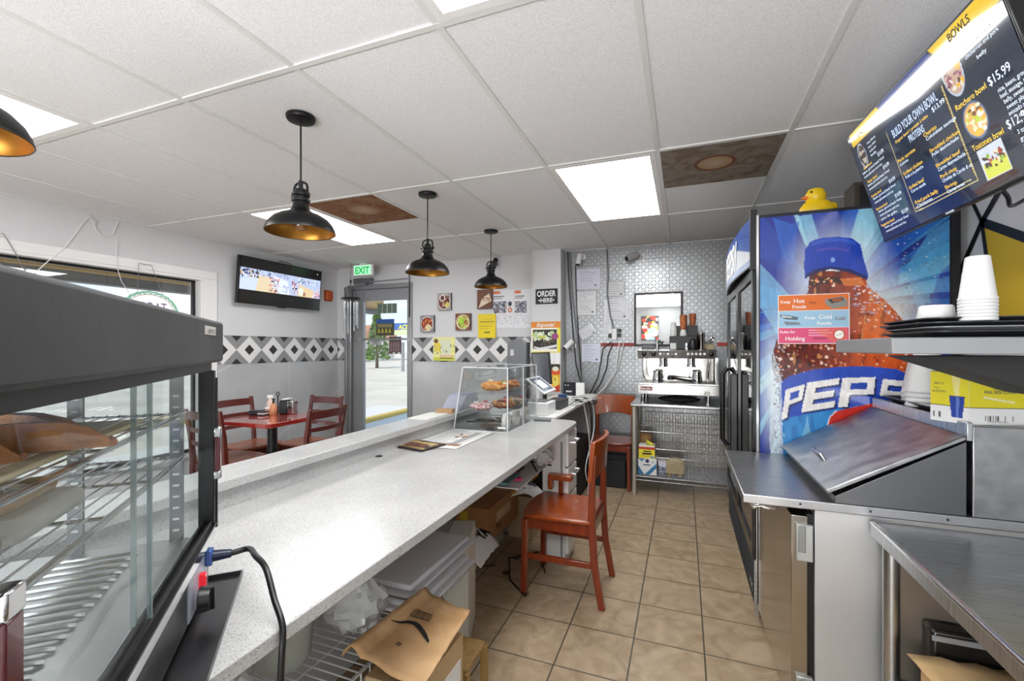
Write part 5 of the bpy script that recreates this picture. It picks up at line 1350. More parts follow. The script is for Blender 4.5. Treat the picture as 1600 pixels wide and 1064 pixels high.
# cap
A.poly(crs((212, 190), (238, 155), (290, 140), (350, 136), (410, 142), (448, 168), (462, 230), (482, 300), (478, 322), (400, 285), (320, 270), (250, 290), (212, 315), (208, 260)), '#1c3fae')
A.poly(crs((214, 300), (250, 275), (320, 262), (400, 272), (478, 305), (478, 322), (400, 288), (320, 274), (250, 292), (212, 316)), '#0b1b5c')
for k in range(16): x_ = 222 + 15 * k; A.line(*cr(x_, 190), *cr(x_ + 2, 265), .002, '#16338f', .8)
A.poly(crs((260, 190), (330, 180), (400, 190), (400, 200), (330, 190), (260, 200)), '#5a4fae', .6).disc(*cr(330, 235), .008, .012, '#8fb0e8', .8)
A.poly(crs((240, 160), (300, 145), (380, 142), (430, 160), (430, 172), (370, 156), (300, 158), (245, 175)), '#3f66d0', .6)
# label: blue band, lower icy part, red swirl
A.poly(crs((98, 760), (150, 728), (250, 702), (360, 690), (480, 688), (600, 700), (700, 740), (830, 800), (830, 1064), (700, 1700), (100, 1700), (105, 900)), '#2449b0')
ice = crs((112, 915), (200, 895), (360, 868), (520, 846), (640, 846), (640, 1800), (118, 1800)); A.poly(ice, '#2f86c8')
ini = A.inside(ice); A.put(ini * (nz(A.ny, A.nx, 30, 12) > .6) * .5, '#1c5fae').put(ini * (nz(A.ny, A.nx, 22, 14) > .7) * .5, '#8fcbe4')
A.poly(crs((308, 945), (318, 905), (345, 880), (420, 862), (520, 842), (600, 840), (600, 1060), (500, 1130), (330, 1040)), '#c4281e').line(*cr(306, 945), *cr(318, 905), .004, '#e9e4e6').line(*cr(318, 905), *cr(345, 878), .004, '#e9e4e6')
A.poly(crs((75, 620), (112, 740), (118, 1064), (105, 1400), (95, 1400), (60, 1000)), '#dfeaf0', .55)
for k in range(140):
    p = cr(rr_.uniform(80, 118), rr_.uniform(600, 1100)); A.disc(p[0], p[1], .003, .004, rr_.choice(['#f2f6f8', '#7a8a98', '#cfdce4', '#3a2a2c']), .7)
# letters
def letter(kind, TL, TR, BL, BR, w=.3, h=.2):
    def q(u, v): 
        a = TL[0] * (1 - u) + TR[0] * u; b = TL[1] * (1 - u) + TR[1] * u; c = BL[0] * (1 - u) + BR[0] * u; d = BL[1] * (1 - u) + BR[1] * u
        return cr(a * (1 - v) + c * v, b * (1 - v) + d * v)
    P = {'P': [[(0, 0), (1, 0), (1, .58), (w, .58), (w, 1), (0, 1)]], 'E': [[(0, 0), (1, 0), (1, h), (w, h), (w, .4), (.9, .4), (.9, .4 + h), (w, .4 + h), (w, 1 - h), (1, 1 - h), (1, 1), (0, 1)]],
         'S': [[(0, 0), (1, 0), (1, h), (w, h), (w, .4), (1, .4), (1, 1), (0, 1), (0, 1 - h), (1 - w, 1 - h), (1 - w, .4 + h), (0, .4 + h)]], 'I': [[(0, 0), (1, 0), (1, 1), (0, 1)]]}[kind]
    for sx, col in ((.035, '#14225c'), (0, '#e9e7e4')):
        for p in P: A.poly([(q(u, v)[0] + sx * .2, q(u, v)[1] + sx * .2) for u, v in p], col)
        if kind == 'P': A.poly([(q(u, v)[0] + (sx * .2), q(u, v)[1] + sx * .2) for u, v in ((w, h * .9), (1 - w * .8, h * .9), (1 - w * .8, .58 - h * .9), (w, .58 - h * .9))], '#2449b0')
letter('P', (130, 788), (212, 764), (112, 918), (190, 880), .3, .18)
letter('E', (222, 758), (360, 738), (196, 885), (336, 862), .3, .22)
letter('P', (372, 738), (512, 734), (352, 862), (500, 862), .28, .2)
letter('S', (545, 742), (640, 752), (520, 860), (620, 870), .28, .2)
letter('I', (668, 758), (705, 765), (650, 875), (688, 884))
for k in range(190):
    p = cr(rr_.uniform(480, 830), rr_.uniform(60, 560)); 
    if rr_.random() < .8: A.disc(p[0], p[1], rr_.uniform(.001, .004), .002, rr_.choice(['#1b2c5a', '#dfeef6', '#28406e']), .7)
A.noise(60, .10, 21)
bz = W * 0
MB().box(cx0 + .004, cx1, cy0 - .0025, cy0 - .0003, .08, czt).build('side_panel', mat('panel_edge', '#0c1220', .3), t)
A.build('side_picture', vcol('print_gloss', .22, coat=.3), (cx0 + .012, cy0 - .0036, czt - .015), (1, 0, 0), (0, 0, -1), t)
MB().box(cx0 - .004, cx0 + .006, cy0 - .006, cy0 + .003, .08, czt).build('edge_strip', chrome, t)
MB().box(cx1 - .002, cx1 + .028, cy0 - .005, cy0 + .2, .08, czt - .002).build('rear_edge', cab, t)
# front: frame, two glass doors, grille, header
m = MB(); fx = cx0
m.box(fx, fx + .03, cy0, cy0 + .03, .3, 1.77).box(fx, fx + .03, cy1 - .03, cy1, .3, 1.77).box(fx, fx + .03, cy0 + .03, cy1 - .03, 1.74, 1.77).box(fx, fx + .03, cy0 + .03, cy1 - .03, .3, .34)
m.build('front_frame', black, t)
gd = mat('cooler_glass', '#0b0d10', .03, spec=.8)
for y0, y1 in ((cy0 + .02, 3.15), (3.15, cy1 - .02)):
    dd = MB().box(fx - .018, fx, y0, y0 + .05, .33, 1.75).box(fx - .018, fx, y1 - .05, y1, .33, 1.75).box(fx - .018, fx, y0 + .05, y1 - .05, 1.7, 1.75).box(fx - .018, fx, y0 + .05, y1 - .05, .33, .39).build('door', mat('door_black', '#121214', .25), t, bevel=.003)
    MB().box(fx - .008, fx - .002, y0 + .05, y1 - .05, .39, 1.7).build('door_glass', gd, dd)
hd = MB().tube([(fx - .02, 3.77, .62), (fx - .055, 3.77, .67), (fx - .055, 3.77, 1.16), (fx - .02, 3.77, 1.21)], .018, 10).build('handle', black, t)
hd = MB().box(fx - .06, fx - .018, 3.10, 3.125, .7, 1.2).build('handle', black, t, bevel=.006)
m = MB()
for k in range(9): m.obox((fx + .006, (cy0 + cy1) / 2, .1 + .022 * k), (.012, 0, .004), (0, (cy1 - cy0) / 2, 0), (-.001, 0, .003))
m.build('grille', mat('grille_dark', '#2a2a2b', .35, metal=.4), t)
MB().box(fx + .012, fx + .03, cy0, cy1, .06, .3).build('grille_back', black, t)
MB().box(fx - .012, fx + .0, cy0, cy0 + .012, .06, .33).build('grille_edge', steel, t)
MB().text('VSIC', (fx - .0135, cy0 + .16, .16), (0, -1, 0), (0, 0, 1), .05, bold=.02, width=.12).build('grille_lettering', mat('letter_silver', '#b8babb', .3, metal=.6), t)
# header sign bowed out
HW, HH = 1.4, .235
Ah = Art(HW, HH, 260, '#d9dde2')
Ah.rect(0, 0, HW, HH * .16, '#2f56a8').rect(0, HH * .86, HW, HH, '#9fb0cf').poly([(HW * .45, 0), (HW, 0), (HW, HH * .75)], '#2f56a8').disc(HW * .14, HH * .5, .1, .1, '#d9452e').poly([(HW * .05, HH * .52), (HW * .23, HH * .42), (HW * .23, HH * .95), (HW * .05, HH * .95)], '#3863b0').poly([(HW * .05, HH * .5), (HW * .14, HH * .42), (HW * .23, HH * .5), (HW * .14, HH * .58)], '#eef0f2')
Ah.noise(30, .06, 4)
bowf = lambda X, Y: .035 * np.sin(np.clip(X / HW, 0, 1) * PI) + .012
hb = MB().box(fx - .012, fx + .03, cy0, cy1, 1.77, 2.0).build('header_box', black, t)
Ah.build('header_face', vcol('print_gloss', .22, coat=.3), (fx - .012, cy1, 2.0), (0, -1, 0), (0, 0, -1), hb, bow=bowf)
mm = MB(); cs = (.28, .74); 
v, f = text_tris('PEPSI', .02, .25)
X0, X1 = min(p[0] for p in v), max(p[0] for p in v)
P_ = []
for p in v:
    u_ = cs[0] + (cs[1] - cs[0]) * (p[0] - X0) / (X1 - X0); P_.append((fx - .0255 - .035 * math.sin(PI * u_) - .002, cy1 - HW * u_, 1.805 + .16 * p[1] / .72))
mm.add(P_, f).build('header_lettering', mat('header_white', '#f4f4f4', .3), hb)
m = MB()
for z in (1.768, 2.0): m.tube([(fx - .014 - .035 * math.sin(PI * k / 16), cy1 - HW * k / 16, z) for k in range(17)], .006, 6)
m.build('header_rim', black, hb)
MB().box(fx - .03, fx, cy0 - .004, cy0 + .02, 1.74, 2.03).build('header_end', black, hb)
# holding rules poster
a, b_ = onY(1215.5, 461.5, cy0 - .008), onY(1327.5, 537, cy0 - .008); W, H = b_.x - a.x, a.z - b_.z
t = thing('rules_poster', 'orange, blue and pink food holding rules poster on the cooler side', 'poster', ((a.x + b_.x) / 2, cy0 - .006, b_.z))
MB().box(a.x, b_.x, cy0 - .0075, cy0 - .005, b_.z, a.z).build('sheet', paper, t)
A = Art(W, H, 520, '#ecebe6'); e_ = W * .012
A.rect(e_, e_, W - e_, H * .325, '#e0702c').rect(e_, H * .335, W - e_, H * .665, '#9cc3dd').rect(e_, H * .675, W - e_, H - e_, '#d9507a')
A.poly([(W * .66, H * .12), (W * .9, H * .06), (W * .97, H * .14), (W * .97, H * .26), (W * .78, H * .3), (W * .68, H * .22)], '#8b8a86').poly([(W * .7, H * .12), (W * .9, H * .08), (W * .93, H * .14), (W * .76, H * .2)], '#3c3a38').poly([(W * .76, H * .12), (W * .9, H * .1), (W * .9, H * .14), (W * .78, H * .17)], '#b05a34')
A.poly([(W * .03, H * .4), (W * .16, H * .42), (W * .3, H * .46), (W * .28, H * .52), (W * .12, H * .5), (W * .03, H * .44)], '#5e6a74').poly([(W * .08, H * .54), (W * .3, H * .56), (W * .34, H * .62), (W * .12, H * .62)], '#7b8791').poly([(W * .05, H * .42), (W * .2, H * .45), (W * .2, H * .47), (W * .06, H * .45)], '#e4e8ea')
A.rect(W * .44, H * .72, W * .72, H * .735, '#f0b9c8').rect(W * .44, H * .77, W * .76, H * .785, '#f0b9c8').rect(W * .44, H * .82, W * .7, H * .835, '#f0b9c8').rect(W * .5, H * .88, W * .7, H * .9, '#8a2a4c').poly([(W * .5, H * .69), (W * .97, H * .69), (W * .97, H * .97), (W * .78, H * .97)], '#e0703c', .5)
A.disc(W * .86, H * .82, W * .075, H * .1, '#a63a2a').disc(W * .86, H * .82, W * .062, H * .085, '#f2f0e8').line(W * .82, H * .84, W * .9, H * .8, .002, '#333333')
A.build('print', vcol('print_matt', .55), (a.x, cy0 - .0085, a.z), (1, 0, 0), (0, 0, -1), t)
m = MB(); yy = cy0 - .0095
def tx(s_, u, v, sz, **k): m.text(s_, (a.x + W * u, yy, a.z - H * v), (1, 0, 0), (0, 0, 1), sz * H, bold=.012, **k)
tx('Keep', .04, .17, .085); tx('Hot', .23, .17, .12); tx('Foods', .21, .28, .1)
tx('Keep', .39, .5, .085); tx('Cold', .58, .5, .115); tx('Foods', .56, .62, .1)
tx('Rules for', .03, .78, .075); tx('Holding', .11, .93, .11)
m.build('lettering', mat('poster_white', '#f7f4f2', .5), t)
m = MB(); tx('Hot', .45, .2, .08); tx('Cold', .8, .53, .09); m.build('handwriting', mat('pencil', '#7c4a34', .7), t)
# duck
dk = onY(1276, 328, 2.62); dk.z = 2.0005
t = thing('rubber_duck', 'yellow toy duck with orange beak sitting on top of the cooler', 'toy duck', dk, 0)
ym = mat('duck_yellow', '#e6c012', .35); 
M1 = Matrix.Translation((0, 0, 0))
MB().lathe([(0, .0), (.05, .004), (.068, .03), (.066, .055), (.05, .08), (.03, .095), (0, .1)], n=26, M=Matrix.Diagonal((1.12, .8, 1, 1))).build('body', ym, t, local=True)
MB().lathe([(0, .0), (.03, .006), (.045, .03), (.045, .05), (.032, .074), (0, .085)], (-.005, 0, .07), n=24).build('head', ym, t, local=True)
MB().lathe([(0, 0), (.018, .002), (.012, .02), (0, .034)], (-.038, -.01, .105), n=14, M=Matrix.Rotation(-PI / 2, 4, 'Y') @ Matrix.Diagonal((.6, 1, 1, 1))).build('beak', mat('duck_orange', '#e0762c', .4), t, local=True)
MB().lathe([(0, 0), (.03, .004), (.02, .02), (0, .03)], (.06, 0, .05), n=14, M=Matrix.Rotation(.9, 4, 'Y')).build('tail', ym, t, local=True)
for s_ in (-1, 1): MB().lathe([(0, 0), (.006, 0), (.005, .003), (0, .004)], (-.03, -.035 * 1, .125) if s_ < 0 else (-.03, .035, .125), n=10, M=Matrix.Rotation(PI / 2 * (1 if s_ < 0 else -1), 4, 'X')).build('eye', black, t, local=True)
t = thing('dark_box', 'dark framed box standing on the cooler behind the menu screen', 'box', (.95, 2.8, 2.0))
q0, q1 = onY(1334, 325, 2.75), onY(1352, 283, 2.75)
MB().box(q0.x, q0.x + .3, 2.75, 2.9, 2.0005, q1.z).build('casing', mat('speaker_brown', '#3b342c', .5), t, bevel=.003)
MB().box(q0.x + .025, q0.x + .28, 2.745, 2.7495, 2.015, q1.z - .02).build('front', black, t)

# ================================================================== menu screen
TW, TH, TY, TT = .873, .476, .056, .286
tw_ = Vector((math.sin(TY), -math.cos(TY), 0)); tn_ = Vector((-math.cos(TY), -math.sin(TY), 0))
th_ = -(Vector((0, 0, 1)) * math.cos(TT) + tn_ * math.sin(TT)); T0 = Vector((.640, 2.271, 2.249))
tnf = th_.cross(tw_).normalized()          # out of the screen
def TP(u, v, n=0): return T0 + tw_ * (TW * u) + th_ * (TH * v) + tnf * n
t = mtv = thing('menu_screen', 'large tilted television menu board of bowls high on the right', 'television', TP(.5, .5, -.02))
MB().obox(TP(.5, .5, -.018), tw_ * TW / 2, th_ * TH / 2, tnf * .0175).build('bezel', mat('tv_frame', '#0b0b0c', .25), t, bevel=.004)
MB().obox(TP(.5, .5, -.05), tw_ * TW * .36, th_ * TH * .34, tnf * .016).build('back_housing', black, t, bevel=.01)
e_ = .009; A = Art(TW - 2 * e_, TH - 2 * e_, 430, '#1c2638'); w, h = A.W, A.H
n_ = nz(A.ny, A.nx, 9, 2)[..., None]; A.c = np.array(lin('#18202e')) * (1 - n_) + np.array(lin('#26364f')) * n_
A.put((A.X > w * .66).astype(float) * .5, '#20242b').put(((A.X < w * .3)).astype(float) * .5, '#22262d')
A.poly([(w * .0, h * .62), (w * .12, h * .72), (w * .35, h * .68), (w * .7, h), (0, h)], '#0d1733', .6)
A.poly([(w * .305, 0), (w * .67, 0), (w * .69, h * .06), (w * .67, h * .12), (w * .305, h * .12), (w * .32, h * .06)], '#2c3f78')
A.poly([(w * .68, 0), (w, 0), (w, h * .115), (w * .68, h * .115), (w * .7, h * .055)], '#d9b41c').poly([(w * .02, 0), (w * .30, 0), (w * .315, h * .06), (w * .30, h * .115), (w * .02, h * .115)], '#d9b41c')
for q in (((.305, .225), (.305, .90)), ((.305, .90), (.685, .905)), ((.685, .905), (.685, .25)), ((.315, .875), (.655, .88))): A.line(w * q[0][0], h * q[0][1], w * q[1][0], h * q[1][1], .0025, '#d9c88a')
for k in range(34): A.disc(w * .68, h * (.26 + .62 * k / 34), .0022, .0022, '#d9b95a')
def bowl(cx, cy, rx, ry, cols, seed, rim='#aeb7c6'):
    A.disc(w * cx, h * cy, w * rx, h * ry, rim).disc(w * cx, h * cy, w * rx * .88, h * ry * .88, cols[0])
    A.blobs(40, (w * (cx - rx * .65), h * (cy - ry * .65), w * (cx + rx * .65), h * (cy + ry * .65)), .009, cols, seed)
bowl(.745, .235, .048, .15, ['#b79a86', '#d9a93a', '#8a4a66', '#d8d0c0', '#5c3a34'], 3)
bowl(.765, .57, .052, .115, ['#d9a95a', '#b9cf4a', '#e6d9b8', '#e0b93a', '#7b5236', '#f0eadc'], 5, '#5a6e92')
bowl(.075, .235, .036, .11, ['#4a4440', '#8a8078', '#b5aca0', '#3a3430'], 8)
A.rect(w * .722, h * .74, w * .83, h * .935, '#c9d0da').rect(w * .725, h * .84, w * .827, h * .93, '#c9cf4a').blobs(40, (w * .735, h * .79, w * .82, h * .88), .006, ['#5a2f22', '#8fae3a', '#3a2a1c', '#d9cfae', '#a8482c'], 9)
A.build('screen', vcol('menu_lit', .08, emit=.42, coat=1.0), TP(e_ / TW, e_ / TH, .0006), tw_, th_, t)
def tt(mb, s_, u, v, size, width=None, **k):
    mb.text(s_, TP(u, v, .0016), tw_, -th_, size, width=None if width is None else width * TW, **k)
for a_ in ((.775, .09, .032, .1), (.1, .095, .024, .06)): m = MB(); tt(m, 'BOWLS', *a_, bold=.02); m.build('banner_lettering', mat('tv_ink', '#1a1d28', .4), t)
wt = mat('tv_white', '#c9d6e6', .4, emit=.3); yt_ = mat('tv_yellow', '#e6b93c', .4, emit=.32); gt = mat('tv_pale', '#a9b9d2', .4, emit=.25)
for a_ in (('BUILD YOUR OWN BOWL', .345, .315, .040, .30), ('PROTEINS', .43, .425, .034, .1)): m = MB(); tt(m, *a_, bold=.015); m.build('heading_lettering', gt, t)
m = MB()
for s_, u, v, sz, wd in (('Pork carnitas', .318, .495, .017, .125), ('Grilled chicken', .322, .60, .017, .135), ('Grilled beef', .325, .715, .017, .105), ('Fried pork belly', .33, .835, .018, .15), ('Chorizo', .515, .46, .018, .075),
        ('Shredded chicken', .515, .575, .017, .165), ('Shredded beef', .518, .685, .017, .135), ('Pork chop', .52, .765, .017, .09), ('Shrimp', .522, .845, .017, .065), ('Organic bowl 1 protein 2 sides', .345, .36, .015, .225),
        ('Ranchero bowl', .703, .455, .024, .14), ('Tostones bowl', .707, .725, .024, .135), ('Asian bowl', .055, .355, .015, .08), ('Pastor bowl', .05, .475, .015, .09), ('Carnitas bowl', .035, .60, .015, .095), ('Ranchera bowl', .04, .72, .015, .1), ('Vegetarian bowl', .03, .865, .016, .12)):
    m = MB(); tt(m, s_, u, v, sz, wd); m.build('dish_name', yt_, t)
m = MB(); r = random.Random(2)
for s_, u, v, sz, wd in (('Cochinita', .322, .525, .014, .06), ('Pollo a la plancha', .327, .63, .015, .125), ('Carne asada', .33, .745, .015, .1), ('Chicharron', .335, .865, .016, .1), ('Colombian sausage', .52, .49, .016, .17), ('Pollo desmechado', .52, .605, .016, .15),
        ('Carne desmechada', .522, .715, .016, .15), ('Chuleta de Cerdo 8 oz', .523, .795, .016, .16), ('Camarones', .525, .875, .015, .095), ('$15,99', .855, .46, .034, .085), ('$12,99', .86, .72, .034, .085), ('$13,99', .60, .36, .022, .07),
        ('$14,99', .2, .345, .02, .05), ('$14,99', .205, .46, .02, .05), ('$14,99', .21, .585, .02, .05), ('$14,99', .215, .71, .02, .05), ('$13,99', .22, .85, .02, .05),
        ('chicken, beef', .81, .20, .015, .12), ('chicharron and pork', .81, .245, .015, .14), ('belly', .85, .29, .015, .04),
        ('rice, beans, ground', .875, .52, .017, .115), ('beef, sausage, pork', .875, .555, .017, .115), ('belly, sweet corn,', .88, .59, .017, .11), ('sweet plantains,', .882, .625, .017, .105), ('avocado and arepa', .88, .66, .017, .11), ('chips', .91, .695, .017, .035),
        ('3 tostones with', .885, .77, .017, .1), ('ground beef, egg,', .885, .81, .017, .105), ('veggies, cheese', .887, .85, .017, .1), ('and white rice', .888, .89, .017, .1)):
    m = MB(); tt(m, s_, u, v, sz, wd); m.build('menu_line', wt, t)
for k, (v0, n) in enumerate(((.385, 2), (.5, 2), (.625, 2), (.745, 3), (.89, 2))):
    for j in range(n): m = MB(); tt(m, ('beans, ground beef, fried', 'sweet plantains and rice', 'pico de gallo')[j], .035 + .005 * k, v0 + .035 * j, .013, .2 - .03 * j); m.build('menu_line', wt, t)
for j in range(4): m = MB(); tt(m, ('rice, black', 'beans, chicken', 'and pork', 'belly')[j], .15, .2 + .035 * j, .012, .08 - .01 * j); m.build('menu_line', wt, t)
MB().obox(TP(.5, .992, .001), tw_ * .02, th_ * .003, tnf * .001).build('maker_badge', mat('badge_pale', '#c9cdd8', .4), t)
m = MB(); wallp = Vector((RX - .001, 1.85, 2.02))
m.bar(TP(.45, .45, -.066), wallp, .03, .05).bar(TP(.62, .45, -.066), wallp + Vector((0, -.05, 0)), .02, .03).box(RX - .02, RX - .0005, 1.72, 1.98, 1.9, 2.12)
m.build('wall_bracket', black_metal, t)
MB().tube(smooth([TP(.6, .85, -.066), TP(.62, 1.02, -.08), TP(.55, 1.08, -.12), Vector((1.05, 1.95, 1.86)), Vector((RX - .01, 2.05, 1.95))], 6), .006, 7).build('hanging_cable', black, t)

# painted bands and yellow field on the right wall
xw = RX - .002
m = MB()
def band(p, q, w_):
    a, b_ = onX(*p, xw), onX(*q, xw); d = (b_ - a).normalized(); s_ = Vector((0, -d.z, d.y)) * w_ / 2
    m.add([a - s_, b_ - s_, b_ + s_, a + s_], [(0, 1, 2, 3)] if True else [])
jn = (1534, 347)
band(jn, (1480, 470), .03); band(jn, (1600, 230), .03); band(jn, (1541, 400), .024); band(jn, (1512, 300), .02); band(jn, (1640, 385), .035)
m.build('trim_8', mat('mural_black', '#0e0e10', .5), kind='structure')
MB().add([onX(*p, xw + .0005) for p in ((1537, 353), (1556, 495), (1640, 495), (1640, 392))], [(0, 1, 2, 3)]).build('trim_9', mat('mural_yellow', '#c9a91c', .6), kind='structure')

# ================================================================== refrigerated prep table
px0, py0, py1, pzt = .19, 1.722, 2.435, .86
t = prep = thing('prep_table', 'stainless refrigerated prep table with sloped lid in front of the cooler', 'prep table', (.65, (py0 + py1) / 2, 0))
MB().prism([(px0, py0, pzt - .03), (px0, py1, pzt - .03), (1.1, py1, pzt - .03), (1.1, py0, pzt - .03)], (0, 0, .03)).build('top_plate', steel, t, bevel=.003)
for k in range(4): MB().lathe([(0, 0), (.004, 0), (.003, .003), (0, .004)], (.36 + .19 * k, py0, pzt - .014), n=10, M=Matrix.Rotation(PI / 2, 4, 'X')).build('rivet', black, t)
body = MB().box(.403, 1.09, py0 + .012, py1 - .005, .12, pzt - .03).build('body', mat('body_steel', '#c6c7c8', .42, metal=.7, rvar=(3, .3, .55)), t, bevel=.002)
MB().box(.382, .403, py0 + .02, py1 - .01, .13, pzt - .05).build('door_gasket', black, t)
for x in (.48, 1.04):
    for y in (py0 + .06, py1 - .06): MB().cyl((x, y, .001), (x, y, .12), .02, 12, r2=.024).build('foot', black, t)
dr = MB().box(.335, .382, py0 + .008, py1 - .015, .115, pzt - .055).build('door', mat('door_mirror_steel', '#b9b2a8', .16, metal=1, rvar=(3, .1, .24)), t, bevel=.002)
MB().tube([(.335, py1 - .08, .80), (.305, py1 - .08, .81), (.29, py1 - .08, .79), (.29, py1 - .08, .64), (.305, py1 - .08, .62), (.335, py1 - .08, .63)], .011, 10).build('handle', chrome, dr, bevel=0)
MB().box(.29, .312, py1 - .12, py1 - .085, .64, .79).build('handle_plate', steel, dr, bevel=.006)
for z in (.66, .16): 
    hg = MB().box(.348, .395, py0 - .006, py0 + .012, z, z + .12).build('hinge', mat('hinge_zinc', '#b4b6b4', .4, metal=.8, rvar=(30, .3, .6)), t, bevel=.002)
    MB().box(.352, .374, py0 - .010, py0 - .006, z + .03, z + .118).build('hinge_cover', mat('hinge_cover', '#8f928d', .35, metal=.6), hg, bevel=.002)
# rail and sloped lid
lx0, lx1, lz0, lz1 = .448, .785, .90, 1.10
MB().prism([(lx0 + .01, py0 + .004, pzt + .0005), (lx1, py0 + .004, pzt + .0005), (lx1, py0 + .004, lz1 - .018), (lx0 + .01, py0 + .004, lz0 - .018)], (0, py1 - py0 - .012, 0)).build('rail_housing', mat('lid_side_steel', '#6f7072', .35, metal=1, rvar=(4, .25, .5)), t, bevel=.001)
sl = Vector((lx1 - lx0, 0, lz1 - lz0)); nl = Vector((-sl.z, 0, sl.x)).normalized()
lid = MB().prism([(lx0 - .01, py0, lz0 - .012), (lx1, py0, lz1 - .012), Vector((lx1, py0, lz1 - .012)) + nl * .014, Vector((lx0 - .01, py0, lz0 - .012)) + nl * .014], (0, py1 - py0, 0)).build('lid', steel2, t, bevel=.003)
hp = Vector((lx0, 0, lz0)) + sl * .16 + nl * .006
MB().tube([hp + Vector((0, py0 + .28, 0)), hp + nl * .022 + Vector((0, py0 + .29, 0)), hp + nl * .022 + Vector((0, py0 + .40, 0)), hp + Vector((0, py0 + .41, 0))], .006, 8).build('lid_handle', chrome, lid)
MB().box(lx1 - .002, lx1 + .012, py0 - .002, py1 - .003, lz1 - .015, lz1 + .04).build('back_ridge', steel, t, bevel=.002)
MB().box(lx1 + .013, 1.1, py0 + .002, py1 - .004, pzt + .0005, lz1 + .03).build('rear_housing', steel2, t, bevel=.003)
ZR = lz1 + .0305
# straw box
def strawbox():
    a = onZ(1450, 652, ZR); c = onZ(1496, 657, ZR); b_ = onZ(1640, 660, ZR)
    a = Vector((.745, 1.835, ZR)); c = Vector((.80, 1.745, ZR)); b_ = Vector((1.07, 1.80, ZR))
    H = .165; off = b_ - c
    t = thing('straw_box', 'yellow and white carton with blue cups printed on it, on the prep table', 'carton', (a + b_) / 2)
    MB().prism([a, c, b_, a + off], (0, 0, H)).build('carton', mat('carton_yellow_top', '#e9e6da', .7), t)
    for nm, p, q, seed in (('end_print', a, c, 1), ('side_print', c, b_, 2)):
        d = (q - p); W = d.length; d.normalize(); A = Art(W, H, 460, '#e4d62a')
        A.rect(0, H * .7, W, H, '#e9e9e9').rect(0, H * .685, W, H * .70, '#1d1d1d').rect(0, 0, W, H * .05, '#ededed').rect(0, H * .05, W, H * .062, '#2a2a20')
        cxx, cw = (W * .7, W * .2) if seed == 1 else (W * .68, W * .13)
        A.poly([(cxx - cw, H * .5), (cxx + cw, H * .5), (cxx + cw * .68, H * .9), (cxx - cw * .68, H * .9)], '#22409c').poly([(cxx - cw * .1, H * .5), (cxx + cw * .3, H * .5), (cxx + cw * .2, H * .9), (cxx - cw * .1, H * .9)], '#5f7cc8').rect(cxx - cw, H * .495, cxx + cw, H * .51, '#1a2c6e')
        A.poly([(cxx - cw * .3, H * .5), (cxx - cw * .7, H * .12), (cxx + cw * .4, H * .12), (cxx + cw * .3, H * .5)], '#f4efc0', .5)
        if seed == 2:
            A.line(W * .13, H * .5, W * .42, H * .59, .006, '#ece6b0'); x = W * .16
            for k in range(22): A.rect(W * .15 + .0022 * k * 1.5, H * .83, W * .15 + .0022 * k * 1.5 + .0009 + .001 * (k % 3 == 0), H * .93, '#2a2a2a')
        else:
            for k in range(9): A.rect(W * .08 + .0025 * k, H * .82, W * .08 + .0025 * k + .001, H * .92, '#555555')
        pr = A.build(nm, pm, p + Vector((0, 0, H)) + d.cross(Vector((0, 0, 1))) * .0008, d, (0, 0, -1), t)
        m = MB(); o = d.cross(Vector((0, 0, 1))) * .0014
        if seed == 2: m.text('FULL SIZE COUNT', p + d * W * .14 + Vector((0, 0, H * .57)) + o, d, (0, 0, 1), .012, width=W * .3, bold=.02).text('Paper Straws', p + d * W * .22 + Vector((0, 0, H * .64)) + o, d, (0, 0, 1), .009, width=W * .16).text('MADE IN VIETNAM', p + d * W * .17 + Vector((0, 0, H * .045)) + o, d, (0, 0, 1), .007, width=W * .18)
        else: m.text('400 CT', p + d * W * .1 + Vector((0, 0, H * .7)) + o, d, (0, 0, 1), .009, width=W * .28).text('Paper', p + d * W * .12 + Vector((0, 0, H * .62)) + o, d, (0, 0, 1), .006).text('SLEEVES', p + d * W * .06 + Vector((0, 0, H * .55)) + o, d, (0, 0, 1), .009, width=W * .36)
        m.build('lettering', mat('box_navy', '#2a3558', .6), t)
strawbox()
# tray with foam cups
def tray(name, c, hx, hy, label, m_=black, h=.018, rz=0, parent=None):
    t = thing(name, label, 'tray', c, rz); R = .05
    def ring(sx, sy, z, k=8):
        out = []
        for cxx, cyy, a0 in ((sx - R, sy - R, 0), (-(sx - R), sy - R, PI / 2), (-(sx - R), -(sy - R), PI), (sx - R, -(sy - R), 3 * PI / 2)):
            for i in range(k): a = a0 + PI / 2 * i / (k - 1); out.append((cxx + R * math.cos(a), cyy + R * math.sin(a), z))
        return out
    rings = [ring(hx - .025, hy - .025, .001), ring(hx - .008, hy - .008, h - .003), ring(hx, hy, h), ring(hx, hy, h + .003), ring(hx - .012, hy - .012, h + .002), ring(hx - .027, hy - .027, .005)]
    n = len(rings[0]); mb = MB(); vs = [p for r_ in rings for p in r_]
    fs = [(i * n + k, i * n + (k + 1) % n, (i + 1) * n + (k + 1) % n, (i + 1) * n + k) for i in range(len(rings) - 1) for k in range(n)]
    mb.add(vs, fs).add(rings[0], [tuple(range(n))[::-1]]).add(rings[-1], [tuple(range(n))])
    mb.build('plate', m_, t, local=True, angle=50)
    return t
tray_m = mat('tray_black', '#232427', .4)
tray('serving_tray', (.945, 2.19, ZR + .001), .14, .235, 'black serving tray with foam cups at the far end of the prep table', tray_m, .02)
foam_cup = mat('foam_cup', '#cbcbca', .55)
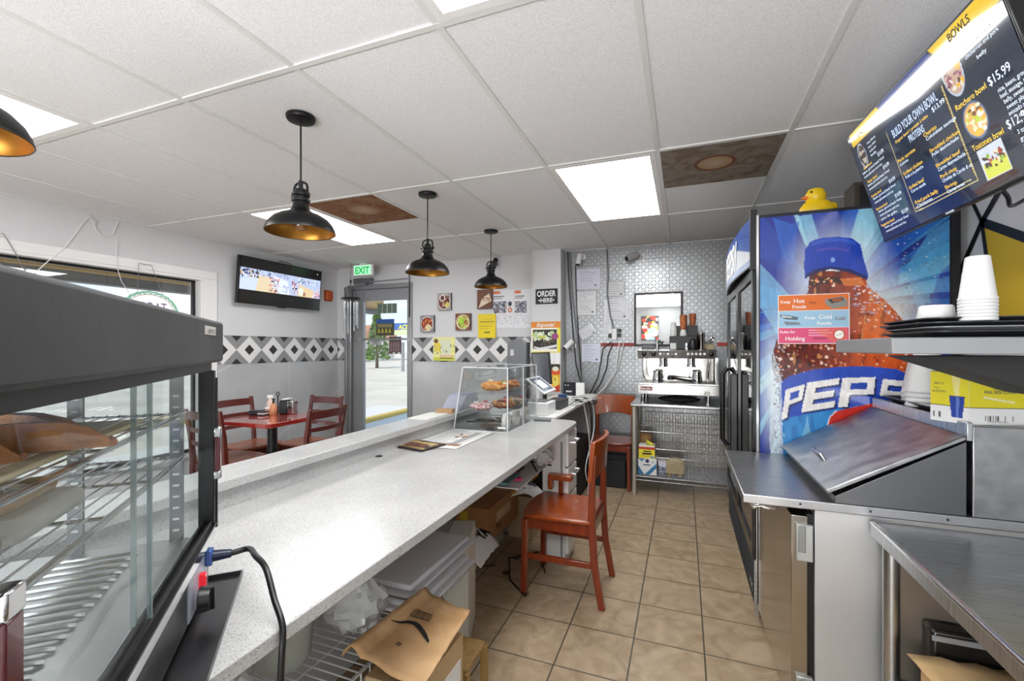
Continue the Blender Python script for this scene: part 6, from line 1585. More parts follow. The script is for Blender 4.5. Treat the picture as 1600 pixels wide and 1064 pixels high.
def cupstack(c, n, r, H, label, dz=.012, up=False, m_=foam_cup, cat='cup stack', taper=.72, group=None, name='foam_cup'):
    """upside-down nested cups: every cup its own thing"""
    out = []
    for k in range(n):
        z = c[2] + dz * k; o = MB()
        prof = [(r, 0), (r + .002, .002), (r + .002, .007), (r, .009), (r * taper, H - .002), (r * taper - .003, H), (0, H), (0, H - .003), (r * taper - .005, H - .004), (r - .003, .003), (r, 0)]
        ob = o.lathe(prof, (0, 0, 0), n=30).build(name, m_, None, keep_origin=True)
        ob.location = (c[0], c[1], z)
        ob['label'] = label(k); ob['category'] = 'cup'
        if group: ob['group'] = group
        out.append(ob)
    return out
cupstack((.865, 2.16, ZR + .0065), 4, .062, .15, lambda k: 'white foam cup in the taller upside-down stack on the low black tray', .018, group='foam cups stacked on the low tray', taper=.62)
cupstack((.905, 2.315, ZR + .0065), 3, .058, .14, lambda k: 'white foam cup in the rear upside-down stack on the low black tray', .018, group='foam cups stacked behind on the low tray', taper=.62)

# ================================================================== overshelf with trays and cups
sx0, sy0, sy1, sz = .474, 1.35, 1.78, 1.346
t = thing('wall_shelf', 'stainless shelf jutting from the right wall at eye height', 'shelf', (.8, 1.4, sz))
MB().box(sx0, RX - .002, sy0, sy0 + .006, sz, sz + .04).box(sx0, sx0 + .006, sy0 + .006, sy1, sz, sz + .04).box(sx0, RX - .002, sy0, sy1, sz + .036, sz + .04).build('shelf_plate', mat('shelf_steel', '#8f9092', .5, metal=.6), t, bevel=.002)
q = [onY(*p, sy0 + .05) for p in ((1436, 557), (1660, 557), (1660, 624))]
q = [Vector((p.x, p.y, min(p.z, sz - .002))) for p in q]; q[1].x = min(q[1].x, RX - .003); q[2].x = q[1].x
MB().prism(q, (0, .2, 0)).build('support_gusset', mat('gusset_black', '#120f0e', .6), t)
zt = sz + .041
for k in range(4):
    tray('cafe_tray', (.805 + .012 * (k % 2), 1.6 + .01 * k, zt + .012 * k), .225, .165, ('lowest', 'second', 'third', 'topmost')[k] + ' black tray in the pile on the stainless wall shelf', tray_m if k != 1 else mat('tray_grey', '#77787c', .35), .014)
zt2 = zt + .012 * 3 + .0055
cupstack((.692, 1.475, zt2), 7, .035, .112, lambda k: 'tall white foam cup stack member on the pile of black trays', .0085, group='foam cups in the tall stack on the trays', taper=.66)
def lowcup(c, label):
    MB().lathe([(0, 0), (.04, 0), (.042, .004), (.036, .045), (.033, .048), (0, .048)], c, n=28).build('foam_bowl', foam_cup, label=label, cat='bowl')
lowcup((.645, 1.56, zt2), 'short upside-down white foam bowl left of the tall cup stack')

# ================================================================== near stainless worktable
wx0, wy1, wz = .545, 1.708, .822
t = thing('work_table', 'stainless worktable in the lower right foreground', 'work table', (.85, 1.0, 0))
MB().box(wx0, RX - .004, -.3, wy1, wz - .003, wz).box(wx0, wx0 + .004, -.3, wy1, wz - .045, wz).build('table_plate', steel, t, bevel=.002)
MB().cyl((wx0 + .006, -.3, wz - .006), (wx0 + .006, wy1, wz - .006), .0075, 10).build('rolled_edge', chrome, t)
for x in (wx0 + .035, RX - .06):
    for y in (wy1 - .05, -.24): MB().cyl((x, y, .001), (x, y, wz - .004), .021, 16).build('leg', steel, t)
MB().box(wx0 + .02, RX - .03, -.25, wy1 - .03, .34, .362).build('under_shelf', steel2, t, bevel=.003)
MB().box(wx0 + .06, RX - .01, wy1 - .024, wy1 - .02, .3, wz - .06).build('back_apron', mat('apron_steel', '#8f8479', .45, metal=.8), t)
t = thing('kraft_sack', 'folded brown paper sack on the lower shelf of the near worktable', 'paper bag', (.85, 1.35, .363))
MB().prism([(wx0 + .07, 1.58, .363), (1.05, 1.6, .363), (1.05, 1.1, .363), (wx0 + .09, 1.05, .363)], (0, 0, .12)).build('sack', kraft, t, bevel=.012)
sheet((wx0 + .05, 1.60, .490), (wx0 + .09, 1.05, .50), (1.06, 1.1, .51), (1.06, 1.615, .49), 12, .005, 3).build('flap', mat('kraft_light', '#c9a878', .8), t, solid=.003, angle=60)
t = thing('appliance', 'dark appliance in the shade at the back of the worktable shelf', 'appliance', (.9, 1.64, .363))
MB().box(.66, 1.08, 1.62, 1.675, .363, .56).build('casing', mat('appliance_black', '#1a1816', .3), t, bevel=.01)
MB().box(.66, 1.08, 1.6165, 1.6195, .53, .545).build('rim', mid_grey, t)

# ================================================================== hot display case (glass sided, set at an angle)
UA = Vector((.700, -.714, 0)).normalized()        # along the glass front, towards the viewer
NA = Vector((-.714, -.700, 0)).normalized()       # into the case
Zv = Vector((0, 0, 1))
O = Vector((-.900, .646, 0))
def K(s_, d_, z): return O + UA * s_ + NA * d_ + Vector((0, 0, z))
LN, DP = .80, .375
t = thing('hot_display_case', 'large black and glass hot food case filling the left foreground', 'display case', K(LN / 2, DP / 2, CT), 0)
ZB, ZT0, ZT1 = 1.03, 1.315, 1.414
def kbox(m, s0, s1, d0, d1, z0, z1): return m.obox(K((s0 + s1) / 2, (d0 + d1) / 2, (z0 + z1) / 2), UA * (s1 - s0) / 2, NA * (d1 - d0) / 2, Zv * (z1 - z0) / 2)
hoodm = mat('hood_black', '#3a3b3d', .55, noise=(5, '#2b2c2e', .3, .7), bump=(30, .08))
kbox(MB(), -.012, LN + .02, -.012, DP, 1.332, ZT1).build('hood', hoodm, t, bevel=.006)
kbox(MB(), .004, LN, .006, DP - .01, ZT0, 1.332).build('hood_lip', mat('hood_lip', '#222325', .5), t)
m = MB(); o_ = K(.33, -.0135, 1.366)
hl = K(.245, -.0128, 1.40)
b_ = kbox(MB(), .075, .16, -.0135, -.012, 1.3845, 1.4).build('name_plate', mat('plate_pale', '#cfcac0', .35, metal=.2), t)
MB().text('CENTRAL', K(.085, -.0142, 1.3875), UA * 1, Zv, .0105, bold=.03, width=.062).build('lettering', mid_grey, b_)
# base box with control plate
base_m = mat('base_steel', '#77787a', .3, metal=1, rvar=(8, .22, .5), stretch=(4, 4, 4))
kbox(MB(), 0, LN, .012, DP, CT + .012, .975).build('base', base_m, t, bevel=.002)
kbox(MB(), -.003, LN, .0, .03, .975, 1.0).build('sill_rail', chrome, t, bevel=.003)
m = kbox(MB(), 0, LN, .004, .008, 1.0, 1.012); kbox(m, 0, LN, .016, .020, 1.0, 1.012); kbox(m, 0, LN, -.002, .026, .9985, 1.002)
m.build('door_track', black, t)
# drip tray under it
m = kbox(MB(), -.03, LN, -.045, DP, CT + .001, CT + .004); kbox(m, -.03, LN, -.045, -.042, CT + .004, CT + .012); kbox(m, -.03, -.027, -.045, DP, CT + .004, CT + .012)
m.build('under_tray', mat('tray_dark_steel', '#5b5c5e', .35, metal=1), t)
# front corner posts with maroon handles
kbox(kbox(MB(), -.004, .012, 0, .028, 1.0, ZT0), -.008, -.003, -.003, .02, .99, 1.30).build('corner_post', black, t, bevel=.002)
kbox(MB(), LN - .02, LN, 0, .028, 1.0, ZT0).build('corner_post', black, t, bevel=.002)
for s_ in (0, LN): kbox(MB(), max(0, s_ - .018), max(.018, s_), DP - .02, DP, .975, ZT0).build('corner_post', mid_grey, t, bevel=.002)
mar = mat('maroon_grip', '#4d1018', .2, coat=.6)
for s0, s1, y0, lb in ((.008, .024, -.012, 1), (.668, .69, -.004, 2)):
    h = kbox(MB(), s0, s1, y0, y0 + .01, 1.112, 1.18).build('handle', mar, t, bevel=.002)
    for z0, z1 in ((1.18, 1.2), (1.096, 1.112)): kbox(MB(), s0 - .0005, s1 + .0005, y0 - .001, y0 + .011, z0, z1).build('handle_cap', chrome, h, bevel=.002)
# glass: two sliding front panes, two side panes, back panes
gl = glassy('case_glass', '#f7f9f9', .015, .01, .12)
kbox(MB(), .004, .386, .018, .0215, 1.006, ZT0).build('front_pane', gl, t)
kbox(MB(), .375, .70, .005, .0085, 1.006, ZT0).build('front_pane', gl, t)
edge_m = mat('glass_edge', '#7e8f8c', .1, alpha=.6)
kbox(kbox(MB(), .372, .375, .004, .0095, 1.006, ZT0), .384, .388, .017, .0225, 1.006, ZT0).build('pane_edge', edge_m, t)
kbox(MB(), .002, .006, .03, DP - .02, .976, ZT0).build('side_pane', gl, t)
kbox(MB(), .02, LN - .02, DP - .008, DP - .004, .976, ZT0).build('back_pane', gl, t)
# slotted uprights at the back
slot = mat('slot_pale', '#d6d8d8', .4)
for d_ in (.052, .205):
    u = kbox(MB(), .0075, .016, d_, d_ + .022, .976, ZT0).build('slotted_upright', mat('upright_grey', '#6c6e70', .4, metal=.6), t)
    m = MB()
    for k in range(13): kbox(m, .0162, .0172, d_ + .006, d_ + .016, 1.0 + .022 * k, 1.004 + .022 * k)
    m.build('slots', slot, u)
# vented floor
fl = kbox(MB(), .006, LN - .006, .03, DP - .02, .976, .981).build('inner_floor', mat('floor_steel', '#b4b5b4', .32, metal=.85, rvar=(9, .2, .5)), t)
m = MB()
for k in range(24):
    s_ = .06 + .026 * k; m.tube([K(s_, .11, .983), K(s_ + .004, .12, .987), K(s_ + .004, .22, .987), K(s_, .23, .983)], .0035, 6)
m.build('vent_ribs', mat('rib_steel', '#d2d3d2', .2, metal=.9), fl)
# wire shelf
ZS = 1.235
ZS2 = 1.150
for zz_ in (ZS, ZS2):
    rk = MB()
    for k in range(15): rk.tube([K(.03, .05 + .019 * k, zz_), K(LN - .03, .05 + .019 * k, zz_)], .0014, 6)
    for s_ in (.03, .2, .37, .54, LN - .03): rk.tube([K(s_, .045, zz_ - .003), K(s_, DP - .035, zz_ - .003)], .0026, 6)
    for d_ in (.045, DP - .035): rk.tube([K(.03, d_, zz_ - .001), K(LN - .03, d_, zz_ - .001)], .0028, 6)
    rk.build('wire_shelf', chrome, t)
for z in (ZS, ZS2): 
    m = MB()
    for s_ in (.1, .56): m.tube([K(s_, DP - .03, z - .006), K(s_, .05, z - .006)], .003, 6)
    m.build('shelf_bracket', mid_grey, t)
# control plate on the base end
cp = kbox(MB(), .03, .17, .0085, .0115, CT + .02, .972).build('control_plate', mat('plate_lilac', '#b9bdcb', .4, metal=.3), t)
kc = K(.142, -.006, .915)
MB().lathe([(0, -.012), (.02, -.012), (.022, .004), (.02, .006), (0, .006)], kc, n=24, M=(Matrix.Rotation(math.atan2(NA.y, NA.x), 4, 'Z') @ Matrix.Rotation(PI / 2, 4, 'Y'))).obox(kc - NA * .014, UA * .004, Zv * .019, NA * .004).build('dial', black, cp)
kbox(MB(), .086, .1, -.001, .0085, .915, .94).build('rocker_switch', mat('rocker_red', '#b8202a', .2, emit=.3), cp)
kbox(MB(), .034, .056, -.004, .0085, .935, .966).build('plug_socket', mat('plug_blue', '#1e56a8', .2, alpha=.8), cp, bevel=.003)
# its cord
s0 = K(.045, -.005, .951)
pts = [s0, s0 - NA * .03, s0 - NA * .06 + Vector((0, 0, .003)), Vector((-.78, .64, .955)), Vector((-.735, .625, .945)), Vector((-.69, .605, .905)), Vector((-.66, .592, .884)), Vector((-.648, .585, .862)), Vector((-.645, .578, .80)), Vector((-.645, .57, .6)), Vector((-.65, .57, .3)), Vector((-.65, .57, .02))]
tc = MB().tube(smooth(pts, 8), .0056, 10).build('power_cord', black, t)
MB().cyl(s0 + NA * .001, s0 - NA * .03, .011, 14, r2=.008).build('plug', mat('plug_navy', '#14233f', .3), tc)
# food inside
par = mat('bread_board', '#e3cf9c', .6)
tb = thing('food_tray', 'paper-lined tan board on the upper wire shelf of the hot case', 'tray', K(.42, .2, ZS + .002))
bb = kbox(MB(), .17, .72, .07, .30, ZS + .0025, ZS + .009).build('board', par, tb, bevel=.004)
kbox(MB(), .19, .70, .09, .28, ZS + .0095, ZS + .0105).build('liner', mat('liner_paper', '#ece4cf', .7), tb)
fried = mat('fried_crust', '#d9914e', .5, noise=(28, '#b06a30', .35, .65), bump=(40, .5))
def empanada(s_, d_, rz, label, L=.085):
    e = thing('empanada', label, 'empanada', K(s_, d_, ZS + .0108), rz)
    m = MB(); n = 26; top = []; 
    # half-moon pastry: domed body with a crimped rim
    vs = [(0, -.004, .033)]; fs = []; rings = [(.0, .033), (.45, .031), (.75, .022), (.9, .01), (1.0, .003), (1.0, 0)]
    vs = []
    for q_, (r_, h) in enumerate(rings):
        for k in range(n + 1):
            a = PI * k / n; cr = 1 + (.03 * math.sin(k * 2.6) if q_ >= 3 else 0)
            vs.append((L * r_ * cr * math.cos(a), L * .8 * r_ * cr * math.sin(a) - L * .3, h))
    for q_ in range(len(rings) - 1):
        for k in range(n): a = q_ * (n + 1) + k; fs.append((a, a + n + 1, a + n + 2, a + 1))
    m.add(vs, fs)
    # flat straight side
    side = []; mm = len(rings)
    st = [q_ * (n + 1) for q_ in range(mm)]; en = [q_ * (n + 1) + n for q_ in range(mm)]
    m.add([vs[i] for i in st] + [vs[i] for i in reversed(en)], [tuple(range(2 * mm))[::-1]])
    m.build('crust', fried, e, local=True, angle=70)
    MB().tube([(L * math.cos(PI * k / 20) * 1.0, L * .8 * math.sin(PI * k / 20) - L * .3, .004 + .0015 * math.sin(k * 3)) for k in range(21)], .004, 6).build('crimped_rim', mat('crust_dark', '#a5602c', .5), e, local=True)
    return e
empanada(.31, .15, .3, 'browned half-moon empanada at the right end of the tray in the hot case')
empanada(.43, .19, 2.4, 'orange-brown empanada in the middle of the tray in the hot case')
empanada(.41, .105, .9, 'empanada nearest the glass in the middle of the hot case tray', .075)
empanada(.53, .15, 1.8, 'empanada at the left edge of the picture in the hot case')
to = thing('oval_tray', 'oval steel tray with a perforated insert on the lower wire shelf', 'tray', K(.60, .17, ZS2 + .002))
Mo = Matrix.Rotation(math.atan2(UA.y, UA.x), 4, 'Z') @ Matrix.Diagonal((1.35, .85, 1, 1))
MB().lathe([(0, .004), (.08, .004), (.088, .008), (.098, .02), (.118, .022), (.12, .019), (.1, .016), (.09, .004), (0, 0)], K(.60, .165, ZS2 + .003), n=48, M=Mo).build('dish', chrome, to)
perf = mat('perforated', '#9a9b9a', .4, metal=.8)
nn_, ll_, bb_ = nodes_of(perf)
g_ = nn_.new('ShaderNodeNewGeometry'); v_ = nn_.new('ShaderNodeTexVoronoi'); v_.inputs['Scale'].default_value = 130; v_.inputs['Randomness'].default_value = 0
ll_.new(g_.outputs['Position'], v_.inputs['Vector']); r_ = nn_.new('ShaderNodeValToRGB'); ll_.new(v_.outputs['Distance'], r_.inputs[0])
r_.color_ramp.elements[0].position = .3; r_.color_ramp.elements[0].color = lin('#55575a') + (1,); r_.color_ramp.elements[1].position = .4; r_.color_ramp.elements[1].color = lin('#b5b6b4') + (1,)
ll_.new(r_.outputs[0], bb_.inputs['Base Color'])
MB().lathe([(0, .009), (.082, .009), (.084, .006)], K(.60, .165, ZS2 + .003), n=40, M=Mo).build('insert', perf, to)
tp = thing('foam_tray', 'pale clear-lidded tray in the middle of the lower wire shelf in the hot case', 'tray', K(.4, .17, ZS2 + .002))
kbox(MB(), .31, .46, .09, .26, ZS2 + .0025, ZS2 + .03).build('tray', mat('pale_tray', '#d2cfc4', .5, alpha=.8), tp, bevel=.012)
kbox(MB(), .33, .44, .11, .24, ZS2 + .0305, ZS2 + .05).build('pastry', mat('pale_pastry', '#cdb694', .6, noise=(20, '#b99a72', .3, .7)), tp, bevel=.012)

# ================================================================== espresso corner
ex0, ex1, ey0, ey1, ez = -.462, .30, 4.27, 4.9, .848
t = thing('steel_table', 'stainless table carrying the coffee machine against the metal wall', 'table', (0, 4.58, 0))
MB().box(ex0, ex1 + .5, ey0, ey1, ez - .03, ez).build('table_plate', steel, t, bevel=.01, seg=3)
for x, y in ((ex0 + .035, ey0 + .03), (ex0 + .035, ey1 - .04), (ex1 + .45, ey0 + .03), (ex1 + .45, ey1 - .04)):
    MB().cyl((x, y, .001), (x, y, ez - .03), .02, 14).build('leg', mat('leg_pale', '#c2c0b4', .35, metal=.5), t)
# wire shelf under it
zs = .175
m = MB()
for k in range(58): x = ex0 + .06 + (ex1 + .42 - ex0 - .06) * k / 57; m.cyl((x, ey0 + .05, zs), (x, ey1 - .06, zs), .0022, 5)
for y in (ey0 + .05, ey0 + .2, ey0 + .36, ey1 - .06): m.cyl((ex0 + .05, y, zs - .006), (ex1 + .45, y, zs - .006), .004, 6)
m.cyl((ex0 + .05, ey0 + .05, zs - .04), (ex1 + .45, ey0 + .05, zs - .04), .004, 6)
for k in range(40):
    x = ex0 + .05 + (ex1 + .4 - ex0) * k / 40; x2 = x + (ex1 + .4 - ex0) / 40
    m.cyl((x, ey0 + .05, zs - .006 if k % 2 else zs - .04), (x2, ey0 + .05, zs - .04 if k % 2 else zs - .006), .003, 5)
m.build('lower_wire_shelf', mat('wire_shelf_steel', '#a6a8aa', .3, metal=1), t)
# upright wire grid leaning at the back
t = thing('wire_grid', 'tan wire grid panel leaning on the wall under the coffee table', 'wire panel', (0, ey1 - .05, zs))
gm = mat('wire_tan', '#cdbfa2', .5, metal=.2)
m = MB()
for k in range(44): x = ex0 + .1 + (ex1 + .35 - ex0) * k / 43; m.cyl((x, ey1 - .045, zs + .005), (x, ey1 - .025, .68), .0028, 5)
for k in range(6): z = zs + .02 + .1 * k; m.cyl((ex0 + .08, ey1 - .05, z), (ex1 + .5, ey1 - .045, z), .003, 6)
m.build('grid', gm, t)
t = thing('rack_frame', 'thin steel rail frame across the front of the coffee table space', 'rack', (0, ey0 + .1, .25))
for k, z in enumerate((.62, .56, .40, .32)): MB().cyl((ex0 + .06, ey0 + .2, z), (ex1 + .45, ey0 + .2, z - .0), .004, 6).build('rail', mat('wire_shelf_steel', '#a6a8aa', .3, metal=1), t)
MB().cyl((ex0 + .07, ey0 + .2, .183), (ex0 + .07, ey0 + .2, .66), .006, 8).build('upright', mat('brass_pale', '#a89a6a', .35, metal=.8), t)
# machine
mx0, mx1, my0, my1 = -.40, .268, 4.36, 4.82
t = thing('coffee_machine', 'two-group steel coffee machine with red badge on the stainless table', 'coffee machine', ((mx0 + mx1) / 2, 4.6, ez))
bst = mat('machine_steel', '#9f9d9a', .25, metal=.9, stretch=(40, 2, 2), rvar=(4, .18, .34))
MB().box(mx0, mx1 + .03, my0, my1, .93, 1.022).build('base', bst, t, bevel=.004)
MB().box(mx0 + .01, mx1 + .02, my0 + .01, my0 + .26, 1.022, 1.034).build('drip_grid', steel, t)
MB().box(mx0 + .02, mx1 + .0, my0 + .27, my1, 1.022, 1.27).build('back_panel', mat('machine_back', '#8d8a84', .12, metal=1), t)
MB().prism([(mx0 - .005, my0 + .06, 1.262), (mx0 - .005, my1, 1.262), (mx0 - .005, my1, 1.345), (mx0 - .005, my0 + .03, 1.345), (mx0 - .005, my0 + .0, 1.335)], (mx1 - mx0 + .01, 0, 0)).build('top_panel', bst, t, bevel=.003)
MB().box(mx1 + .0, mx1 + .03, my0 + .03, my0 + .06, 1.022, 1.27).box(mx1, mx1 + .03, my1 - .03, my1, 1.022, 1.27).build('side_frame', chrome, t)
for x in (mx0 + .045, mx1 - .06):
    for y in (my0 + .03, my1 - .05): MB().cyl((x, y, ez + .001), (x, y, .93), .022, 16).build('foot', chrome, t)
MB().box(mx0 + .025, mx0 + .13, my0 - .0025, my0 - .0005, .965, 1.0).build('badge', mat('badge_red', '#7c1d1c', .35), t)
MB().text('Rancilio', (mx0 + .03, my0 - .0035, .975), (1, 0, 0), (0, 0, 1), .022, bold=.03, width=.09).build('badge_lettering', white, t)
def fp(x, z, n=.0): return Vector((x, my0 + .028 + (1.335 - z) * .0 - n, z))
for x in (mx0 + .055, mx0 + .14, mx1 - .035):
    MB().lathe([(0, 0), (.022, 0), (.022, .012), (.012, .02), (0, .02)], fp(x, 1.303), n=22, M=Matrix.Rotation(PI / 2, 4, 'X')).build('knob', black, t)
for k in range(5): MB().lathe([(0, 0), (.011, 0), (.011, .012), (0, .013)], fp(mx0 + .2 + .034 * k, 1.305), n=16, M=Matrix.Rotation(PI / 2, 4, 'X')).build('button', mid_grey if k % 2 else white, t)
for k in range(5): MB().lathe([(0, 0), (.011, 0), (.011, .012), (0, .013)], fp(mx0 + .44 + .034 * k, 1.305), n=16, M=Matrix.Rotation(PI / 2, 4, 'X')).build('button', white, t)
for x in (mx0 + .22, mx1 - .2):
    g = MB().cyl((x, my0 + .15, 1.262), (x, my0 + .15, 1.2), .036, 22, r2=.034).cyl((x, my0 + .15, 1.2), (x, my0 + .15, 1.18), .04, 22).build('group_head', chrome, t, bevel=.003)
MB().cyl((mx0 + .29, my0 + .14, 1.06), (mx0 + .29, my0 + .14, 1.09), .034, 20).bar((mx0 + .32, my0 + .12, 1.075), (mx0 + .47, my0 + .02, 1.06), .022).build('portafilter', black_metal, t, bevel=.003)
MB().tube(smooth([(mx0 + .045, my0 + .05, 1.26), (mx0 + .04, my0 + .03, 1.2), (mx0 + .05, my0 + .03, 1.1), (mx0 + .07, my0 + .04, 1.06)], 5), .006, 8).build('steam_wand', chrome, t)
MB().tube(smooth([(mx1 - .04, my0 + .05, 1.26), (mx1 - .055, my0 + .02, 1.18), (mx1 - .06, my0 + .03, 1.1), (mx1 - .06, my0 + .03, 1.05)], 5), .006, 8).build('steam_wand', chrome, t)
for x, lb in ((mx0 + .19, 'left steel milk pitcher on the drip tray of the coffee machine'), (mx1 - .13, 'right steel milk pitcher on the drip tray of the coffee machine')):
    p = thing('milk_pitcher', lb, 'pitcher', (x - .02, my0 + .1, 1.035)); c = (x - .02, my0 + .09, 1.0355)
    MB().lathe([(0, 0), (.042, 0), (.045, .008), (.042, .05), (.036, .085), (.038, .11), (.036, .11), (.033, .085), (.039, .05), (.04, .01), (0, .006)], c, n=28).build('body', chrome, p)
    s_ = 1 if x < 0 else -1
    MB().tube([(c[0] + s_ * .036, c[1], c[2] + .095), (c[0] + s_ * .062, c[1], c[2] + .09), (c[0] + s_ * .064, c[1], c[2] + .04), (c[0] + s_ * .042, c[1], c[2] + .03)], .004, 8).build('handle', chrome, p)
crumple('black_cloth', (mx0 + .36, my0 + .12, ez + .034), .16, mat('cloth_black', '#141315', .8), 'black cloth stuffed under the coffee machine', 'cloth', 4, (1.1, .5, .19), .2)
MB().obox((mx1 - .07, my0 - .012, .95), (.024, 0, 0), (0, .003, 0), (0, 0, .02)).build('sticker', paper, t)
# things on top of the machine
ztop = 1.346
t = thing('cup_organizer', 'black stepped cup organizer on top of the coffee machine', 'organizer', (.02, 4.62, ztop))
om = mat('organizer_black', '#1c1d20', .45)
MB().box(-.125, .115, 4.52, 4.60, ztop, ztop + .125).box(-.11, .125, 4.60, 4.75, ztop, ztop + .225).build('body', om, t, bevel=.003)
MB().box(-.118, -.065, 4.515, 4.5195, ztop + .0, ztop + .06).build('label_card', paper, t)
terra = mat('paper_cup_brown', '#9c5530', .6, noise=(40, '#b56a3e', .4, .6))
def upcups(c, n, r, H, m_, lab, grp, dz=.02):
    for k in range(n):
        o = MB().lathe([(0, 0), (r * .72, 0), (r, H), (r + .002, H), (r + .002, H + .004), (r - .002, H + .004), (r * .7, .004), (0, .004)], n=24).build('paper_cup', m_, keep_origin=True)
        o.location = (c[0], c[1], c[2] + dz * k); o['label'] = lab; o['category'] = 'cup'; o['group'] = grp
cupstack((-.088, 4.56, ztop + .126), 5, .030, .075, lambda k: 'white cup in the upside-down stack left on the black organizer', .014, group='white cups on the organizer', name='foam_cup', taper=.7)
cupstack((.0, 4.56, ztop + .126), 2, .031, .05, lambda k: 'pale cup under the taller brown cups on the organizer', .012, group='pale cups under the brown ones', name='foam_cup', taper=.75)
upcups((.0, 4.56, ztop + .19), 5, .033, .075, terra, 'brown paper cup in the taller stack on the black organizer', 'brown cups in the taller stack', .014)
upcups((.082, 4.66, ztop + .226), 4, .032, .07, terra, 'brown paper cup in the shorter right stack on the black organizer', 'brown cups in the right stack', .014)
p = thing('steel_tumbler', 'tall steel tumbler right of the black cup organizer', 'tumbler', (.155, 4.6, ztop))
MB().lathe([(0, 0), (.03, 0), (.032, .01), (.033, .14), (.034, .142), (.034, .15), (.028, .15), (.027, .01), (0, .008)], (.155, 4.56, ztop + .001), n=26).build('body', chrome, p)
p = thing('black_jug', 'black jug lying against the organizer beside the steel tumbler', 'jug', (.09, 4.5, ztop))
MB().lathe([(0, 0), (.03, 0), (.036, .02), (.034, .06), (.02, .09), (.012, .1), (0, .1)], (.083, 4.47, ztop + .001), n=22).build('body', black, p)
MB().lathe([(0, 0), (.02, 0), (.022, .04), (.018, .06), (0, .06)], (.03, 4.47, ztop + .001), n=22).build('steel_jar', chrome, label='small steel jar on the coffee machine before the organizer', cat='jar')
p = thing('steel_tamper', 'steel cylinder standing on the left of the coffee machine top', 'tamper', (-.23, 4.5, ztop))
MB().lathe([(0, 0), (.018, 0), (.018, .07), (.03, .075), (.03, .085), (0, .085)], (-.23, 4.48, ztop + .001), n=24).build('body', chrome, p)
p = thing('glass_box', 'low clear box with black edges at the left on the coffee machine', 'box', (-.31, 4.52, ztop))
m = MB()
for x in (-.365, -.19 + .0): 
    pass
m.bar((-.37, 4.48, ztop + .005), (-.26, 4.48, ztop + .005), .008).bar((-.37, 4.48, ztop + .05), (-.26, 4.48, ztop + .05), .008).bar((-.37, 4.48, ztop), (-.37, 4.48, ztop + .055), .008).bar((-.26, 4.48, ztop), (-.26, 4.48, ztop + .055), .008)
m.build('edge_frame', black, p)
MB().box(-.366, -.264, 4.484, 4.56, ztop + .001, ztop + .045).build('contents', mat('contents_grey', '#4c4e52', .3), p)
p = thing('ladle', 'steel ladle leaning at the right of the coffee machine top', 'ladle', (.22, 4.56, ztop))
MB().lathe([(0, 0), (.02, .004), (.028, .018), (.026, .018), (.018, .006), (0, .003)], (.245, 4.55, ztop + .085), n=20, M=Matrix.Rotation(1.2, 4, 'X')).build('bowl', chrome, p)
MB().tube([(.235, 4.55, ztop + .085), (.21, 4.58, ztop + .04), (.19, 4.6, ztop + .004)], .004, 7).build('handle', chrome, p)
MB().box(.17, .27, 4.58, 4.66, ztop + .001, ztop + .05).build('small_crate', mat('crate_beige', '#b5a582', .6), label='small beige block under the ladle on the coffee machine', cat='block')
# goods on the lower wire shelf
zq = zs + .003
def milkbox(c, w_, d_, h_, fn, nm, label, top=None):
    t = thing(nm, label, 'carton', (c[0], c[1], c[2]))
    MB().box(c[0] - w_ / 2, c[0] + w_ / 2, c[1], c[1] + d_, c[2], c[2] + h_).build('carton', mat('carton_plain', '#dcdcd8', .7), t, bevel=.002)
    A = Art(w_, h_, 420); fn(A, w_, h_); A.build('print', pm, (c[0] - w_ / 2, c[1] - .001, c[2] + h_), (1, 0, 0), (0, 0, -1), t)
    return t
def blue(A, W, H):
    A.rect(0, 0, W, H, '#e9ebed').poly([(0, H * .45), (W * .35, H), (0, H)], '#2f77a8').poly([(W * .35, H), (W, H * .25), (W, H * .55), (W * .6, H)], '#2f77a8').poly([(0, 0), (W * .4, 0), (W * .2, H * .22)], '#6a8fb4').disc(W * .5, H * .15, W * .1, H * .12, '#23324a').rect(W * .28, H * .36, W * .68, H * .42, '#23324a').disc(W * .82, H * .18, W * .1, H * .1, '#c9ced2')
t1 = milkbox((-.315, ey0 + .09, zq), .165, .16, .15, blue, 'milk_carton', 'white and blue carton on the lower wire shelf under the yellow one')
def ylw(A, W, H):
    A.rect(0, 0, W, H, '#e9da33').rect(0, 0, W, H * .28, '#f0efe6').rect(0, H * .1, W, H * .3, '#c9402a').rect(W * .3, H * .42, W * .75, H * .5, '#3a382c').rect(W * .22, H * .58, W * .8, H * .7, '#2c2a20').rect(W * .2, H * .8, W * .7, H * .83, '#5a5a3a').rect(W * .7, H * .8, W * .95, H * .95, '#7d9cc0')
t2 = milkbox((-.32, ey0 + .095, zq + .151), .145, .13, .12, ylw, 'sugar_carton', 'opened yellow carton with red band stacked on the blue and white one')
MB().add([(-.39, ey0 + .22, zq + .272), (-.28, ey0 + .22, zq + .272), (-.285, ey0 + .235, zq + .36), (-.388, ey0 + .235, zq + .36)], [(0, 1, 2, 3)]).build('open_flap', card, t2, solid=.002)
MB().add([(-.32, ey0 + .1, zq + .271), (-.248, ey0 + .1, zq + .271), (-.262, ey0 + .09, zq + .295), (-.33, ey0 + .14, zq + .32)], [(0, 1, 2, 3)]).build('yellow_flap', mat('flap_yellow', '#c9c83a', .6), t2, solid=.002)
def pk(A, W, H):
    A.rect(0, 0, W, H, '#d6d2e2').rect(0, H * .4, W, H, '#8f93a8').blobs(50, (0, H * .4, W, H), .006, ['#3a3f58', '#c9d3e2', '#5c6f8c', '#2c2c3a'], 3).rect(0, 0, W * .12, H, '#2c2c32')
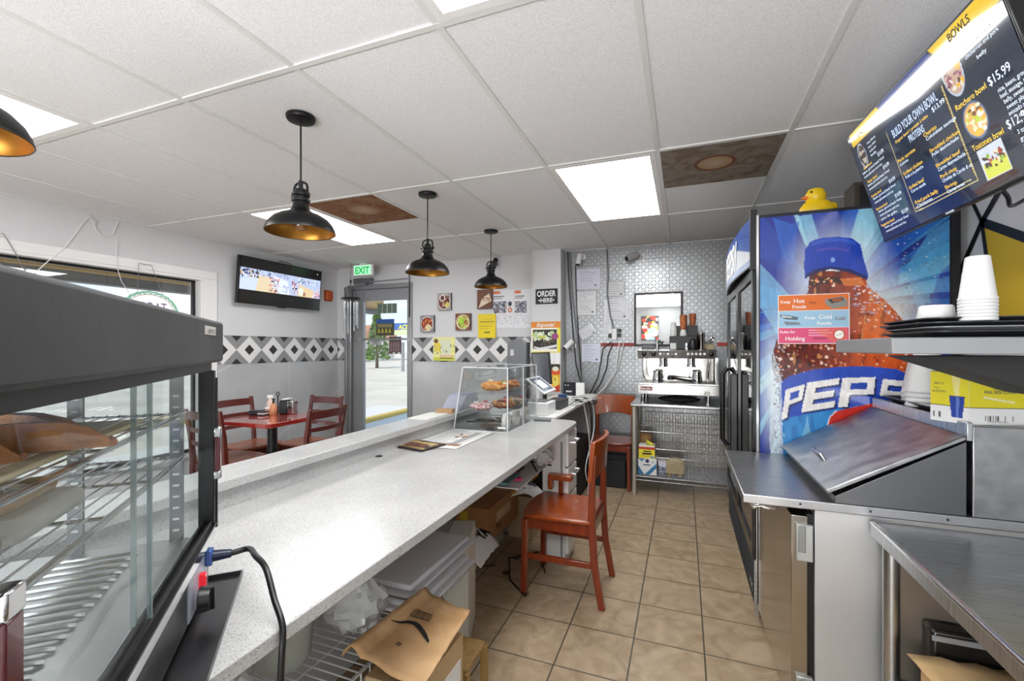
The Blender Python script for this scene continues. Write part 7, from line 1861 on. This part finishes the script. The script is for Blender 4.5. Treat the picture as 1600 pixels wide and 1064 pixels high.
milkbox((-.19, ey0 + .14, zq), .075, .12, .125, pk, 'tea_carton', 'small lilac and grey packet between the cartons and the beige tray stack')
t = thing('tray_stack', 'stack of beige moulded pulp cup carriers on the lower wire shelf', 'tray stack', (-.07, ey0 + .2, zq))
pulp = mat('pulp_beige', '#b8a98a', .85, bump=(60, .3))
for k in range(9):
    MB().box(-.152 + .001 * (k % 3), .006 - .001 * (k % 2), ey0 + .1, ey0 + .25, zq + .03 + .0125 * k, zq + .041 + .0125 * k).build('carrier', pulp, t, bevel=.004)
for x in (-.12, -.03):
    for y in (ey0 + .13, ey0 + .22): MB().cyl((x, y, zq), (x, y, zq + .03), .018, 14, r2=.024).build('cup_foot', pulp, t)
MB().lathe([(0, .0), (.06, .0), (.05, .012), (0, .016)], (-.075, ey0 + .17, zq + .142), n=24).build('top_bump', pulp, t)

# ================================================================== wooden chairs, solid curved back
def solid_chair(label, loc, rz, group=None, arm=False):
    """faces local +y"""
    t = thing('wooden_chair', label, 'chair', loc, rz)
    sw, sd = .2, .2
    # legs
    for s_ in (-1, 1):
        MB().bar((s_ * .185, .185, .001), (s_ * .178, .178, .42), .034).build('front_leg', red_wood, t, local=True, bevel=.006)
        m = MB(); P = [(s_ * .185, -.245, .001), (s_ * .18, -.205, .22), (s_ * .178, -.19, .44), (s_ * .178, -.192, .62), (s_ * .178, -.205, .80)]
        w0 = [.017, .018, .019, .016, .011]
        vs = []; fs = []
        for (x, y, z), w_ in zip(P, w0): vs += [(x - .016, y - w_, z), (x + .016, y - w_, z), (x + .016, y + w_, z), (x - .016, y + w_, z)]
        for i in range(4):
            for k in range(4): fs.append((i * 4 + k, i * 4 + (k + 1) % 4, i * 4 + 4 + (k + 1) % 4, i * 4 + 4 + k))
        fs += [(3, 2, 1, 0), (16, 17, 18, 19)]
        m.add(vs, fs).build('rear_leg', red_wood, t, local=True, bevel=.005)
    # seat: rounded front
    pts = []
    for k in range(13): a = PI * k / 12; pts.append((.215 * math.cos(a) * 1.0, .155 + .06 * math.sin(a)))
    pts += [(-.205, -.19), (.205, -.19)]
    MB().prism([(x, y, .432) for x, y in pts], (0, 0, .022)).build('seat', orange_wood if arm else red_wood, t, local=True, bevel=.008)
    for ya, yb in ((.165, .19), (-.2, -.178)): MB().box(-.165, .165, ya, yb, .37, .431).build('end_rail', red_wood, t, local=True, bevel=.003)
    for s_ in (-1, 1):
        MB().box(s_ * .178 - .011, s_ * .178 + .011, -.178, .165, .37, .431).build('side_rail', red_wood, t, local=True, bevel=.003)
        MB().box(s_ * .18 - .009, s_ * .18 + .009, -.2, .17, .20, .232).build('stretcher', red_wood, t, local=True, bevel=.003)
    # curved back panel with an arched lower edge
    n = 18; vs = []; fs = []
    for i in range(n + 1):
        u = i / n * 2 - 1; x = .203 * u; y = -.182 - .035 * (1 - u * u) ; z0 = .655 + .035 * (1 - u * u); z1 = .868 + .006 * (1 - u * u)
        for (dy, z, ln) in ((.012, z0, 0), (.012, z1, .018), (-.012, z1, .018), (-.012, z0, 0)): vs.append((x, y + dy - ln, z))
    for i in range(n):
        for k in range(4): fs.append((i * 4 + k, i * 4 + (k + 1) % 4, i * 4 + 4 + (k + 1) % 4, i * 4 + 4 + k))
    fs += [(3, 2, 1, 0), (n * 4, n * 4 + 1, n * 4 + 2, n * 4 + 3)]
    MB().add(vs, fs).build('backrest', orange_wood, t, local=True, bevel=.004)
    return t
ch = solid_chair('red-brown wooden chair drawn up to the worktop in the aisle', (-.640, 2.53, 0), PI / 2, arm=True)
m = MB().box(.05, .19, .02, .055, .455, .54) ; 
MB().bar((.185, .07, .4545), (.185, .07, .54), .028).build('arm_post', red_wood, ch, local=True, bevel=.004)
MB().box(.155, .215, .0, .15, .541, .575).box(.155, .215, .12, .15, .48, .541).build('arm_block', orange_wood, ch, local=True, bevel=.006)
solid_chair('red wooden chair with orange back against the metal wall beside the coffee table', (-.665, 4.545, 0), PI)
MB().box(-.81, -.52, 4.43, 4.70, .001, .26).build('black_bin', mat('bin_black', '#15171b', .5), label='black plastic bin under the red chair by the metal wall', cat='bin', bevel=.01)

# ================================================================== dining corner
tx0, tx1, ty0, ty1 = -3.635, -3.03, 2.595, 3.20
t = thing('dining_table', 'square red-topped dining table on a black column below the window', 'table', ((tx0 + tx1) / 2, (ty0 + ty1) / 2, 0))
MB().prism([(tx0 + .03, ty0, .725), (tx1 - .03, ty0, .725), (tx1, ty0 + .03, .725), (tx1, ty1 - .03, .725), (tx1 - .03, ty1, .725), (tx0 + .03, ty1, .725), (tx0, ty1 - .03, .725), (tx0, ty0 + .03, .725)], (0, 0, .035)).build('tabletop', mat('table_red', '#96261a', .12, noise=(6, '#7c1f14', .3, .7), coat=.8), t, bevel=.004)
mx, my = (tx0 + tx1) / 2, (ty0 + ty1) / 2
MB().cyl((mx, my, .03), (mx, my, .724), .04, 24).build('column', black_metal, t)
MB().box(mx - .2, mx + .2, my - .03, my + .03, .705, .7245).box(mx - .03, mx + .03, my - .2, my + .2, .705, .7245).build('top_bracket', black_metal, t)
MB().box(mx - .26, mx + .26, my - .035, my + .035, .001, .03).box(mx - .035, mx + .035, my - .26, my + .26, .001, .03).build('foot_cross', black_metal, t, bevel=.006)
def ladder_chair(label, loc, rz):
    t = thing('dining_chair', label, 'chair', loc, rz, group='ladder-back chairs at the red table')
    for s_ in (-1, 1):
        MB().bar((s_ * .18, .185, .001), (s_ * .178, .18, .42), .034).build('front_leg', dark_wood, t, local=True, bevel=.005)
        vs = []; fs = []
        for (x, y, z), w_ in zip([(s_ * .19, -.25, .001), (s_ * .185, -.205, .25), (s_ * .185, -.195, .45), (s_ * .19, -.21, .65), (s_ * .195, -.25, .87)], [.016, .018, .019, .016, .013]):
            vs += [(x - .016, y - w_, z), (x + .016, y - w_, z), (x + .016, y + w_, z), (x - .016, y + w_, z)]
        for i in range(4):
            for k in range(4): fs.append((i * 4 + k, i * 4 + (k + 1) % 4, i * 4 + 4 + (k + 1) % 4, i * 4 + 4 + k))
        fs += [(3, 2, 1, 0), (16, 17, 18, 19)]
        MB().add(vs, fs).build('rear_leg', dark_wood, t, local=True, bevel=.004)
        MB().box(s_ * .18 - .01, s_ * .18 + .01, -.18, .165, .36, .425).build('side_rail', dark_wood, t, local=True)
    pts = [(.215 * math.cos(PI * k / 12), .15 + .055 * math.sin(PI * k / 12)) for k in range(13)] + [(-.2, -.185), (.2, -.185)]
    MB().prism([(x, y, .426) for x, y in pts], (0, 0, .024)).build('seat', seat_wood, t, local=True, bevel=.008)
    for ya, yb in ((.165, .188), (-.2, -.18)): MB().box(-.163, .163, ya, yb, .36, .425).build('end_rail', dark_wood, t, local=True)
    for z0, z1, y0 in ((.79, .855, -.235), (.685, .72, -.218), (.575, .61, -.205)):
        n = 10; vs = []; fs = []
        for i in range(n + 1):
            u = i / n * 2 - 1; x = .178 * u; y = y0 - .025 * (1 - u * u)
            for dy, z in ((.009, z0), (.009, z1), (-.009, z1), (-.009, z0)): vs.append((x, y + dy - (z - z0) * .15, z))
        for i in range(n):
            for k in range(4): fs.append((i * 4 + k, i * 4 + (k + 1) % 4, i * 4 + 4 + (k + 1) % 4, i * 4 + 4 + k))
        fs += [(3, 2, 1, 0), (n * 4, n * 4 + 1, n * 4 + 2, n * 4 + 3)]
        MB().add(vs, fs).build('back_slat', dark_wood, t, local=True, bevel=.002)
    return t
c0 = ladder_chair('dark red ladder-back chair at the red table, nearest the counter ledge on the right', (-2.995, 2.93, 0), PI / 2)
dup(c0, (-3.86, 3.125, 0), -PI / 2, 'ladder-back chair on the window side of the red table')
dup(c0, (-3.545, 2.685, 0), 0, 'ladder-back chair nearest the black hot case, back to the viewer')
dup(c0, (-3.44, 3.40, 0), PI, 'ladder-back chair at the far side of the red table, facing the viewer')
# on the table
zt = .7605
c = onZ(457, 645, zt) + Vector((.0, .02, 0))
c = Vector((-3.38, 3.10, zt))
t = thing('napkin_dispenser', 'black and chrome napkin dispenser on the red dining table', 'napkin dispenser', c, .35)
MB().prism([(-.055, -.05, 0), (-.055, .05, 0), (-.055, .05, .1), (-.055, .03, .125), (-.055, -.03, .125), (-.055, -.05, .1)], (.075, 0, 0)).build('black_shell', mat('dispenser_black', '#16171a', .3), t, local=True, bevel=.008)
MB().box(.021, .075, -.048, .048, 0, .118).build('chrome_shell', chrome, t, local=True, bevel=.006)
MB().lathe([(0, 0), (.017, 0), (.017, .003), (0, .004)], (.048, -.049, .06), n=18, M=Matrix.Rotation(PI / 2, 4, 'X')).build('badge', black, t, local=True)
MB().obox((-.0, 0, .135), (.035, 0, .004), (0, .03, 0), (0, 0, .006)).build('napkins', paper, t, local=True)
def bottle(c, prof, m_, label, capm=None, capprof=None, nm='bottle'):
    t = thing(nm, label, 'bottle', c)
    MB().lathe(prof, n=24).build('body', m_, t, local=True)
    if capprof: MB().lathe(capprof, n=18).build('cap', capm, t, local=True)
    return t
bottle((-3.46, 3.02, zt), [(0, 0), (.03, 0), (.034, .01), (.033, .06), (.02, .085), (.012, .1), (0, .1)], mat('sauce_orange', '#c98a62', .3, alpha=.9), 'orange sauce bottle with black tip beside the napkin dispenser', black, [(0, .1), (.01, .1), (.008, .13), (.016, .132), (.012, .142), (0, .144)])
t = bottle((-3.585, 3.10, zt), [(0, 0), (.03, 0), (.034, .01), (.034, .09), (.018, .12), (.014, .13), (0, .13)], mat('spray_pink', '#d9bab0', .3), 'white spray bottle at the back of the red table')
MB().box(-.035, .02, -.012, .012, .131, .16).bar((-.02, 0, .135), (.045, 0, .09), .01).build('spray_head', white, t, local=True, bevel=.003)
t = thing('holder_stand', 'black wire stand with ring top behind the bottles on the red table', 'holder', (-3.54, 3.14, zt))
MB().cyl((-3.54, 3.14, zt), (-3.54, 3.14, zt + .15), .005, 8).lathe([(0, 0), (.035, 0), (.035, .004), (0, .004)], (-3.54, 3.14, zt), n=20).tube([(-3.54 + .018 * math.cos(a), 3.14, zt + .168 + .018 * math.sin(a)) for a in [2 * PI * k / 16 for k in range(16)]], .004, 6, closed=True).build('wire', black_metal, t)
t = thing('salsa_cup', 'pinkish cup with white lid before the spray bottle on the red table', 'cup', (-3.52, 2.99, zt))
MB().lathe([(0, 0), (.024, 0), (.03, .05), (0, .05)], (-3.52, 3.02, zt), n=20).build('cup', mat('salsa_pink', '#dba79a', .4), t)
MB().lathe([(0, .0505), (.032, .0505), (.032, .058), (0, .06)], (-3.52, 3.02, zt), n=20).build('lid', white, t)
for k in range(3):
    MB().obox((-3.585, 2.955, zt + .006 + .013 * k), (.05, .012, 0), (-.01, .04, 0), (0, 0, .0055)).build('coaster', black if k != 1 else dark_grey, label=('lowest', 'middle', 'top')[k] + ' black square holder in the small pile on the red table', cat='coaster', bevel=.002)
for k in range(3):
    MB().obox((-3.50, 2.95, zt + .005 + .0115 * k), (.03, .007, 0), (-.008, .035, 0), (0, 0, .0042)).build('card_pack', white if k % 2 else dark_grey, label=('lowest', 'middle', 'top')[k] + ' card pack in the striped pile right of the black holders', cat='card pack')

# picture on the wall behind the viewpoint, seen in the mirror
A = Art(.42, .62, 160, '#4a3a34'); A.blobs(60, (0, 0, .42, .62), .07, ['#7a4a38', '#c9c3bc', '#8fb0b8', '#3a3230', '#a83a2c', '#d9b04a', '#e6e2dc'], 5)
t = thing('wall_picture', 'colourful food picture on the wall behind, reflected in the mirror', 'picture', (-.83, BY, 1.6))
MB().box(-1.05, -.61, BY + .0, BY + .02, 1.56, 2.2).build('panel', dark_grey, t)
A.build('print', pm, (-.62, BY + .022, 2.19), (-1, 0, 0), (0, 0, -1), t)
